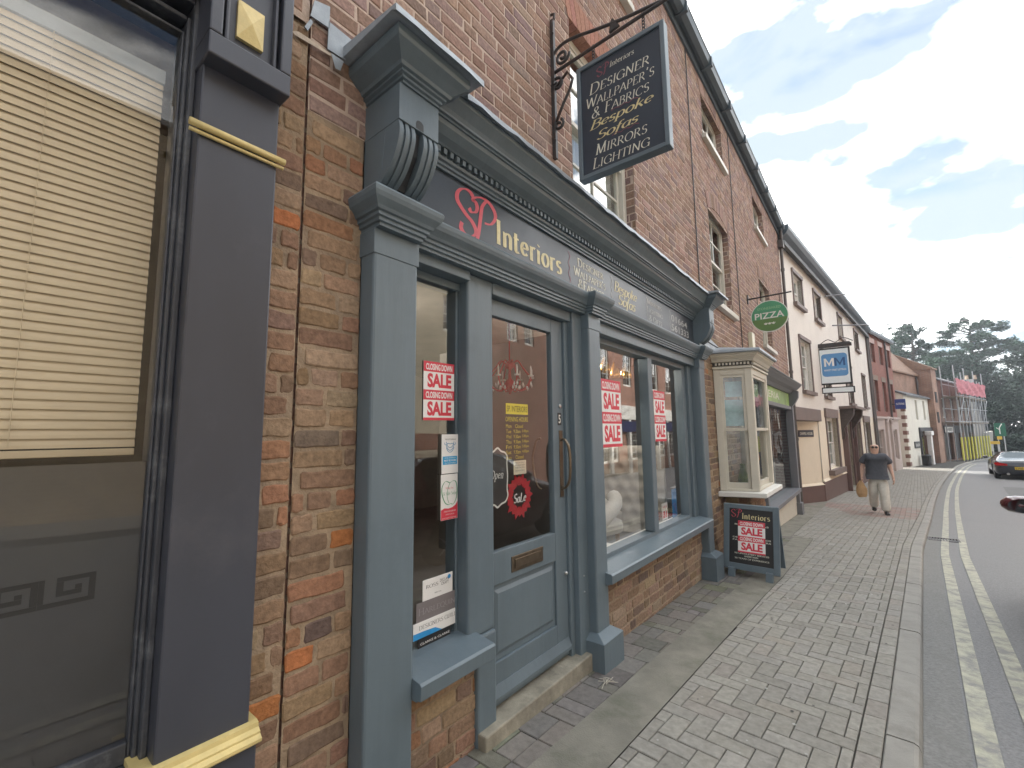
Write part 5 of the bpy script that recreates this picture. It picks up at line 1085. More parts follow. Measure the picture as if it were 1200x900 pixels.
# inside the bay: poster board, shelf of goods
q = MB(); q.box(Fa, .14, .36, 1.90, 2.10, -.10, -.095); q.box(Fa, .10, La-.1, 1.52, 1.86, -.12, -.115); tag(q.build('shop_poster', [mat('teal_poster', (.22, .38, .42), .6, .35, 9)]), 'pale teal posters inside the side window of the cream bay', 'poster')
q = MB(); q.box(W, 6.4, 7.4, .70, .72, -1.6, -1.26); q.lathe((-1.4, 6.6, .72), [(.05, 0), (.07, .1), (.03, .25), (.035, .3)], 12); q.build('bay_shelf', mat('olive_shelf', (.10, .14, .03), .7, .3, 4), bld)
o = thing('table_lamp', 'small orange shaded lamp standing inside the front of the bay', 'lamp', (-1.35, 7.0, .7)); q = MB(); q.lathe((-1.33, 7.0, .72), [(.05, 0), (.05, .02), (.015, .04), (.015, .35)], 12); q.build('base', brass, o); q = MB(); q.lathe((-1.33, 7.0, 1.05), [(.07, 0), (.05, .22)], 14); q.build('shade', mat('orange_shade', (.5, .22, .05), .8, .1, 8), o)
# flat shopfront beyond the bay
q = MB(); A_ = 7.62; Bq = 12.86
q.prof(W, [(-1.62, 2.34), (-1.52, 2.34), (-1.50, 2.36), (-1.47, 2.40), (-1.40, 2.45), (-1.33, 2.52), (-1.31, 2.55), (-1.62, 2.60)], A_-.4, Bq+.12); q.build('far_cornice', greyp, bld)
q = MB(); q.prof(W, [(-1.62, 2.602), (-1.30, 2.552), (-1.29, 2.565), (-1.62, 2.66)], A_-.45, Bq+.14); q.build('far_cornice_lead', lead, bld)
q = MB(); q.box(W, A_, Bq-.2, 2.03, 2.339, -1.66, -1.56); fb2 = q.build('green_fascia', mat('green_fascia_board', (.24, .38, .13), .5, .45, 1.6), bld)
letters('lettering', W, [(fit(write_sans('PIZZERIA', .01), 8.6, 11.2, 2.12, 2.26), 0)], -1.559, [cream_leaf], fb2)
q = MB(); q.box(W, A_, Bq-.2, 1.95, 2.029, -1.66, -1.52); q.box(W, Bq-.2, Bq, -.85, 2.05, -1.66, -1.50); q.box(W, Bq-.24, Bq+.04, -.9, -.25, -1.66, -1.46); q.box(W, 9.1, 9.2, -.2, 1.95, -1.7, -1.55)
q.prof(W, [(-1.62, 2.05), (-1.49, 2.05), (-1.44, 2.12), (-1.37, 2.25), (-1.36, 2.40), (-1.62, 2.45)], Bq-.2, Bq); q.box(W, A_, Bq-.2, .02, .10, -1.75, -1.45); q.build('far_shopfront_frame', greyp, bld, bev=.006)
q = MB(); q.box(W, A_, Bq-.2, -.85, .02, -1.75, -1.57); q.build('far_stall_riser', offwhite, bld)
q = MB(); q.face([W.P(A_, .1, -1.64), W.P(Bq-.2, .1, -1.64), W.P(Bq-.2, 1.95, -1.64), W.P(A_, 1.95, -1.64)]); q.build('far_shop_pane', glass2, bld)
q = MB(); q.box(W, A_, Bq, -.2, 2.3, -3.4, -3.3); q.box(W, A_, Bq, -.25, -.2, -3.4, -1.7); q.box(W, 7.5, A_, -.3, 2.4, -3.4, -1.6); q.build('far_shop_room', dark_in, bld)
q = MB()
for i in range(7): q.box(W, 8.0+i*.6, 8.12+i*.6, .1, 1.94, -1.86-.02*(i % 2), -1.82)
q.build('grey_blinds', mat('grey_blind', (.13, .13, .14), .8, .15, 6), bld)
al = thing('alarm_box', 'cream rectangular alarm box fixed to the brick wall below the pizza sign', 'alarm box', (WX, 8.7, 3.0))
q = MB(); q.box(W, 8.58, 8.80, 2.90, 3.17, WX, WX+.07); q.build('cover', mat('cream_plastic', (.6, .56, .42), .4, .08, 6), al, bev=.01)
q = MB(); q.box(W, 8.62, 8.76, 2.87, 2.90, WX, WX+.05); q.build('base', black_p, al)
# pizza sign
pyy = 8.75; PF = Fr(0, pyy, 1, 0)
pb_ = thing('sign_bracket', 'straight dark iron bar bracket holding the round green pizza sign', 'sign bracket', (WX, pyy, 3.9))
q = MB(); a, b = PF.px(872, 352), PF.px(927.5, 341.5); q.tube([PF.P(WX+.02, a[1], 0), PF.P(b[0], b[1], 0)], .014, 8); q.build('bar', iron, pb_)
q = MB(); q.box(PF, WX, WX+.02, a[1]-.08, a[1]+.08, -.03, .03); q.build('back_plate', iron, pb_)
cx_, cz_ = [(PF.px(880, 371)[i]+PF.px(924.5, 370)[i])/2 for i in (0, 1)]; rx = (PF.px(924.5, 370)[0]-PF.px(880, 371)[0])/2; rz = (PF.px(903, 352)[1]-PF.px(903, 389)[1])/2
ps = thing('pizza_sign', 'round green pizza sign with a white rim hanging over the pavement', 'hanging sign', (cx_, pyy, cz_))
gg = mat('sign_green', (.08, .30, .16), .5, .1, 3); gg2 = mat('sign_olive', (.12, .22, .07), .5, .1, 3)
def disc(F, c, rx, rz, n0, n1, m, name, parent, a0=0, a1=360, seg=48):
    q = MB(); P = arc(c[0], c[1], rx, rz, a0, a1, seg)[: -1 if a1-a0 == 360 else None]; n = len(P)
    q.poly([F.P(*p, n1) for p in P]+[F.P(*p, n0) for p in P], [tuple(range(n)), tuple(range(n, 2*n))[::-1]]+[(i, (i+1) % n, n+(i+1) % n, n+i) for i in range(n)]); return q.build(name, m, parent)
disc(PF, (cx_, cz_), rx, rz, -.015, .015, white, 'rim', ps); gb = disc(PF, (cx_, cz_), rx*.955, rz*.955, -.017, .017, gg, 'board', ps); disc(PF, (cx_, cz_), rx*.952, rz*.952, .0172, .0185, gg2, 'lower_field', gb, 180+10, 350)
letters('lettering', PF, [(fit(write_sans('PIZZA', .015), cx_-rx*.78, cx_+rx*.78, cz_-.04, cz_+.07), 0), (fit(write_sans('STONEBAKED'), cx_-rx*.62, cx_+rx*.62, cz_+.12, cz_+.165), 1), (fit(write_sans('***', .02), cx_-.09, cx_+.09, cz_-.15, cz_-.11), 0)], .019, [white, mat('sign_pale_green', (.3, .5, .3), .5, .1, 5)], gb)
for dx in (-.17, .17): q = MB(); q.tube([PF.P(cx_+dx, cz_+rz*.8, 0), PF.P(cx_+dx, a[1]+(b[1]-a[1])*(cx_+dx-a[0])/(b[0]-a[0]), 0)], .006, 6); q.build('hanger', iron, ps)

# ================================================================== generic terrace buildings
def facade(name, F, L_, zb, ze, ops, m, parent, t=.3):
    q = MB()
    for a, b, c, d in cells(0, L_, zb, ze, ops): q.face([F.P(a, c, 0), F.P(b, c, 0), F.P(b, d, 0), F.P(a, d, 0)])
    for a, b, c, d in ops:
        for (p, r_, s_, u) in (((a, c), (a, d), 0, 0), ((b, c), (b, d), 0, 0), ((a, d), (b, d), 0, 0), ((a, c), (b, c), 0, 0)): q.face([F.P(*p, 0), F.P(*r_, 0), F.P(*r_, -.2), F.P(*p, -.2)])
    return q.build(name, m, parent)
def body(F, L_, dep, zb, ze, zr, m, parent, roofm, over=.18, gable=True):
    q = MB(); q.face([F.P(0, zb, 0), F.P(0, zb, -dep), F.P(0, ze, -dep), F.P(0, zr, -dep/2), F.P(0, ze, 0)]); q.face([F.P(L_, zb, 0), F.P(L_, zb, -dep), F.P(L_, ze, -dep), F.P(L_, zr, -dep/2), F.P(L_, ze, 0)]); q.face([F.P(0, zb, -dep), F.P(L_, zb, -dep), F.P(L_, ze, -dep), F.P(0, ze, -dep)])
    q.face([F.P(0, zb, -.9), F.P(L_, zb, -.9), F.P(L_, ze, -.9), F.P(0, ze, -.9)]); q.build('side_wall', m, parent)
    k = (zr-ze)/(dep/2); q = MB(); q.prof(F, [(over, ze-k*over+.12), (-dep/2, zr+.14), (-dep-over, ze-k*over+.12), (-dep-over, ze-k*over), (-dep/2, zr+.01), (over, ze-k*over)], -.06, L_+.06); q.build('roof', roofm, parent)
slate_far = mat('far_slates', (.12, .125, .13), .75, .25, 1.5, .01, 12)
tile_far = mat('far_clay_tiles', (.22, .12, .085), .85, .3, 2.5, .02, 10, col2=(.16, .10, .07))
creamw = mat('cream_render', (.74, .67, .53), .85, .05, 1.5, .003, 30, dirt=((.5, .43, .33), 1.5, .6, .9))
creamw2 = mat('upper_cream_render', (.70, .67, .61), .85, .05, 1.5, .003, 30)
brownp = mat('plum_brown_paint', (.135, .085, .075), .55, .1, 4, .001, 30)
brown2 = mat('timber_brown_paint', (.16, .12, .105), .6, .15, 4)
cr = thing('cream_building', 'three storey cream rendered building with plum brown plinth and window trim', 'building', (-1, 20, -.7))
CF = Fr(-1.62, 13.35, 1.62, 16.95); CL = 17.0; EC = 6.45
uw = [(1.35, 2.45, 5.08, 5.98), (4.1, 5.15, 5.10, 6.02), (8.5, 9.45, 5.16, 6.05), (12.75, 14.0, 5.2, 6.08)]
lw = [(1.55, 2.85, 2.58, 4.08), (4.6, 5.75, 2.58, 4.08), (9.6, 10.8, 2.55, 4.08), (14.0, 15.1, 2.55, 4.08)]
gw = [(4.35, 6.2, .18, 1.86), (10.0, 11.7, .10, 1.80), (13.1, 15.0, .05, 1.80)]
facade('wall', CF, CL, 2.08, EC+.25, uw+lw, creamw2, cr)
facade('ground_floor_wall', Fr(*CF.P(3.2, 0, 0)[:2], CF.ux, CF.uy), CL-3.2, -1.2, 2.079, [(a-3.2, b-3.2, c, d) for a, b, c, d in gw]+[(7.6-3.2, 9.1-3.2, -1.2, 1.85)], creamw, cr)
body(CF, CL, 8, -1.2, EC, 9.3, creamw2, cr, slate_far)
q = MB(); q.box(CF, .05, 3.2, 2.0, 2.079, -1.2, 0); sc1 = CF.P(.35, 0, -.95)[:2]; sc2 = CF.P(3.2, 0, -.02)[:2]; Fs_ = Fr(*sc1, sc2[0]-sc1[0], sc2[1]-sc1[1]); Ls = math.hypot(sc2[0]-sc1[0], sc2[1]-sc1[1]); q.box(Fs_, 0, Ls, -1.2, 2.0, -.2, 0); q.build('splayed_wall', creamw, cr)
q = MB(); q.box(Fs_, 0, Ls+.03, -1.2, -.18, -.1, .04); q.box(CF, 3.19, 7.2, -1.2, -.10, -.1, .035); q.box(CF, 9.5, 17, -1.3, -.25, -.1, .035); q.build('plinth', brownp, cr, bev=.01)
q = MB(); q.prof(Fs_, [(0, -.18), (.06, -.175), (.0, -.11)], 0, Ls+.03); q.prof(CF, [(0, -.10), (.055, -.095), (.0, -.03)], 3.19, 7.2); q.build('plinth_weathering', creamw, cr)
q = MB(); q.box(CF, .0, 3.35, 1.72, 2.075, -.4, .07); q.build('beam', brown2, cr, bev=.02)
for (a, b, c, d) in uw+lw:
    q = MB(); q.box(CF, a-.08, b+.08, d, d+.10, -.02, .05); q.box(CF, a-.1, b+.1, c-.10, c-.001, -.02, .10); q.box(CF, a-.07, a, c, d, -.15, .03); q.box(CF, b, b+.09, c, d, -.15, .03); q.build('window_surround', brown2, cr)
for (a, b, c, d) in uw: sash(CF, a, b, c, d, -.1, cr, white, 2, 2, False, back='net', fw=.06)
for (a, b, c, d) in lw: sash(CF, a, b, c, d, -.1, cr, white, 3, 4, False, back='net', fw=.06)
for (a, b, c, d) in gw:
    q = MB(); q.box(CF, a-.15, b+.15, d, d+.30, -.02, .06); q.box(CF, a-.2, b+.2, c-.16, c-.001, -.02, .16); q.box(CF, b, b+.14, c, d, -.15, .05); q.box(CF, a-.06, a, c, d, -.15, .03); q.build('window_surround', brown2, cr)
    sash(CF, a, b, c, d, -.12, cr, white, 3, 4, False, back='net', fw=.07)
q = MB(); q.box(CF, 7.2, 7.36, -1.1, 1.9, -.1, .16); q.box(CF, 7.36, 7.6, -1.1, 1.8, -.1, .05); q.build('door_pilaster', brownp, cr); q = MB(); q.box(CF, 9.35, 9.5, -1.1, 1.9, -.1, .16); q.box(CF, 9.1, 9.35, -1.1, 1.8, -.1, .05); q.build('door_pilaster', brownp, cr)
for s in (7.1, 9.25):
    q = MB(); q.prof(CF, [(0, 1.1), (.08, 1.1), (.12, 1.3), (.10, 1.5), (.25, 1.75), (.40, 2.0), (.42, 2.22), (0, 2.22)], s, s+.3); q.build('door_console', mat('carved_dark_wood', (.07, .055, .05), .6, .3, 14, .01, 30), cr, bev=.02)
q = MB(); q.box(CF, 7.0, 9.65, 2.22, 2.32, 0, .5); q.build('door_canopy', brown2, cr)
q = MB(); q.box(CF, 7.6, 9.1, -1.1, 1.85, -.6, -.5); q.build('front_door', mat('green_door', (.03, .07, .05), .5, .1, 5), cr)
q = MB(); q.box(CF, 7.4, 9.3, -1.1, -.72, -.5, .3); q.build('door_step', stone, cr, bev=.02)
q = MB(); q.prof(CF, [(.0, EC+.10), (.12, EC+.12), (.22, EC+.2), (.28, EC+.3), (.28, EC+.42), (0, EC+.42)], -.0, CL); q.build('gutter', gut, cr)
q = MB(); q.tube([CF.P(CL-.1, z, .07) for z in (-.9, EC+.2)], .045, 8); q.build('drainpipe', pipeM, cr)
pq = thing('wall_plaque', 'small dark name plaque on the splayed cream wall beside the shopfront', 'plaque', Fs_.P(1.1, 1.35, 0))
a, b = Fs_.px(935, 506)[0], Fs_.px(953, 512)[0]; za, zb_ = Fs_.px(944, 512)[1], Fs_.px(944, 504)[1]
q = MB(); q.box(Fs_, a, b, za, zb_, .0, .02); pp_ = q.build('board', mat('plaque_blue', (.02, .025, .045), .4, .1, 4), pq)
letters('lettering', Fs_, [(fit(write_sans('CHAPEL HOUSE', .01), a+(b-a)*.08, b-(b-a)*.08, za+(zb_-za)*.3, za+(zb_-za)*.7), 0)], .021, [cream_leaf], pp_)
# MM sign hanging in front of the cream wall
s_mm = 4.8; ox, oy, _ = CF.P(s_mm, 0, 0); MF = Fr(0, 17.6, 1, .02)
mmb = thing('sign_bracket', 'dark timber bar bracket above the white and blue lettered sign', 'sign bracket', (-1.1, 17.6, 4.3))
g = lambda px, py: MF.px(px, py)
tl, tr_, brr, bll = g(958, 410), g(996, 405), g(999, 449), g(961, 452)
S0, S1, Z0, Z1 = (tl[0]+bll[0])/2, (tr_[0]+brr[0])/2, (brr[1]+bll[1])/2, (tl[1]+tr_[1])/2
q = MB(); q.box(MF, S0-.16, S1+.06, Z1+.02, Z1+.12, -.07, .07); q.box(MF, S0-.14, S1+.02, Z1+.12, Z1+.16, -.05, .05); q.build('bar', iron, mmb, bev=.01)
q = MB(); q.tube([MF.P(S0-.14, Z0, 0), MF.P(S0-.14, Z1+.1, 0)], .02, 8); q.build('upright', iron, mmb)
q = MB(); q.tube([MF.P(*p, 0) for p in smooth_path([(S0+.1, Z1+.16), (S0+.3, Z1+.28), (S0+.5, Z1+.18), (S0+.7, Z1+.3), (S0+.95, Z1+.17)], 5)], .012, 6); q.build('scroll', iron, mmb)
ms = thing('letter_sign', 'square white sign with a blue panel lettered MM and a narrow board below', 'hanging sign', (-1.1, 17.6, 3.5))
q = MB(); q.box(MF, S0, S1, Z0, Z1, -.03, .03); mmf = q.build('frame', black_p, ms)
q = MB(); q.box(MF, S0+.05, S1-.05, Z0+.05, Z1-.05, -.035, .035); mp_ = q.build('panel', mat('sign_white', (.72, .78, .80), .4, .04, 3), ms)
w_s, h_s = S1-S0, Z1-Z0
def rrect(F, a, b, c, d, r_, n): return [F.P(*p, n) for p in arc(b-r_, d-r_, r_, r_, 0, 90, 5)+arc(a+r_, d-r_, r_, r_, 90, 180, 5)+arc(a+r_, c+r_, r_, r_, 180, 270, 5)+arc(b-r_, c+r_, r_, r_, 270, 360, 5)]
q = MB(); q.poly(rrect(MF, S0+w_s*.1, S0+w_s*.9, Z0+h_s*.22, Z0+h_s*.84, .1, .036), [tuple(range(24))]); q.build('blue_panel', mat('sign_blue', (.10, .27, .52), .4, .05, 3), mp_)
BIGM = ([(a, b, 0) for a, b in ((0, 0), (.2, 0), (.2, 1), (0, 1), (.2, .68), (.5, .02), (.5, .38), (.8, .68), (1, 1), (.8, 1), (.8, 0), (1, 0))], [(0, 1, 4, 2, 3), (2, 4, 5, 6), (9, 6, 5, 7), (10, 11, 8, 9, 7)])
letters('lettering', MF, [(fit(BIGM, S0+w_s*.18, S0+w_s*.49, Z0+h_s*.50, Z0+h_s*.72), 0), (fit(BIGM, S0+w_s*.50, S0+w_s*.83, Z0+h_s*.50, Z0+h_s*.72), 1), (fit(write_sans('MARKET STREET LETTINGS', .01), S0+w_s*.17, S0+w_s*.84, Z0+h_s*.37, Z0+h_s*.42), 0)], .037, [white, mat('sign_navy', (.02, .08, .22), .4, .05, 3)], mp_)
q = MB(); q.box(MF, S0+.02, S1+.04, Z0-.28, Z0-.08, -.025, .025); lb = q.build('lower_board', black_p, ms); q = MB(); q.box(MF, S0+.06, S1, Z0-.25, Z0-.11, -.028, .028); q.build('lower_panel', MATS['sign_white'], lb)
for x in (.2, .8): q = MB(); q.tube([MF.P(S0+w_s*x, Z0-.1, 0), MF.P(S0+w_s*x, Z0+.01, 0)], .02, 6); q.build('hanger', iron, ms)

# red brick terrace
rt = thing('red_terrace', 'three storey plain red brick terrace with cream painted shop ground floor', 'building', (.7, 34, -.9))
RF = Fr(0.03, 30.35, 1.12, 5.45); RL = 5.6
redb = brick_mat('red_brick_far', (.30, .12, .09), (.25, .10, .08), (.26, .16, .13), patch=.15)
ro = []
for s, w, zs in ((.75, .85, 0), (2.55, .85, 0), (4.4, .8, 0)): ro += [(s, s+w, 5.15, 6.22), (s, s+w, 2.45, 4.15)]
facade('wall', RF, RL, 2.16, 6.75, ro, redb, rt); facade('shop_wall', RF, RL, -1.3, 2.155, [(.5, 1.9, -.5, 1.45), (3.9, 5.1, -.3, 1.45)], mat('stone_pink_paint', (.50, .42, .38), .7, .05, 3), rt)
body(RF, RL, 8, -1.3, 6.7, 8.9, redb, rt, slate_far)
for a, b, c, d in ro:
    sash(RF, a, b, c, d, -.12, rt, mat('dull_sash', (.25, .22, .2), .6, .1, 5), 2, 4, True, sm=white, fw=.05, back='dark')
    q = MB(); q.box(RF, a-.1, b+.1, d, d+.28, -.01, .015); q.build('lintel', mat('stone_lintel', (.5, .38, .34), .8, .1, 5) if d > 5 else mat('lower_lintel', (.22, .17, .13), .8, .1, 5), rt)
for a, b, c, d in [(.5, 1.9, -.5, 1.45), (3.9, 5.1, -.3, 1.45)]: sash(RF, a, b, c, d, -.1, rt, MATS['stone_pink_paint'], 4, 4, False, back='net')
q = MB(); q.box(RF, 0, RL, 2.04, 2.155, 0, .12); q.box(RF, 2.3, 2.5, -1.2, 1.75, 0, .1); q.box(RF, 3.3, 3.5, -1.2, 1.75, 0, .1); q.tube([RF.P(2.4+.5*(1-math.cos(R(t*15))), 1.75+.35*math.sin(R(t*15)), .06) for t in range(13)], .09, 6); q.build('shop_cornice', MATS['stone_pink_paint'], rt)
q = MB(); q.box(RF, 2.5, 3.3, -1.2, 1.8, -.19, -.12); q.build('front_door', mat('pale_door', (.4, .36, .34), .5, .1, 5), rt)
q = MB(); q.tube([RF.P(.02, z, .08) for z in (-1, 6.6)], .05, 8); q.build('drainpipe', pipeM, rt); q = MB(); q.tube([RF.P(3.75, 6.6, .08), RF.P(3.75, 2.0, .08)], .05, 8); q.build('drainpipe', pipeM, rt)
q = MB(); q.box(RF, 0, RL, 6.70, 6.86, 0, .2); q.build('gutter', gut, rt)
bsn = thing('blue_sign', 'small navy blue projecting sign on the red brick terrace', 'hanging sign', RF.P(4.1, 2.5, .5))
BF = Fr(*RF.P(4.0, 0, 0)[:2], 1, 0); a, b = BF.px(1048, 468), BF.px(1062, 479); a = (a[0], a[1]); q = MB(); q.box(BF, a[0], b[0], b[1], a[1], -.04, .04); bb_ = q.build('board', mat('navy_sign', (.01, .03, .20), .4, .05, 3), bsn)
letters('lettering', BF, [(fit(write_sans('N.STEVENS', .02), a[0]+.06, b[0]-.06, (a[1]+b[1])/2-.05, (a[1]+b[1])/2+.07), 0)], .042, [white], bb_)
q = MB(); q.tube([BF.P(.02, (a[1]+b[1])/2, 0), BF.P(a[0]+.02, (a[1]+b[1])/2, 0)], .03, 6); q.build('bracket', iron, bsn)

# white cottage with brick quoins, beyond the gap
wc = thing('white_cottage', 'low white painted shop with exposed brick quoins and tiled roof', 'building', (2.3, 42, -1))
WF = Fr(1.62, 38.5, 1.7, 7.1); WL = 7.3; wcm = mat('white_render', (.66, .64, .56), .85, .06, 2, .003, 20)
wo = [(2.9, 3.55, 2.1, 3.45), (5.2, 5.85, 2.1, 3.45)]; wg = [(3.2, 7.2, -1.0, 1.55)]
facade('wall', WF, WL, -1.4, 3.72, wo+wg, wcm, wc); body(WF, WL, 5.5, -1.4, 3.7, 4.9, wcm, wc, slate_far)
for a, b, c, d in wo: sash(WF, a, b, c, d, -.1, wc, white, 2, 4, True, back='net', sm=brown2)
q = MB()
for i in range(9):
    z = -.9+i*.5; q.box(WF, -.005, .28 if i % 2 else .42, z, z+.25, -.2, .012)
q.build('quoins', mat('dark_quoin', (.22, .13, .10), .9, .3, 5), wc)
q = MB(); q.box(WF, 3.2, 7.2, 1.3, 1.56, -.1, .10); q.box(WF, 3.2, 3.35, -1.1, 1.3, -.1, .1); q.box(WF, 7.05, 7.2, -1.1, 1.3, -.1, .1); q.box(WF, 3.35, 7.05, -1.1, -.5, -.15, .02); q.build('shop_frame', mat('charcoal_shop_paint', (.035, .035, .04), .5, .1, 5), wc)
q = MB(); q.face([WF.P(3.35, -.5, -.05), WF.P(7.05, -.5, -.05), WF.P(7.05, 1.3, -.05), WF.P(3.35, 1.3, -.05)]); q.build('shop_pane', glass2, wc)
q = MB(); q.box(WF, 4.75, 5.15, -1.05, 1.3, .1, .35); q.box(WF, 4.55, 5.35, 1.0, 1.3, .05, .42); q.build('white_column', white, wc, bev=.04)
q = MB(); q.box(WF, 1.55, 3.0, .18, .62, .0, .05); cs_ = q.build('wall_sign', black_p, wc); letters('lettering', WF, [(fit(write_sans('SALON', .01), 1.75, 2.8, .30, .48), 0)], .052, [white], cs_)
bin_ = thing('litter_bin', 'small black bin standing at the corner of the white shop', 'bin', WF.P(2.6, -1, .35)); q = MB(); q.lathe(WF.P(2.6, 0, .35)[:2]+(-.97,), [(.22, 0), (.25, .6), (.27, .62), (.2, .72)], 12); q.build('body', black_p, bin_)
# taller brick house with a clay tile roof behind
bh = thing('tiled_house', 'tall brick house with an orange tiled roof rising behind the white shop', 'building', (2, 46, -1))
HF = Fr(.75, 38.4, 2.0, 7.1); HL = 8.6; brh = brick_mat('mellow_brick_far', (.34, .19, .13), (.27, .15, .11), (.32, .25, .2), patch=.3)
q = MB(); q.box(HF, 0, HL, -1.3, 5.45, -4, 0); q.box(HF, HL-1.3, HL+.02, -1.3, 5.9, -3.9, .9); q.build('wall', brh, bh)
q = MB(); q.prof(HF, [(.2, 5.40), (.2, 5.50), (-1.5, 7.75), (-4.2, 5.5), (-4.2, 5.4)], -.1, HL-1.2); q.prof(HF, [(1.0, 5.88), (1.0, 5.98), (-1.5, 7.5), (-4.0, 5.9)], HL-1.35, HL+.1); q.build('roof', mat('orange_clay_tiles', (.27, .165, .11), .85, .3, 5, .02, 10, col2=(.19, .12, .085)), bh)
q = MB(); q.tube([HF.P(HL-1.35, z, .07) for z in (-1, 5.4)], .06, 6); q.build('drainpipe', pipeM, bh)
for z in (1.9, 3.4): q = MB(); q.box(HF, HL-.9, HL-.45, z, z+.8, .9, .93); q.build('window', dark_in, bh)

# scaffolded building and white gable
sb = thing('scaffolded_building', 'distant brown building with dark shopfronts wrapped in scaffolding', 'building', (6, 58, -1.1))
SF = Fr(4.0, 47.4, 3.05, 10.8); SL = 11.2; brs = brick_mat('brown_brick_far', (.22, .13, .10), (.17, .1, .08), (.2, .16, .13), patch=.3)
so_ = [(1.0+i*2.6, 2.1+i*2.6, 2.3, 3.9) for i in range(4)]; sg = [(.6, 3.2, -1, 1.1), (4, 6.5, -1, 1.1), (7.4, 10.5, -1, 1.1)]
facade('wall', SF, SL, -1.5, 5.3, so_+sg, brs, sb); body(SF, SL, 7, -1.5, 5.25, 6.9, brs, sb, slate_far)
for a, b, c, d in so_: sash(SF, a, b, c, d, -.1, sb, white, 2, 2, False, back='dark')
q = MB()
for a, b, c, d in sg: q.box(SF, a, b, c, d, -.3, -.2); q.box(SF, a, b, 1.1, 1.7, -.1, .06)
q.build('shop_panel', mat('dark_shop', (.04, .04, .045), .4, .2, 3), sb)
q = MB(); q.box(SF, .7, 3.1, 1.18, 1.6, .06, .09); fs2 = q.build('white_sign', white, sb); letters('lettering', SF, [(fit(write_sans('BARBERS', .02), 1.0, 2.8, 1.28, 1.5), 0)], .095, [black_p], fs2)
scf = thing('scaffold', 'steel scaffold with yellow sleeved legs and a red debris net', 'scaffold', SF.P(9, -1.1, 1))
ysl = mat('yellow_sleeve', (.62, .60, .10), .6, .15, 3); galv = mat('galvanised_tube', (.35, .36, .37), .5, .2, 10, metal=.6)
for i in range(10):
    s = .5+i*1.13
    for n_ in ((.2, .95) if i % 2 == 0 else (.95,)):
        q = MB(); q.tube([SF.P(s, gz(47+s)-.05, n_), SF.P(s, 5.5+(.8 if i % 3 == 0 else 0), n_)], .035, 6); po = q.build('pole', galv, scf)
        if n_ > .5: q = MB(); q.tube([SF.P(s, gz(47+s)+.1, n_), SF.P(s, .8, n_)], .06, 8); q.build('sleeve', ysl, po)
for z in (2.0, 3.0, 4.0, 4.9):
    for n_ in (.2, .95): q = MB(); q.tube([SF.P(.3, z, n_+.04), SF.P(11.2, z, n_+.04)], .03, 6); q.build('ledger', galv, scf)
q = MB(); q.box(SF, .3, 11.2, 1.86, 1.93, .1, 1.0); q.build('boards', mat('scaffold_board', (.22, .19, .15), .8, .2, 5), scf)
q = MB(); q.box(SF, .3, 11.2, 3.86, 3.92, .1, 1.0); q.build('boards', MATS['scaffold_board'], scf)
for i in range(5): q = MB(); q.tube([SF.P(.5+i*2.2, 2.0, 1.0), SF.P(2.6+i*2.2, 3.9, 1.0)], .025, 6); q.build('brace', galv, scf)
nets = MB(); v = []; kx = 40
for i in range(kx+1):
    for j in range(6): s = .4+10.6*i/kx; v.append(SF.P(s, 4.15+.22*j+(.05*math.sin(i*.9) if j in (0, 5) else 0), 1.06+.03*math.sin(i*.7+j)+.02*math.sin(j*2+i*.6)))
nets.poly(v, [(i*6+j, (i+1)*6+j, (i+1)*6+j+1, i*6+j+1) for i in range(kx) for j in range(5)]); nets.build('debris_net', mat('red_net', (.45, .15, .17), .8, .3, 3), scf)
wg_ = thing('white_gable_house', 'white gabled house end with a chimney beside the dark trees', 'building', (8.3, 66, -1.2))
GF = Fr(0, 66.2, 1, 0); pts = [GF.px(*p) for p in ((1128, 534), (1158, 531), (1153, 497), (1138, 452), (1131, 447), (1125, 470))]
q = MB(); q.poly([GF.P(a, b, 0) for a, b in pts]+[GF.P(a, b, -6) for a, b in pts], [tuple(range(6)), tuple(range(6, 12))[::-1]]+[(i, (i+1) % 6, 6+(i+1) % 6, 6+i) for i in range(6)]); q.build('wall', mat('grey_white_render', (.42, .41, .39), .85, .08, 1), wg_)
q = MB(); q.poly([GF.P(a, b, n_) for n_ in (.15, -6.2) for a, b in [(pts[2][0]+.2, pts[2][1]-.15), (pts[3][0]+.05, pts[3][1]+.05), (pts[4][0], pts[4][1]+.15), (pts[4][0]-.3, pts[4][1]), (pts[3][0]-.1, pts[3][1]-.1), (pts[2][0], pts[2][1]-.2)]], [(0, 1, 7, 6), (1, 2, 8, 7), (2, 3, 9, 8), (0, 5, 4, 3, 2, 1), (6, 7, 8, 9, 10, 11)]); q.build('roof', slate_far, wg_)
a, b = GF.px(1131, 455), GF.px(1141, 445); q = MB(); q.box(GF, a[0], b[0]-.0, a[1]-.6, b[1]+.1, -1.2, -.3); chm = q.build('chimney', MATS['grey_white_render'], wg_)
for x in (.3, .9): q = MB(); q.lathe(GF.P(a[0]+x, b[1]+.1, -.75), [(.16, 0), (.13, .4), (.16, .45)], 8); q.build('chimney_pot', mat('clay_pot', (.4, .3, .22), .8, .2, 5), chm)
lean_ = [GF.px(*p) for p in ((1152, 507), (1160, 505), (1161, 528), (1152, 530))]; q = MB(); q.poly([GF.P(a, b, 1.5) for a, b in lean_]+[GF.P(a, b, -2) for a, b in lean_], [(0, 1, 2, 3), (7, 6, 5, 4), (0, 1, 5, 4), (1, 2, 6, 5)]); q.build('porch', MATS['grey_white_render'], wg_)

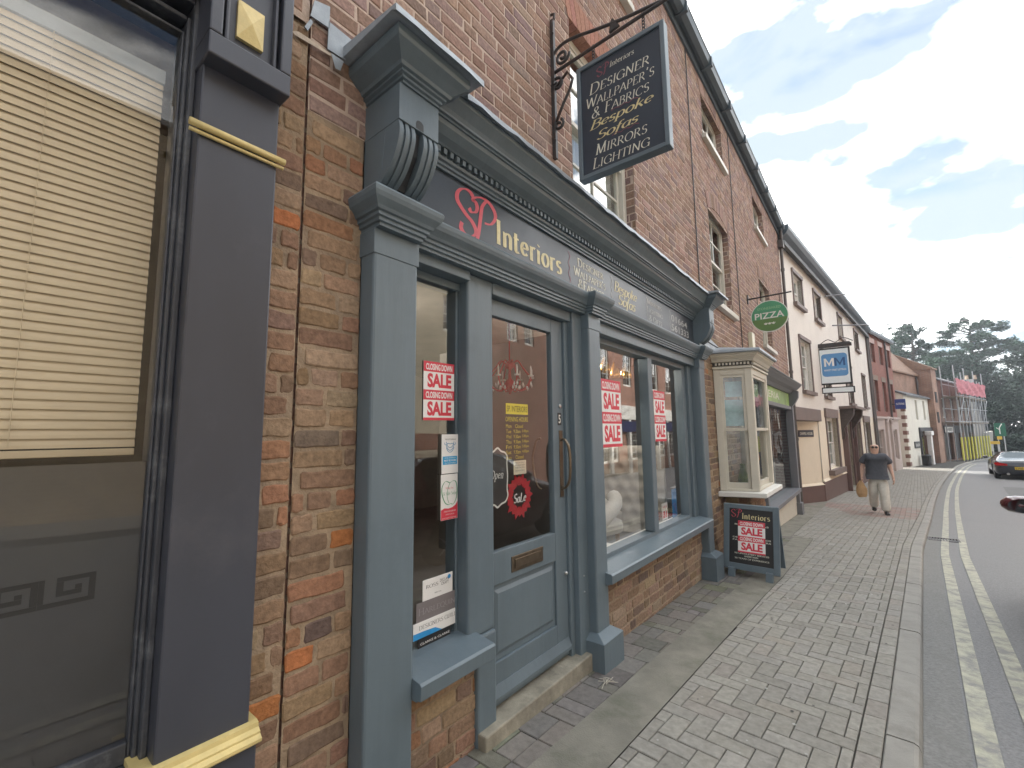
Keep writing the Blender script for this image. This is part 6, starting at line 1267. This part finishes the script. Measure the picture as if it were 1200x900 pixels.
# ================================================================== buildings on the opposite side (seen in the glass)
def opp(name, label, y0, y1, zb, ze, zr, m, ops, roofm=slate_far, wfm=white, extra=None, x=8.0):
    t = thing(name, label, 'building', (x, (y0+y1)/2, 0)); F = Fr(x, y1, 0, -1); L_ = y1-y0; O = [(y1-b, y1-a, c, d) for a, b, c, d in ops]
    facade('wall', F, L_, zb, ze, O, m, t); body(F, L_, 8, zb, ze, zr, m, t, roofm)
    for a, b, c, d in O: sash(F, a, b, c, d, -.08, t, wfm, 3, 4, True, back='dark', fw=.07)
    return t, F
ob = brick_mat('opposite_brick', (.34, .15, .10), (.27, .12, .085), (.32, .25, .2), patch=.2)
opp('opposite_house', 'tall buff brick house facing the black and gold shop', -16, 8.4, -.6, 8.1, 10.5, brick_mat('buff_brick', (.36, .28, .18), (.32, .24, .16), (.36, .3, .22), patch=.2), [(a, a+1.1, c, d) for a in (-13, -9, -5, -1.2, 2.6, 6.2) for c, d in ((1.0, 2.8), (4.2, 5.8))])
o1, F1 = opp('opposite_cream_house', 'cream rendered house facing the interiors shopfront', 8.45, 12.3, 1.5, 8.1, 10.3, mat('opp_cream', (.62, .55, .42), .85, .05, 2), [(10.3, 11.3, 5.0, 6.3)])
q = MB(); q.box(F1, 0, 3.85, -.8, 1.5, -1, .02); q.build('brick_base', ob, o1)
opp('opposite_brick_house', 'brick house with paired windows facing the interiors shopfront', 12.35, 20.2, -1, 8.1, 10.3, ob, [(13.7, 14.4, 5.2, 6.4), (14.8, 15.5, 5.2, 6.4), (17.2, 18.3, 5.0, 6.4)], extra=1)
o2, F2 = opp('opposite_terrace', 'brick terrace with white shopfronts and a blue fascia facing the wide window', 20.3, 38, -1, 6.9, 9.2, ob, [(a, a+1.3, 4.2, 6.2) for a in (21.5, 24.5, 28.2, 31.5, 34.8)]+[(a, a+2.6, -.2, 1.4) for a in (21.2, 24.6, 28.2, 31.6, 34.8)])
q = MB(); q.box(F2, .2, 17.5, 2.2, 3.0, 0, .18); 
for i in range(9): q.box(F2, .3+i*2.12, .55+i*2.12, -1, 2.2, 0, .15)
q.build('white_shopfront', white, o2, bev=.01); q = MB(); q.box(F2, .2, 17.4, 1.5, 2.1, .02, .2); q.build('blue_fascia', mat('opp_blue', (.008, .018, .08), .4, .1, 3), o2)

# wires and aerials
for i, (pA, pB, lab) in enumerate((((963, 348), (1260, 292), 'upper thin overhead wire crossing the street from the cream eaves'), ((972, 382), (1260, 350), 'lower thin overhead wire crossing the street from the cream wall'))):
    s, z = CF.px(*pA); A3 = Vector(CF.P(s, z, .1)); B3 = ray(*pB)*30+Vector((0, 0, CAMZ)); q = MB(); q.tube([tuple(A3.lerp(B3, t/16)-Vector((0, 0, .5*math.sin(math.pi*t/16)))) for t in range(17)], .026, 5); tag(q.build('overhead_wire', mat('wire_grey', (.12, .12, .13), .6, .1, 4)), lab, 'wire')
ae = thing('tv_aerial', 'thin television aerial on the eaves of the cream building', 'aerial', CF.P(6.5, 7, -.3))
s, z = CF.px(955, 318); q = MB(); q.tube([CF.P(s, z-1.3, -.4), CF.P(s, z+.2, -.4)], .018, 6); q.build('mast', steel, ae); q = MB(); q.tube([CF.P(s-.5, z, -.4), CF.P(s+.6, z+.25, -.4)], .012, 6)
for i in range(6): q.tube([CF.P(s-.4+i*.18, z+.02+i*.04, -.6), CF.P(s-.4+i*.18, z+.02+i*.04, -.2)], .008, 4); q.tube([CF.P(s-.4+i*.18, z-.18+i*.04, -.4), CF.P(s-.4+i*.18, z+.22+i*.04, -.4)], .008, 4)
q.build('antenna', steel, ae)
# direction signs
for lab, cat, px0, px1, yy, m, nm in (('green road direction sign with a yellow panel on two posts before the trees', 'road sign', (1164.5, 496), (1179.5, 511), 62, mat('road_green', (.01, .13, .07), .5, .15, 2), 'direction_sign'), ('small yellow temporary road sign on the verge beside the green sign', 'road sign', (1160, 517), (1172, 520.5), 60, mat('road_yellow', (.65, .42, .04), .5, .08, 3), 'yellow_sign')):
    F = Fr(0, yy, 1, 0); a, b = F.px(*px0), F.px(*px1); t = thing(nm, lab, cat, (a[0], yy, gz(yy)))
    q = MB(); q.box(F, a[0], b[0], b[1], a[1], -.03, .03); pnl = q.build('panel', m, t, bev=.01)
    for x in (.25, .8): q = MB(); s = a[0]+(b[0]-a[0])*x; q.tube([F.P(s, gz(yy)-.1, -.06), F.P(s, b[1]+.1, -.06)], .04, 6); q.build('post', galv, t)
    if nm == 'direction_sign':
        q = MB(); q.box(F, a[0]+.1, b[0]-.3, b[1]-.32, b[1]-.02, -.03, .03); q.build('yellow_panel', mat('road_yellow', (.65, .42, .04), .5, .08, 3), t)
        q = MB(); w = b[0]-a[0]; q.tube([F.P(*p, .035) for p in ((a[0]+w*.45, b[1]+.2), (a[0]+w*.45, b[1]+.8), (a[0]+w*.7, b[1]+1.15))], .035, 4); q.tube([F.P(*p, .035) for p in ((a[0]+w*.45, b[1]+.6), (a[0]+w*.15, b[1]+.8))], .03, 4); q.build('route_symbol', white, pnl)

# ================================================================== trees at the end of the street
def leaf_mat(name, c, c2):
    m = mat(name, c, .8, .3, 3, col2=c2, attr='Col', spec=.15); return m
cedar_l = leaf_mat('cedar_foliage', (.075, .125, .085), (.045, .080, .055)); dark_l = leaf_mat('dark_foliage', (.032, .050, .036), (.016, .028, .024)); bark = mat('bark', (.07, .055, .045), .95, .3, 6, .02, 15)
def cards(name, C, sz, m, parent, seed, flat=.35):
    rng = np.random.default_rng(seed); n = len(C); C = np.array(C)
    u = rng.normal(size=(n, 3)); u[:, 2] *= flat; u /= np.linalg.norm(u, axis=1)[:, None]; w = rng.normal(size=(n, 3)); w[:, 2] *= flat; w -= (w*u).sum(1)[:, None]*u; w /= np.linalg.norm(w, axis=1)[:, None]
    L_ = (sz*rng.uniform(.5, 1.4, n))[:, None]; V = np.stack([C-u*L_, C+w*L_*.45, C+u*L_, C-w*L_*.45], 1).reshape(-1, 3)
    me = bpy.data.meshes.new(name); me.vertices.add(4*n); me.vertices.foreach_set('co', V.ravel()); me.loops.add(4*n); me.loops.foreach_set('vertex_index', np.arange(4*n)); me.polygons.add(n); me.polygons.foreach_set('loop_start', np.arange(n)*4); me.polygons.foreach_set('loop_total', np.full(n, 4)); me.update(); me.validate()
    ca = me.color_attributes.new('Col', 'FLOAT_COLOR', 'CORNER'); k = np.repeat(rng.uniform(.6, 1.5, n), 4); ca.data.foreach_set('color', np.stack([k, k, k, np.ones_like(k)], 1).ravel())
    me.materials.append(m); o = bpy.data.objects.new(name, me); COL.objects.link(o); setpar(o, parent); return o
def cedar(x, y, H, label, seed, spread=7.5, base=.25):
    rr = random.Random(seed); z0 = gz(y)-.2; t = thing('cedar_tree', label, 'tree', (x, y, z0), 'cedars at the end of the street'); q = MB()
    q.tube([(x, y, z0), (x+.2, y, z0+H*.4), (x-.1, y, z0+H*.75), (x, y, z0+H*.97)], [.55, .4, .22, .05], 10); C = []
    nb = 62
    for i in range(nb):
        f = base+(1-base)*(i/nb)**.9; h = z0+H*f; a = rr.uniform(0, 6.28); Lb = spread*(1-.72*max(0, (f-.35)/.65)**1.4)*rr.uniform(.55, 1.15)
        rise = rr.uniform(.02, .22)*Lb; pts = [(x+math.cos(a)*Lb*k, y+math.sin(a)*Lb*k, h+rise*math.sin(k*1.7)) for k in (0, .33, .66, 1)]; q.tube(pts, [.12, .08, .05, .02], 5)
        for k in range(rr.randint(4, 7)):
            kk = rr.uniform(.25, 1.12); px_, py_, pz_ = x+math.cos(a)*Lb*kk, y+math.sin(a)*Lb*kk, h+rise*math.sin(kk*1.7)+rr.uniform(-.1, .2); rad = rr.uniform(.5, 1.35)*(1.1-.4*kk)*Lb/5
            for _ in range(int(260*rad)):
                d = rad*rr.random()**.6; b = rr.uniform(0, 6.28); C.append((px_+d*math.cos(b), py_+d*math.sin(b), pz_+rr.gauss(.05, .20)-.12*d*d))
    q.build('trunk', bark, t, smooth=True); cards('crown', C, .14, cedar_l, t, seed)
def broad(x, y, H, Rr_, label, seed, m=None, name='dense_tree', n=15000, sz=.20):
    rr = random.Random(seed); z0 = gz(y)-.2; t = thing(name, label, 'tree', (x, y, z0), 'dark trees filling the end of the street'); q = MB(); q.tube([(x, y, z0), (x, y, z0+H*.7)], [.4, .15], 8)
    cl = [(x+rr.gauss(0, Rr_*.45), y+rr.gauss(0, Rr_*.4), z0+H*rr.uniform(.06, .93), rr.uniform(.6, 1.9)) for _ in range(90)]
    for c in cl[:12]: q.tube([(x, y, z0+H*.4), c[:3]], [.12, .03], 5)
    q.build('trunk', bark, t); C = []
    for _ in range(n):
        c = rr.choice(cl); d = Vector((rr.gauss(0, 1), rr.gauss(0, 1), rr.gauss(0, .8))).normalized()*c[3]*rr.random()**.35; C.append((c[0]+d.x, c[1]+d.y, max(z0+.1, c[2]+d.z)))
    cards('crown', C, sz, m or dark_l, t, seed, .8)
cedar(5.2, 84, 17.5, 'spreading blue green cedar rising above the orange tiled roof', 1); cedar(11.5, 88, 17.8, 'tall flat topped cedar right of centre behind the scaffolding', 2, 8.5); cedar(20.5, 86, 16.0, 'dark layered cedar at the right hand edge of the view', 5, 9)
for i, (x, y, H, r_, lab) in enumerate(((12.5, 80, 9, 4, 'dark dense tree directly behind the white gable house'), (15.5, 76, 12, 4.5, 'tall dark dense tree behind the green road sign'), (19.5, 78, 13.0, 5, 'dark dense tree above the black car'), (25, 84, 14.5, 6, 'dark dense tree at the far right beyond the car'), (8, 92, 10.5, 4.5, 'dark dense tree low between the two cedars'), (31, 80, 14, 6, 'dark dense tree outside the right edge, rightmost of the row'), (2, 98, 10, 5, 'dark dense tree hidden low behind the tiled roof'))): broad(x, y, H, r_, lab, 20+i)
hd = MB(); C = []
rr = random.Random(9)
hg = thing('hedge', 'low dark hedge along the bend below the trees', 'hedge', (15, 74, -1.2))
for _ in range(9000): s = rr.random(); C.append((9.5+22*s+rr.gauss(0, .5), 74-9*s+rr.gauss(0, .7), -1.2+1.9*rr.random()**.8))
cards('foliage', C, .2, dark_l, hg, 77, .8)
q = MB(); q.tube([(9.5, 74, -1.2), (20, 70, -1.2), (31, 65, -1.3)], [.2, .2, .2], 5); q.build('stems', bark, hg)

# ================================================================== cars
tyre = mat('tyre_rubber', (.018, .018, .018), .8, .2, 20); rim_m = mat('alloy', (.45, .45, .46), .3, .1, 10, metal=.9); carglass = glass_mat('car_glass', (.12, .14, .14), 2.0, .08)
def car(name, label, loc, rz, paint, st, length, group=None, wheels=(.85, 3.35), wr=.32, halfw=.86, yellow_plate=True, plate='AB51 CDE'):
    """st: stations (x along, half width, low, belt, top, top half width, glass?)"""
    root = thing(name, label, 'car', (0, 0, 0)); M = Matrix.Translation(Vector(loc)) @ Matrix.Rotation(rz, 4, 'Z')
    rows = []
    for x, hw, lo, be, to, tw, g_ in st:
        rows.append([(0, lo), (hw*.82, lo), (hw*.97, lo+.10), (hw, lo+(be-lo)*.5), (hw*.985, lo+(be-lo)*.78), (hw*.95, be), ((hw*.95+tw)/2+.03*(to-be), be+(to-be)*.52), (tw, to-.035*(1 if g_ else .4)), (tw*.55, to), (0, to+.008)])
    V, Fc, mi = [], [], []; n = len(rows[0])
    for (x, *_), r_ in zip(st, rows): V += [(x, y, z) for y, z in r_]+[(x, -y, z) for y, z in r_[1:-1]][::-1]
    m_ = 2*n-2
    for i in range(len(rows)-1):
        ga, gb = st[i][6], st[i+1][6]
        for j in range(m_):
            Fc.append((i*m_+j, i*m_+(j+1) % m_, (i+1)*m_+(j+1) % m_, (i+1)*m_+j)); jj = j if j < n-1 else m_-1-j
            side = jj in (5, 6) and ga and gb; scr = (ga != gb) and jj in (7, 8) ; mi.append(1 if side or scr else 0)
    Fc += [tuple(range(m_)), tuple((len(rows)-1)*m_+j for j in range(m_))[::-1]]; mi += [0, 0]
    me = bpy.data.meshes.new('b'); me.from_pydata(V, [], Fc); me.polygons.foreach_set('material_index', mi)
    for c in (paint, carglass): me.materials.append(c)
    bm = bmesh.new(); bm.from_mesh(me); bmesh.ops.recalc_face_normals(bm, faces=bm.faces)
    cl = bm.edges.layers.float.new('crease_edge')
    for e in bm.edges:
        ms = {f.material_index for f in e.link_faces}
        if len(ms) > 1: e[cl] = .75
    bm.to_mesh(me); bm.free()
    o = bpy.data.objects.new('b', me); COL.objects.link(o); s_ = o.modifiers.new('s', 'SUBSURF'); s_.levels = s_.render_levels = 2
    cutters = []
    for wx in wheels:
        for sg_ in (1, -1):
            cm = MB(); cm.lathe((wx, sg_*halfw, wr+.0), [(wr+.055, -.26), (wr+.055, .26)], 28, axis='y'); c = cm.build('c', tyre); cutters.append(c); b_ = o.modifiers.new('bo', 'BOOLEAN'); b_.object = c; b_.operation = 'DIFFERENCE'; b_.solver = 'EXACT'
    bpy.context.view_layer.update(); me2 = bpy.data.meshes.new_from_object(o.evaluated_get(bpy.context.evaluated_depsgraph_get())); bpy.data.objects.remove(o)
    for c in cutters: bpy.data.objects.remove(c)
    for idx, nm, mt in ((0, 'body', paint), (1, 'windows', carglass)):
        bm = bmesh.new(); bm.from_mesh(me2); bmesh.ops.delete(bm, geom=[f for f in bm.faces if (f.material_index == 1) != (idx == 1)], context='FACES')
        mm = bpy.data.meshes.new(nm); bm.transform(M); bm.to_mesh(mm); bm.free(); mm.materials.clear(); mm.materials.append(mt)
        if idx == 0: mm.materials.append(tyre)
        for p in mm.polygons: p.use_smooth = True; p.material_index = 0
        oo = bpy.data.objects.new(nm, mm); COL.objects.link(oo); setpar(oo, root)
    def bld_(q, nm, mt, par=None, smooth=True, bev=0):
        q.v = [tuple(M @ Vector(v)) for v in q.v]; return q.build(nm, mt, par or root, smooth=smooth, bev=bev)
    for wx in wheels:
        for sg_ in (1, -1):
            q = MB(); q.lathe((wx, sg_*(halfw-.13), wr), [(wr*.7, -.10), (wr*.95, -.10), (wr, -.06), (wr, .06), (wr*.95, .10), (wr*.7, .10)], 28, axis='y'); w_ = bld_(q, 'wheel', tyre)
            q = MB(); q.lathe((wx, sg_*(halfw-.13), wr), [(wr*.68, .02*sg_), (wr*.68, .09*sg_), (wr*.60, .095*sg_), (wr*.55, .05*sg_)], 24, axis='y')
            for k in range(5): a = k*2*math.pi/5; q.tube([(wx, sg_*(halfw-.13)+.085*sg_, wr), (wx+math.cos(a)*wr*.63, sg_*(halfw-.13)+.075*sg_, wr+math.sin(a)*wr*.63)], .028, 6)
            bld_(q, 'rim', rim_m, w_, False)
    return root, M, bld_
red_paint = mat('dark_red_car_paint', (.075, .004, .010), .25, .05, 3, coat=1, rvar=.02); blk_paint = mat('black_car_paint', (.012, .013, .020), .2, .05, 3, coat=1, rvar=.02)
# red hatchback by the kerb, nose away from the camera (local +x = forward)
hatch = [(0.0, .62, .42, .72, .78, .50, 0), (.06, .78, .26, .86, .92, .58, 0), (.18, .84, .22, .90, 1.10, .60, 0), (.42, .865, .20, .92, 1.44, .58, 1), (1.2, .87, .19, .92, 1.50, .60, 1), (2.0, .87, .19, .91, 1.47, .60, 1), (2.35, .87, .19, .90, 1.36, .58, 1), (2.95, .865, .20, .90, .96, .64, 0), (3.4, .85, .22, .82, .87, .62, 0), (3.78, .76, .25, .68, .74, .55, 0), (3.95, .58, .30, .58, .62, .42, 0)]
ry = 3.35; rcx = 1.04+.87
root, M, bl_ = car('red_car', 'dark red hatchback at the right edge of the picture, mostly showing its door mirror', (rcx, ry, gz(6)+RZ), R(90), red_paint, hatch, 3.95, wheels=(.75, 3.15), wr=.31)
mp0 = Vector((M.inverted() @ Vector((.775, 5.45, .83))))
q = MB(); q.lathe((mp0.x+.03, mp0.y-.115, mp0.z), [(.001, -.125), (.055, -.11), (.08, -.05), (.085, .03), (.07, .09), (.03, .125), (.001, .13)], 18, axis='y'); q.v = [(a, b, mp0.z+(c-mp0.z)*.82) for a, b, c in q.v]; mr_ = bl_(q, 'door_mirror', red_paint)
q = MB(); q.lathe((mp0.x-.052, mp0.y-.115, mp0.z), [(.066, 0), (.066, .004)], 20, axis='x'); q.v = [(a, mp0.y-.115+(b-mp0.y+.115)*1.5, mp0.z+(c-mp0.z)*.86) for a, b, c in q.v]; bl_(q, 'mirror_glass', mat('mirror_silver', (.10, .11, .12), .06, .05, 5, metal=1, rvar=0), mr_, False)
q = MB(); q.tube([(mp0.x+.05, mp0.y-.2, mp0.z-.04), (mp0.x+.08, mp0.y-.33, mp0.z-.03)], [.03, .035], 8); bl_(q, 'mirror_arm', black_p, mr_)
q = MB(); q.lathe((3.72, -.62, .66), [(.10, 0), (.08, .08), (.02, .1)], 14, axis='x'); q.lathe((3.72, .62, .66), [(.10, 0), (.08, .08), (.02, .1)], 14, axis='x'); bl_(q, 'headlights', mat('lamp_lens', (.6, .6, .6), .1, .05, 5))
for sy in (-1, 1): q = MB(); q.box(Fr(0, 0, 1, 0), .02, .12, .72, 1.0, -sy*.80, -sy*.62); bl_(q, 'tail_light', mat('tail_red', (.45, .01, .01), .2, .1, 5), None, False, .02)
for sy in (-1, 1): q = MB(); q.tube([(1.95, sy*.875, .80), (2.12, sy*.885, .80)], .012, 6); bl_(q, 'door_handle', red_paint)
# black sports coupe driving away
coupe = [(0.0, .70, .34, .68, .74, .50, 0), (.08, .84, .22, .82, .88, .62, 0), (.30, .92, .18, .88, .93, .66, 0), (.75, .95, .17, .90, .99, .64, 0), (1.45, .94, .16, .90, 1.24, .54, 1), (2.0, .93, .16, .88, 1.29, .54, 1), (2.5, .92, .16, .86, 1.24, .54, 1), (3.15, .93, .16, .84, .90, .62, 0), (3.9, .92, .18, .74, .80, .60, 0), (4.3, .82, .20, .60, .66, .55, 0), (4.5, .60, .26, .50, .54, .4, 0)]
root, M, bl_ = car('black_car', 'black low sports coupe seen from behind driving away down the road', (5.25, 31.3, gz(32)+RZ), R(90-4), blk_paint, coupe, 4.5, wheels=(.85, 3.55), wr=.34, halfw=.93)
X_ = Fr(0, 0, 1, 0)
for sy in (-1, 1):
    q = MB(); v = [(-.02, sy*.50, .74), (-.02, sy*.50, .66), (.06, sy*.86, .66), (.14, sy*.93, .76), (.06, sy*.84, .80)]; q.poly([(a-.02, b, c) for a, b, c in v]+[(a+.06, b*.97, c) for a, b, c in v], [(0, 1, 2, 3, 4), (9, 8, 7, 6, 5), (0, 1, 6, 5), (1, 2, 7, 6), (2, 3, 8, 7), (3, 4, 9, 8), (4, 0, 5, 9)]); bl_(q, 'tail_light', mat('tail_red', (.45, .01, .01), .2, .1, 5), None, False)
    q = MB(); q.lathe((2.6, sy*1.03, .95), [(.001, -.10), (.06, -.07), (.07, 0), (.05, .08), (.001, .1)], 10, axis='y'); bl_(q, 'door_mirror', blk_paint)
    q = MB(); q.lathe((.0, sy*.5, .27), [(.05, -.05), (.05, .08)], 12, axis='x'); bl_(q, 'exhaust', steel, None, False)
q = MB(); q.poly([(-.03, -.27, .48), (-.03, .27, .48), (-.02, .27, .60), (-.02, -.27, .60), (-.01, -.27, .48), (-.01, .27, .48), (0, .27, .60), (0, -.27, .60)], [(0, 1, 2, 3), (7, 6, 5, 4), (0, 1, 5, 4), (2, 3, 7, 6), (0, 3, 7, 4), (1, 2, 6, 5)]); npl = bl_(q, 'number_plate', mat('plate_yellow', (.70, .48, .03), .4, .05, 5), None, False)
V_, F_ = fit(write_sans('LV05 KXE', .02), -.24, .24, .50, .58); q = MB(); q.poly([(-.034+.07*(b-.5), -a, b) for a, b, c in V_], F_); bl_(q, 'plate_number', black_p, npl, False)

# ================================================================== the man walking
def skin(name, V, E, Rad, m, parent, lvl=2, root=0, loc=(0, 0, 0), rz=0, smooth=True):
    me = bpy.data.meshes.new(name); me.from_pydata(V, E, []); o = bpy.data.objects.new(name, me); COL.objects.link(o)
    o.modifiers.new('skin', 'SKIN'); sv = me.skin_vertices[0].data
    for i, r_ in enumerate(Rad): sv[i].radius = r_ if isinstance(r_, tuple) else (r_, r_); sv[i].use_root = (i == root)
    s_ = o.modifiers.new('sub', 'SUBSURF'); s_.levels = s_.render_levels = lvl
    bpy.context.view_layer.update(); me2 = bpy.data.meshes.new_from_object(o.evaluated_get(bpy.context.evaluated_depsgraph_get())); bpy.data.objects.remove(o)
    me2.transform(Matrix.Translation(Vector(loc)) @ Matrix.Rotation(rz, 4, 'Z')); me2.materials.clear(); me2.materials.append(m)
    me2.polygons.foreach_set('use_smooth', [True]*len(me2.polygons)); o = bpy.data.objects.new(name, me2); COL.objects.link(o); setpar(o, parent); return o
pl = (-.04, 14.45, gz(14.45)); prz = R(4)
man = thing('person', 'bald man in sunglasses, navy polo shirt and pale trousers walking with a brown bag', 'person', pl)
skinm = mat('skin', (.56, .36, .28), .55, .1, 15)
V, E, Rd = [], [], []
def node(p, r, link=None):
    V.append(p); Rd.append(r); i = len(V)-1
    if link is not None: E.append((link, i))
    return i
# facing -y; his right hand is at -x (picture left)
pel = node((0, 0, .92), (.15, .12)); sp = node((0, -.01, 1.10), (.16, .14), pel); chs = node((0, 0, 1.30), (.16, .12), sp); nk = node((0, 0, 1.455), .058, chs); jaw = node((0, -.03, 1.530), (.085, .095), nk); hd_ = node((0, -.012, 1.615), (.100, .120), jaw); cr_ = node((0, .0, 1.69), (.088, .105), hd_)
for sx in (-1, 1):
    sh_ = node((sx*.19, 0, 1.385), .062, chs); el = node((sx*.270, .02 if sx < 0 else .05, 1.12), .050, sh_); wrp = (sx*.30, -.06 if sx < 0 else -.08, .89 if sx < 0 else .90); wr2 = node(wrp, .028, el); pm = node((wrp[0]+sx*.005, wrp[1]-.015, wrp[2]-.075), (.020, .034), wr2)
    for f, (dy, ln) in enumerate(((-.028, .065), (-.009, .078), (.010, .074), (.028, .058))):
        a = node((wrp[0]+sx*.004, wrp[1]-.015+dy, wrp[2]-.10-ln*.35), .0095, pm); b = node((wrp[0]-sx*.012, wrp[1]-.015+dy, wrp[2]-.10-ln*.8), .0085, a); node((wrp[0]-sx*.028, wrp[1]-.015+dy, wrp[2]-.10-ln*.95), .007, b)
    tb = node((wrp[0]-sx*.012, wrp[1]-.05, wrp[2]-.055), .011, pm); node((wrp[0]-sx*.02, wrp[1]-.062, wrp[2]-.09), .009, tb)
legs = {}
for sx, ky, kz, ay, az in ((-1, .03, .50, .24, .13), (1, -.13, .50, -.17, .09)):
    hp_ = node((sx*.09, 0, .88), .095, pel); kn = node((sx*.10, ky, kz), .062, hp_); node((sx*.10, ay*.85, az+.10), .045, kn)
skin('body', V, E, Rd, skinm, man, 2, pel, pl, prz)
def sk2(name, pts, edges, rad, m, root=0, par=None): return skin(name, pts, edges, rad, m, par or man, 2, root, pl, prz)
shirtm = mat('navy_polo', (.075, .083, .102), .9, .2, 25, .004, 22); trm = mat('pale_cotton', (.58, .57, .52), .9, .12, 12, .010, 14)
sk2('polo_shirt', [(0, -.02, .97), (0, -.045, 1.09), (0, -.015, 1.28), (0, .005, 1.40), (-.155, 0, 1.385), (-.235, .0, 1.30), (-.272, .015, 1.20), (.155, 0, 1.385), (.235, .015, 1.30), (.272, .035, 1.20)], [(0, 1), (1, 2), (2, 3), (3, 4), (4, 5), (5, 6), (3, 7), (7, 8), (8, 9)], [(.20, .16), (.225, .20), (.215, .165), (.085, .085), .105, .095, .098, .105, .095, .098], shirtm, 1)
sk2('collar', [(-.075, .0, 1.458), (-.055, -.06, 1.45), (0, -.085, 1.42), (.055, -.06, 1.45), (.075, .0, 1.458), (0, .065, 1.475)], [(0, 1), (1, 2), (2, 3), (3, 4), (4, 5), (5, 0)], [.020]*6, shirtm)
sk2('trousers', [(0, 0, .95), (0, 0, .86), (-.09, .0, .78), (-.10, .02, .50), (-.10, .22, .12), (.09, -.02, .78), (.10, -.13, .50), (.10, -.165, .06)], [(0, 1), (1, 2), (2, 3), (3, 4), (1, 5), (5, 6), (6, 7)], [(.175, .15), (.165, .14), .130, .105, .100, .130, .105, .100], trm, 1)
for sx, ay, az in ((-1, .24, .085), (1, -.17, .045)):
    sk2('shoe', [(sx*.10, ay+.03, az+.02), (sx*.105, ay-.07, az), (sx*.11, ay-.17, az-.01)], [(0, 1), (1, 2)], [(.056, .062), (.055, .048), (.052, .036)], black_p)
def mloc(p): return tuple(Matrix.Translation(Vector(pl)) @ Matrix.Rotation(prz, 4, 'Z') @ Vector(p))
q = MB(); 
for sx in (-1, 1): q.lathe((sx*.034, -.112, 1.622), [(.001, -.012), (.028, -.010), (.030, 0), (.001, .010)], 12, axis='y'); q.tube([(sx*.06, -.108, 1.626), (sx*.086, -.04, 1.628), (sx*.088, .03, 1.618)], .004, 5)
q.tube([(-.012, -.118, 1.626), (.012, -.118, 1.626)], .004, 5); q.v = [mloc(v) for v in q.v]; q.build('sunglasses', black_p, man)
q = MB(); q.poly([(-.016, -.100, 1.582), (.016, -.100, 1.582), (0, -.134, 1.585), (0, -.106, 1.62)], [(0, 1, 2), (0, 2, 3), (1, 3, 2), (0, 3, 1)]); q.v = [mloc(v) for v in q.v]; q.build('nose', skinm, man, smooth=True)
q = MB(); q.tube([(-.022, -.098, 1.553), (0, -.108, 1.551), (.022, -.098, 1.553)], .0045, 6); q.v = [mloc(v) for v in q.v]; q.build('mouth', mat('lips', (.30, .12, .10), .6, .1, 8), man, smooth=True)
q = MB()
for sx in (-1, 1): q.lathe((sx*.083, .0, 1.60), [(.001, -.008), (.020, -.004), (.026, .004), (.001, .008)], 10, axis='x')
q.v = [mloc(v) for v in q.v]; q.build('ears', skinm, man, smooth=True)
bg = thing('paper_bag', 'crumpled brown paper bag held in the walking man hand', 'bag', mloc((-.34, -.08, .5)))
q = MB(); rb = random.Random(5); rows = []
for z, w_b, d_b in ((.40, .10, .05), (.48, .13, .07), (.60, .12, .06), (.70, .085, .045), (.78, .035, .025)):
    for k in range(12): a = k*math.pi/6; q.v.append(mloc((-.335+w_b*math.cos(a)*rb.uniform(.85, 1.1)*.9, -.085+d_b*math.sin(a)*rb.uniform(.85, 1.1), z+rb.uniform(-.012, .012))))
for i in range(4):
    for k in range(12): q.f.append((i*12+k, i*12+(k+1) % 12, (i+1)*12+(k+1) % 12, (i+1)*12+k)); q.mi.append(0); q.c.append((1, 1, 1))
q.f.append(tuple(range(12))); q.mi.append(0); q.c.append((1, 1, 1)); q.build('bag', mat('kraft_paper', (.42, .27, .14), .8, .15, 12, .004, 25), bg)
q = MB(); q.tube([mloc(p) for p in ((-.36, -.085, .76), (-.345, -.08, .80), (-.325, -.08, .805), (-.315, -.085, .76))], .006, 5); q.build('handle', MATS['kraft_paper'], bg)

# ------------------------------------------------------------------ air
hz = bpy.data.materials.new('air'); hz.use_nodes = True; nt = hz.node_tree; nt.nodes.clear(); o_ = N(nt, 'ShaderNodeOutputMaterial'); pvn = N(nt, 'ShaderNodeVolumePrincipled'); pvn.inputs['Color'].default_value = (.86, .93, 1, 1); pvn.inputs['Density'].default_value = HAZE; pvn.inputs['Anisotropy'].default_value = .2; nt.links.new(pvn.outputs[0], o_.inputs['Volume'])
q = MB(); q.box(Fr(0, 0, 1, 0), -90, 90, -3.2, 26, -130, 30); hb = q.build('haze', hz); hb['kind'] = 'stuff'
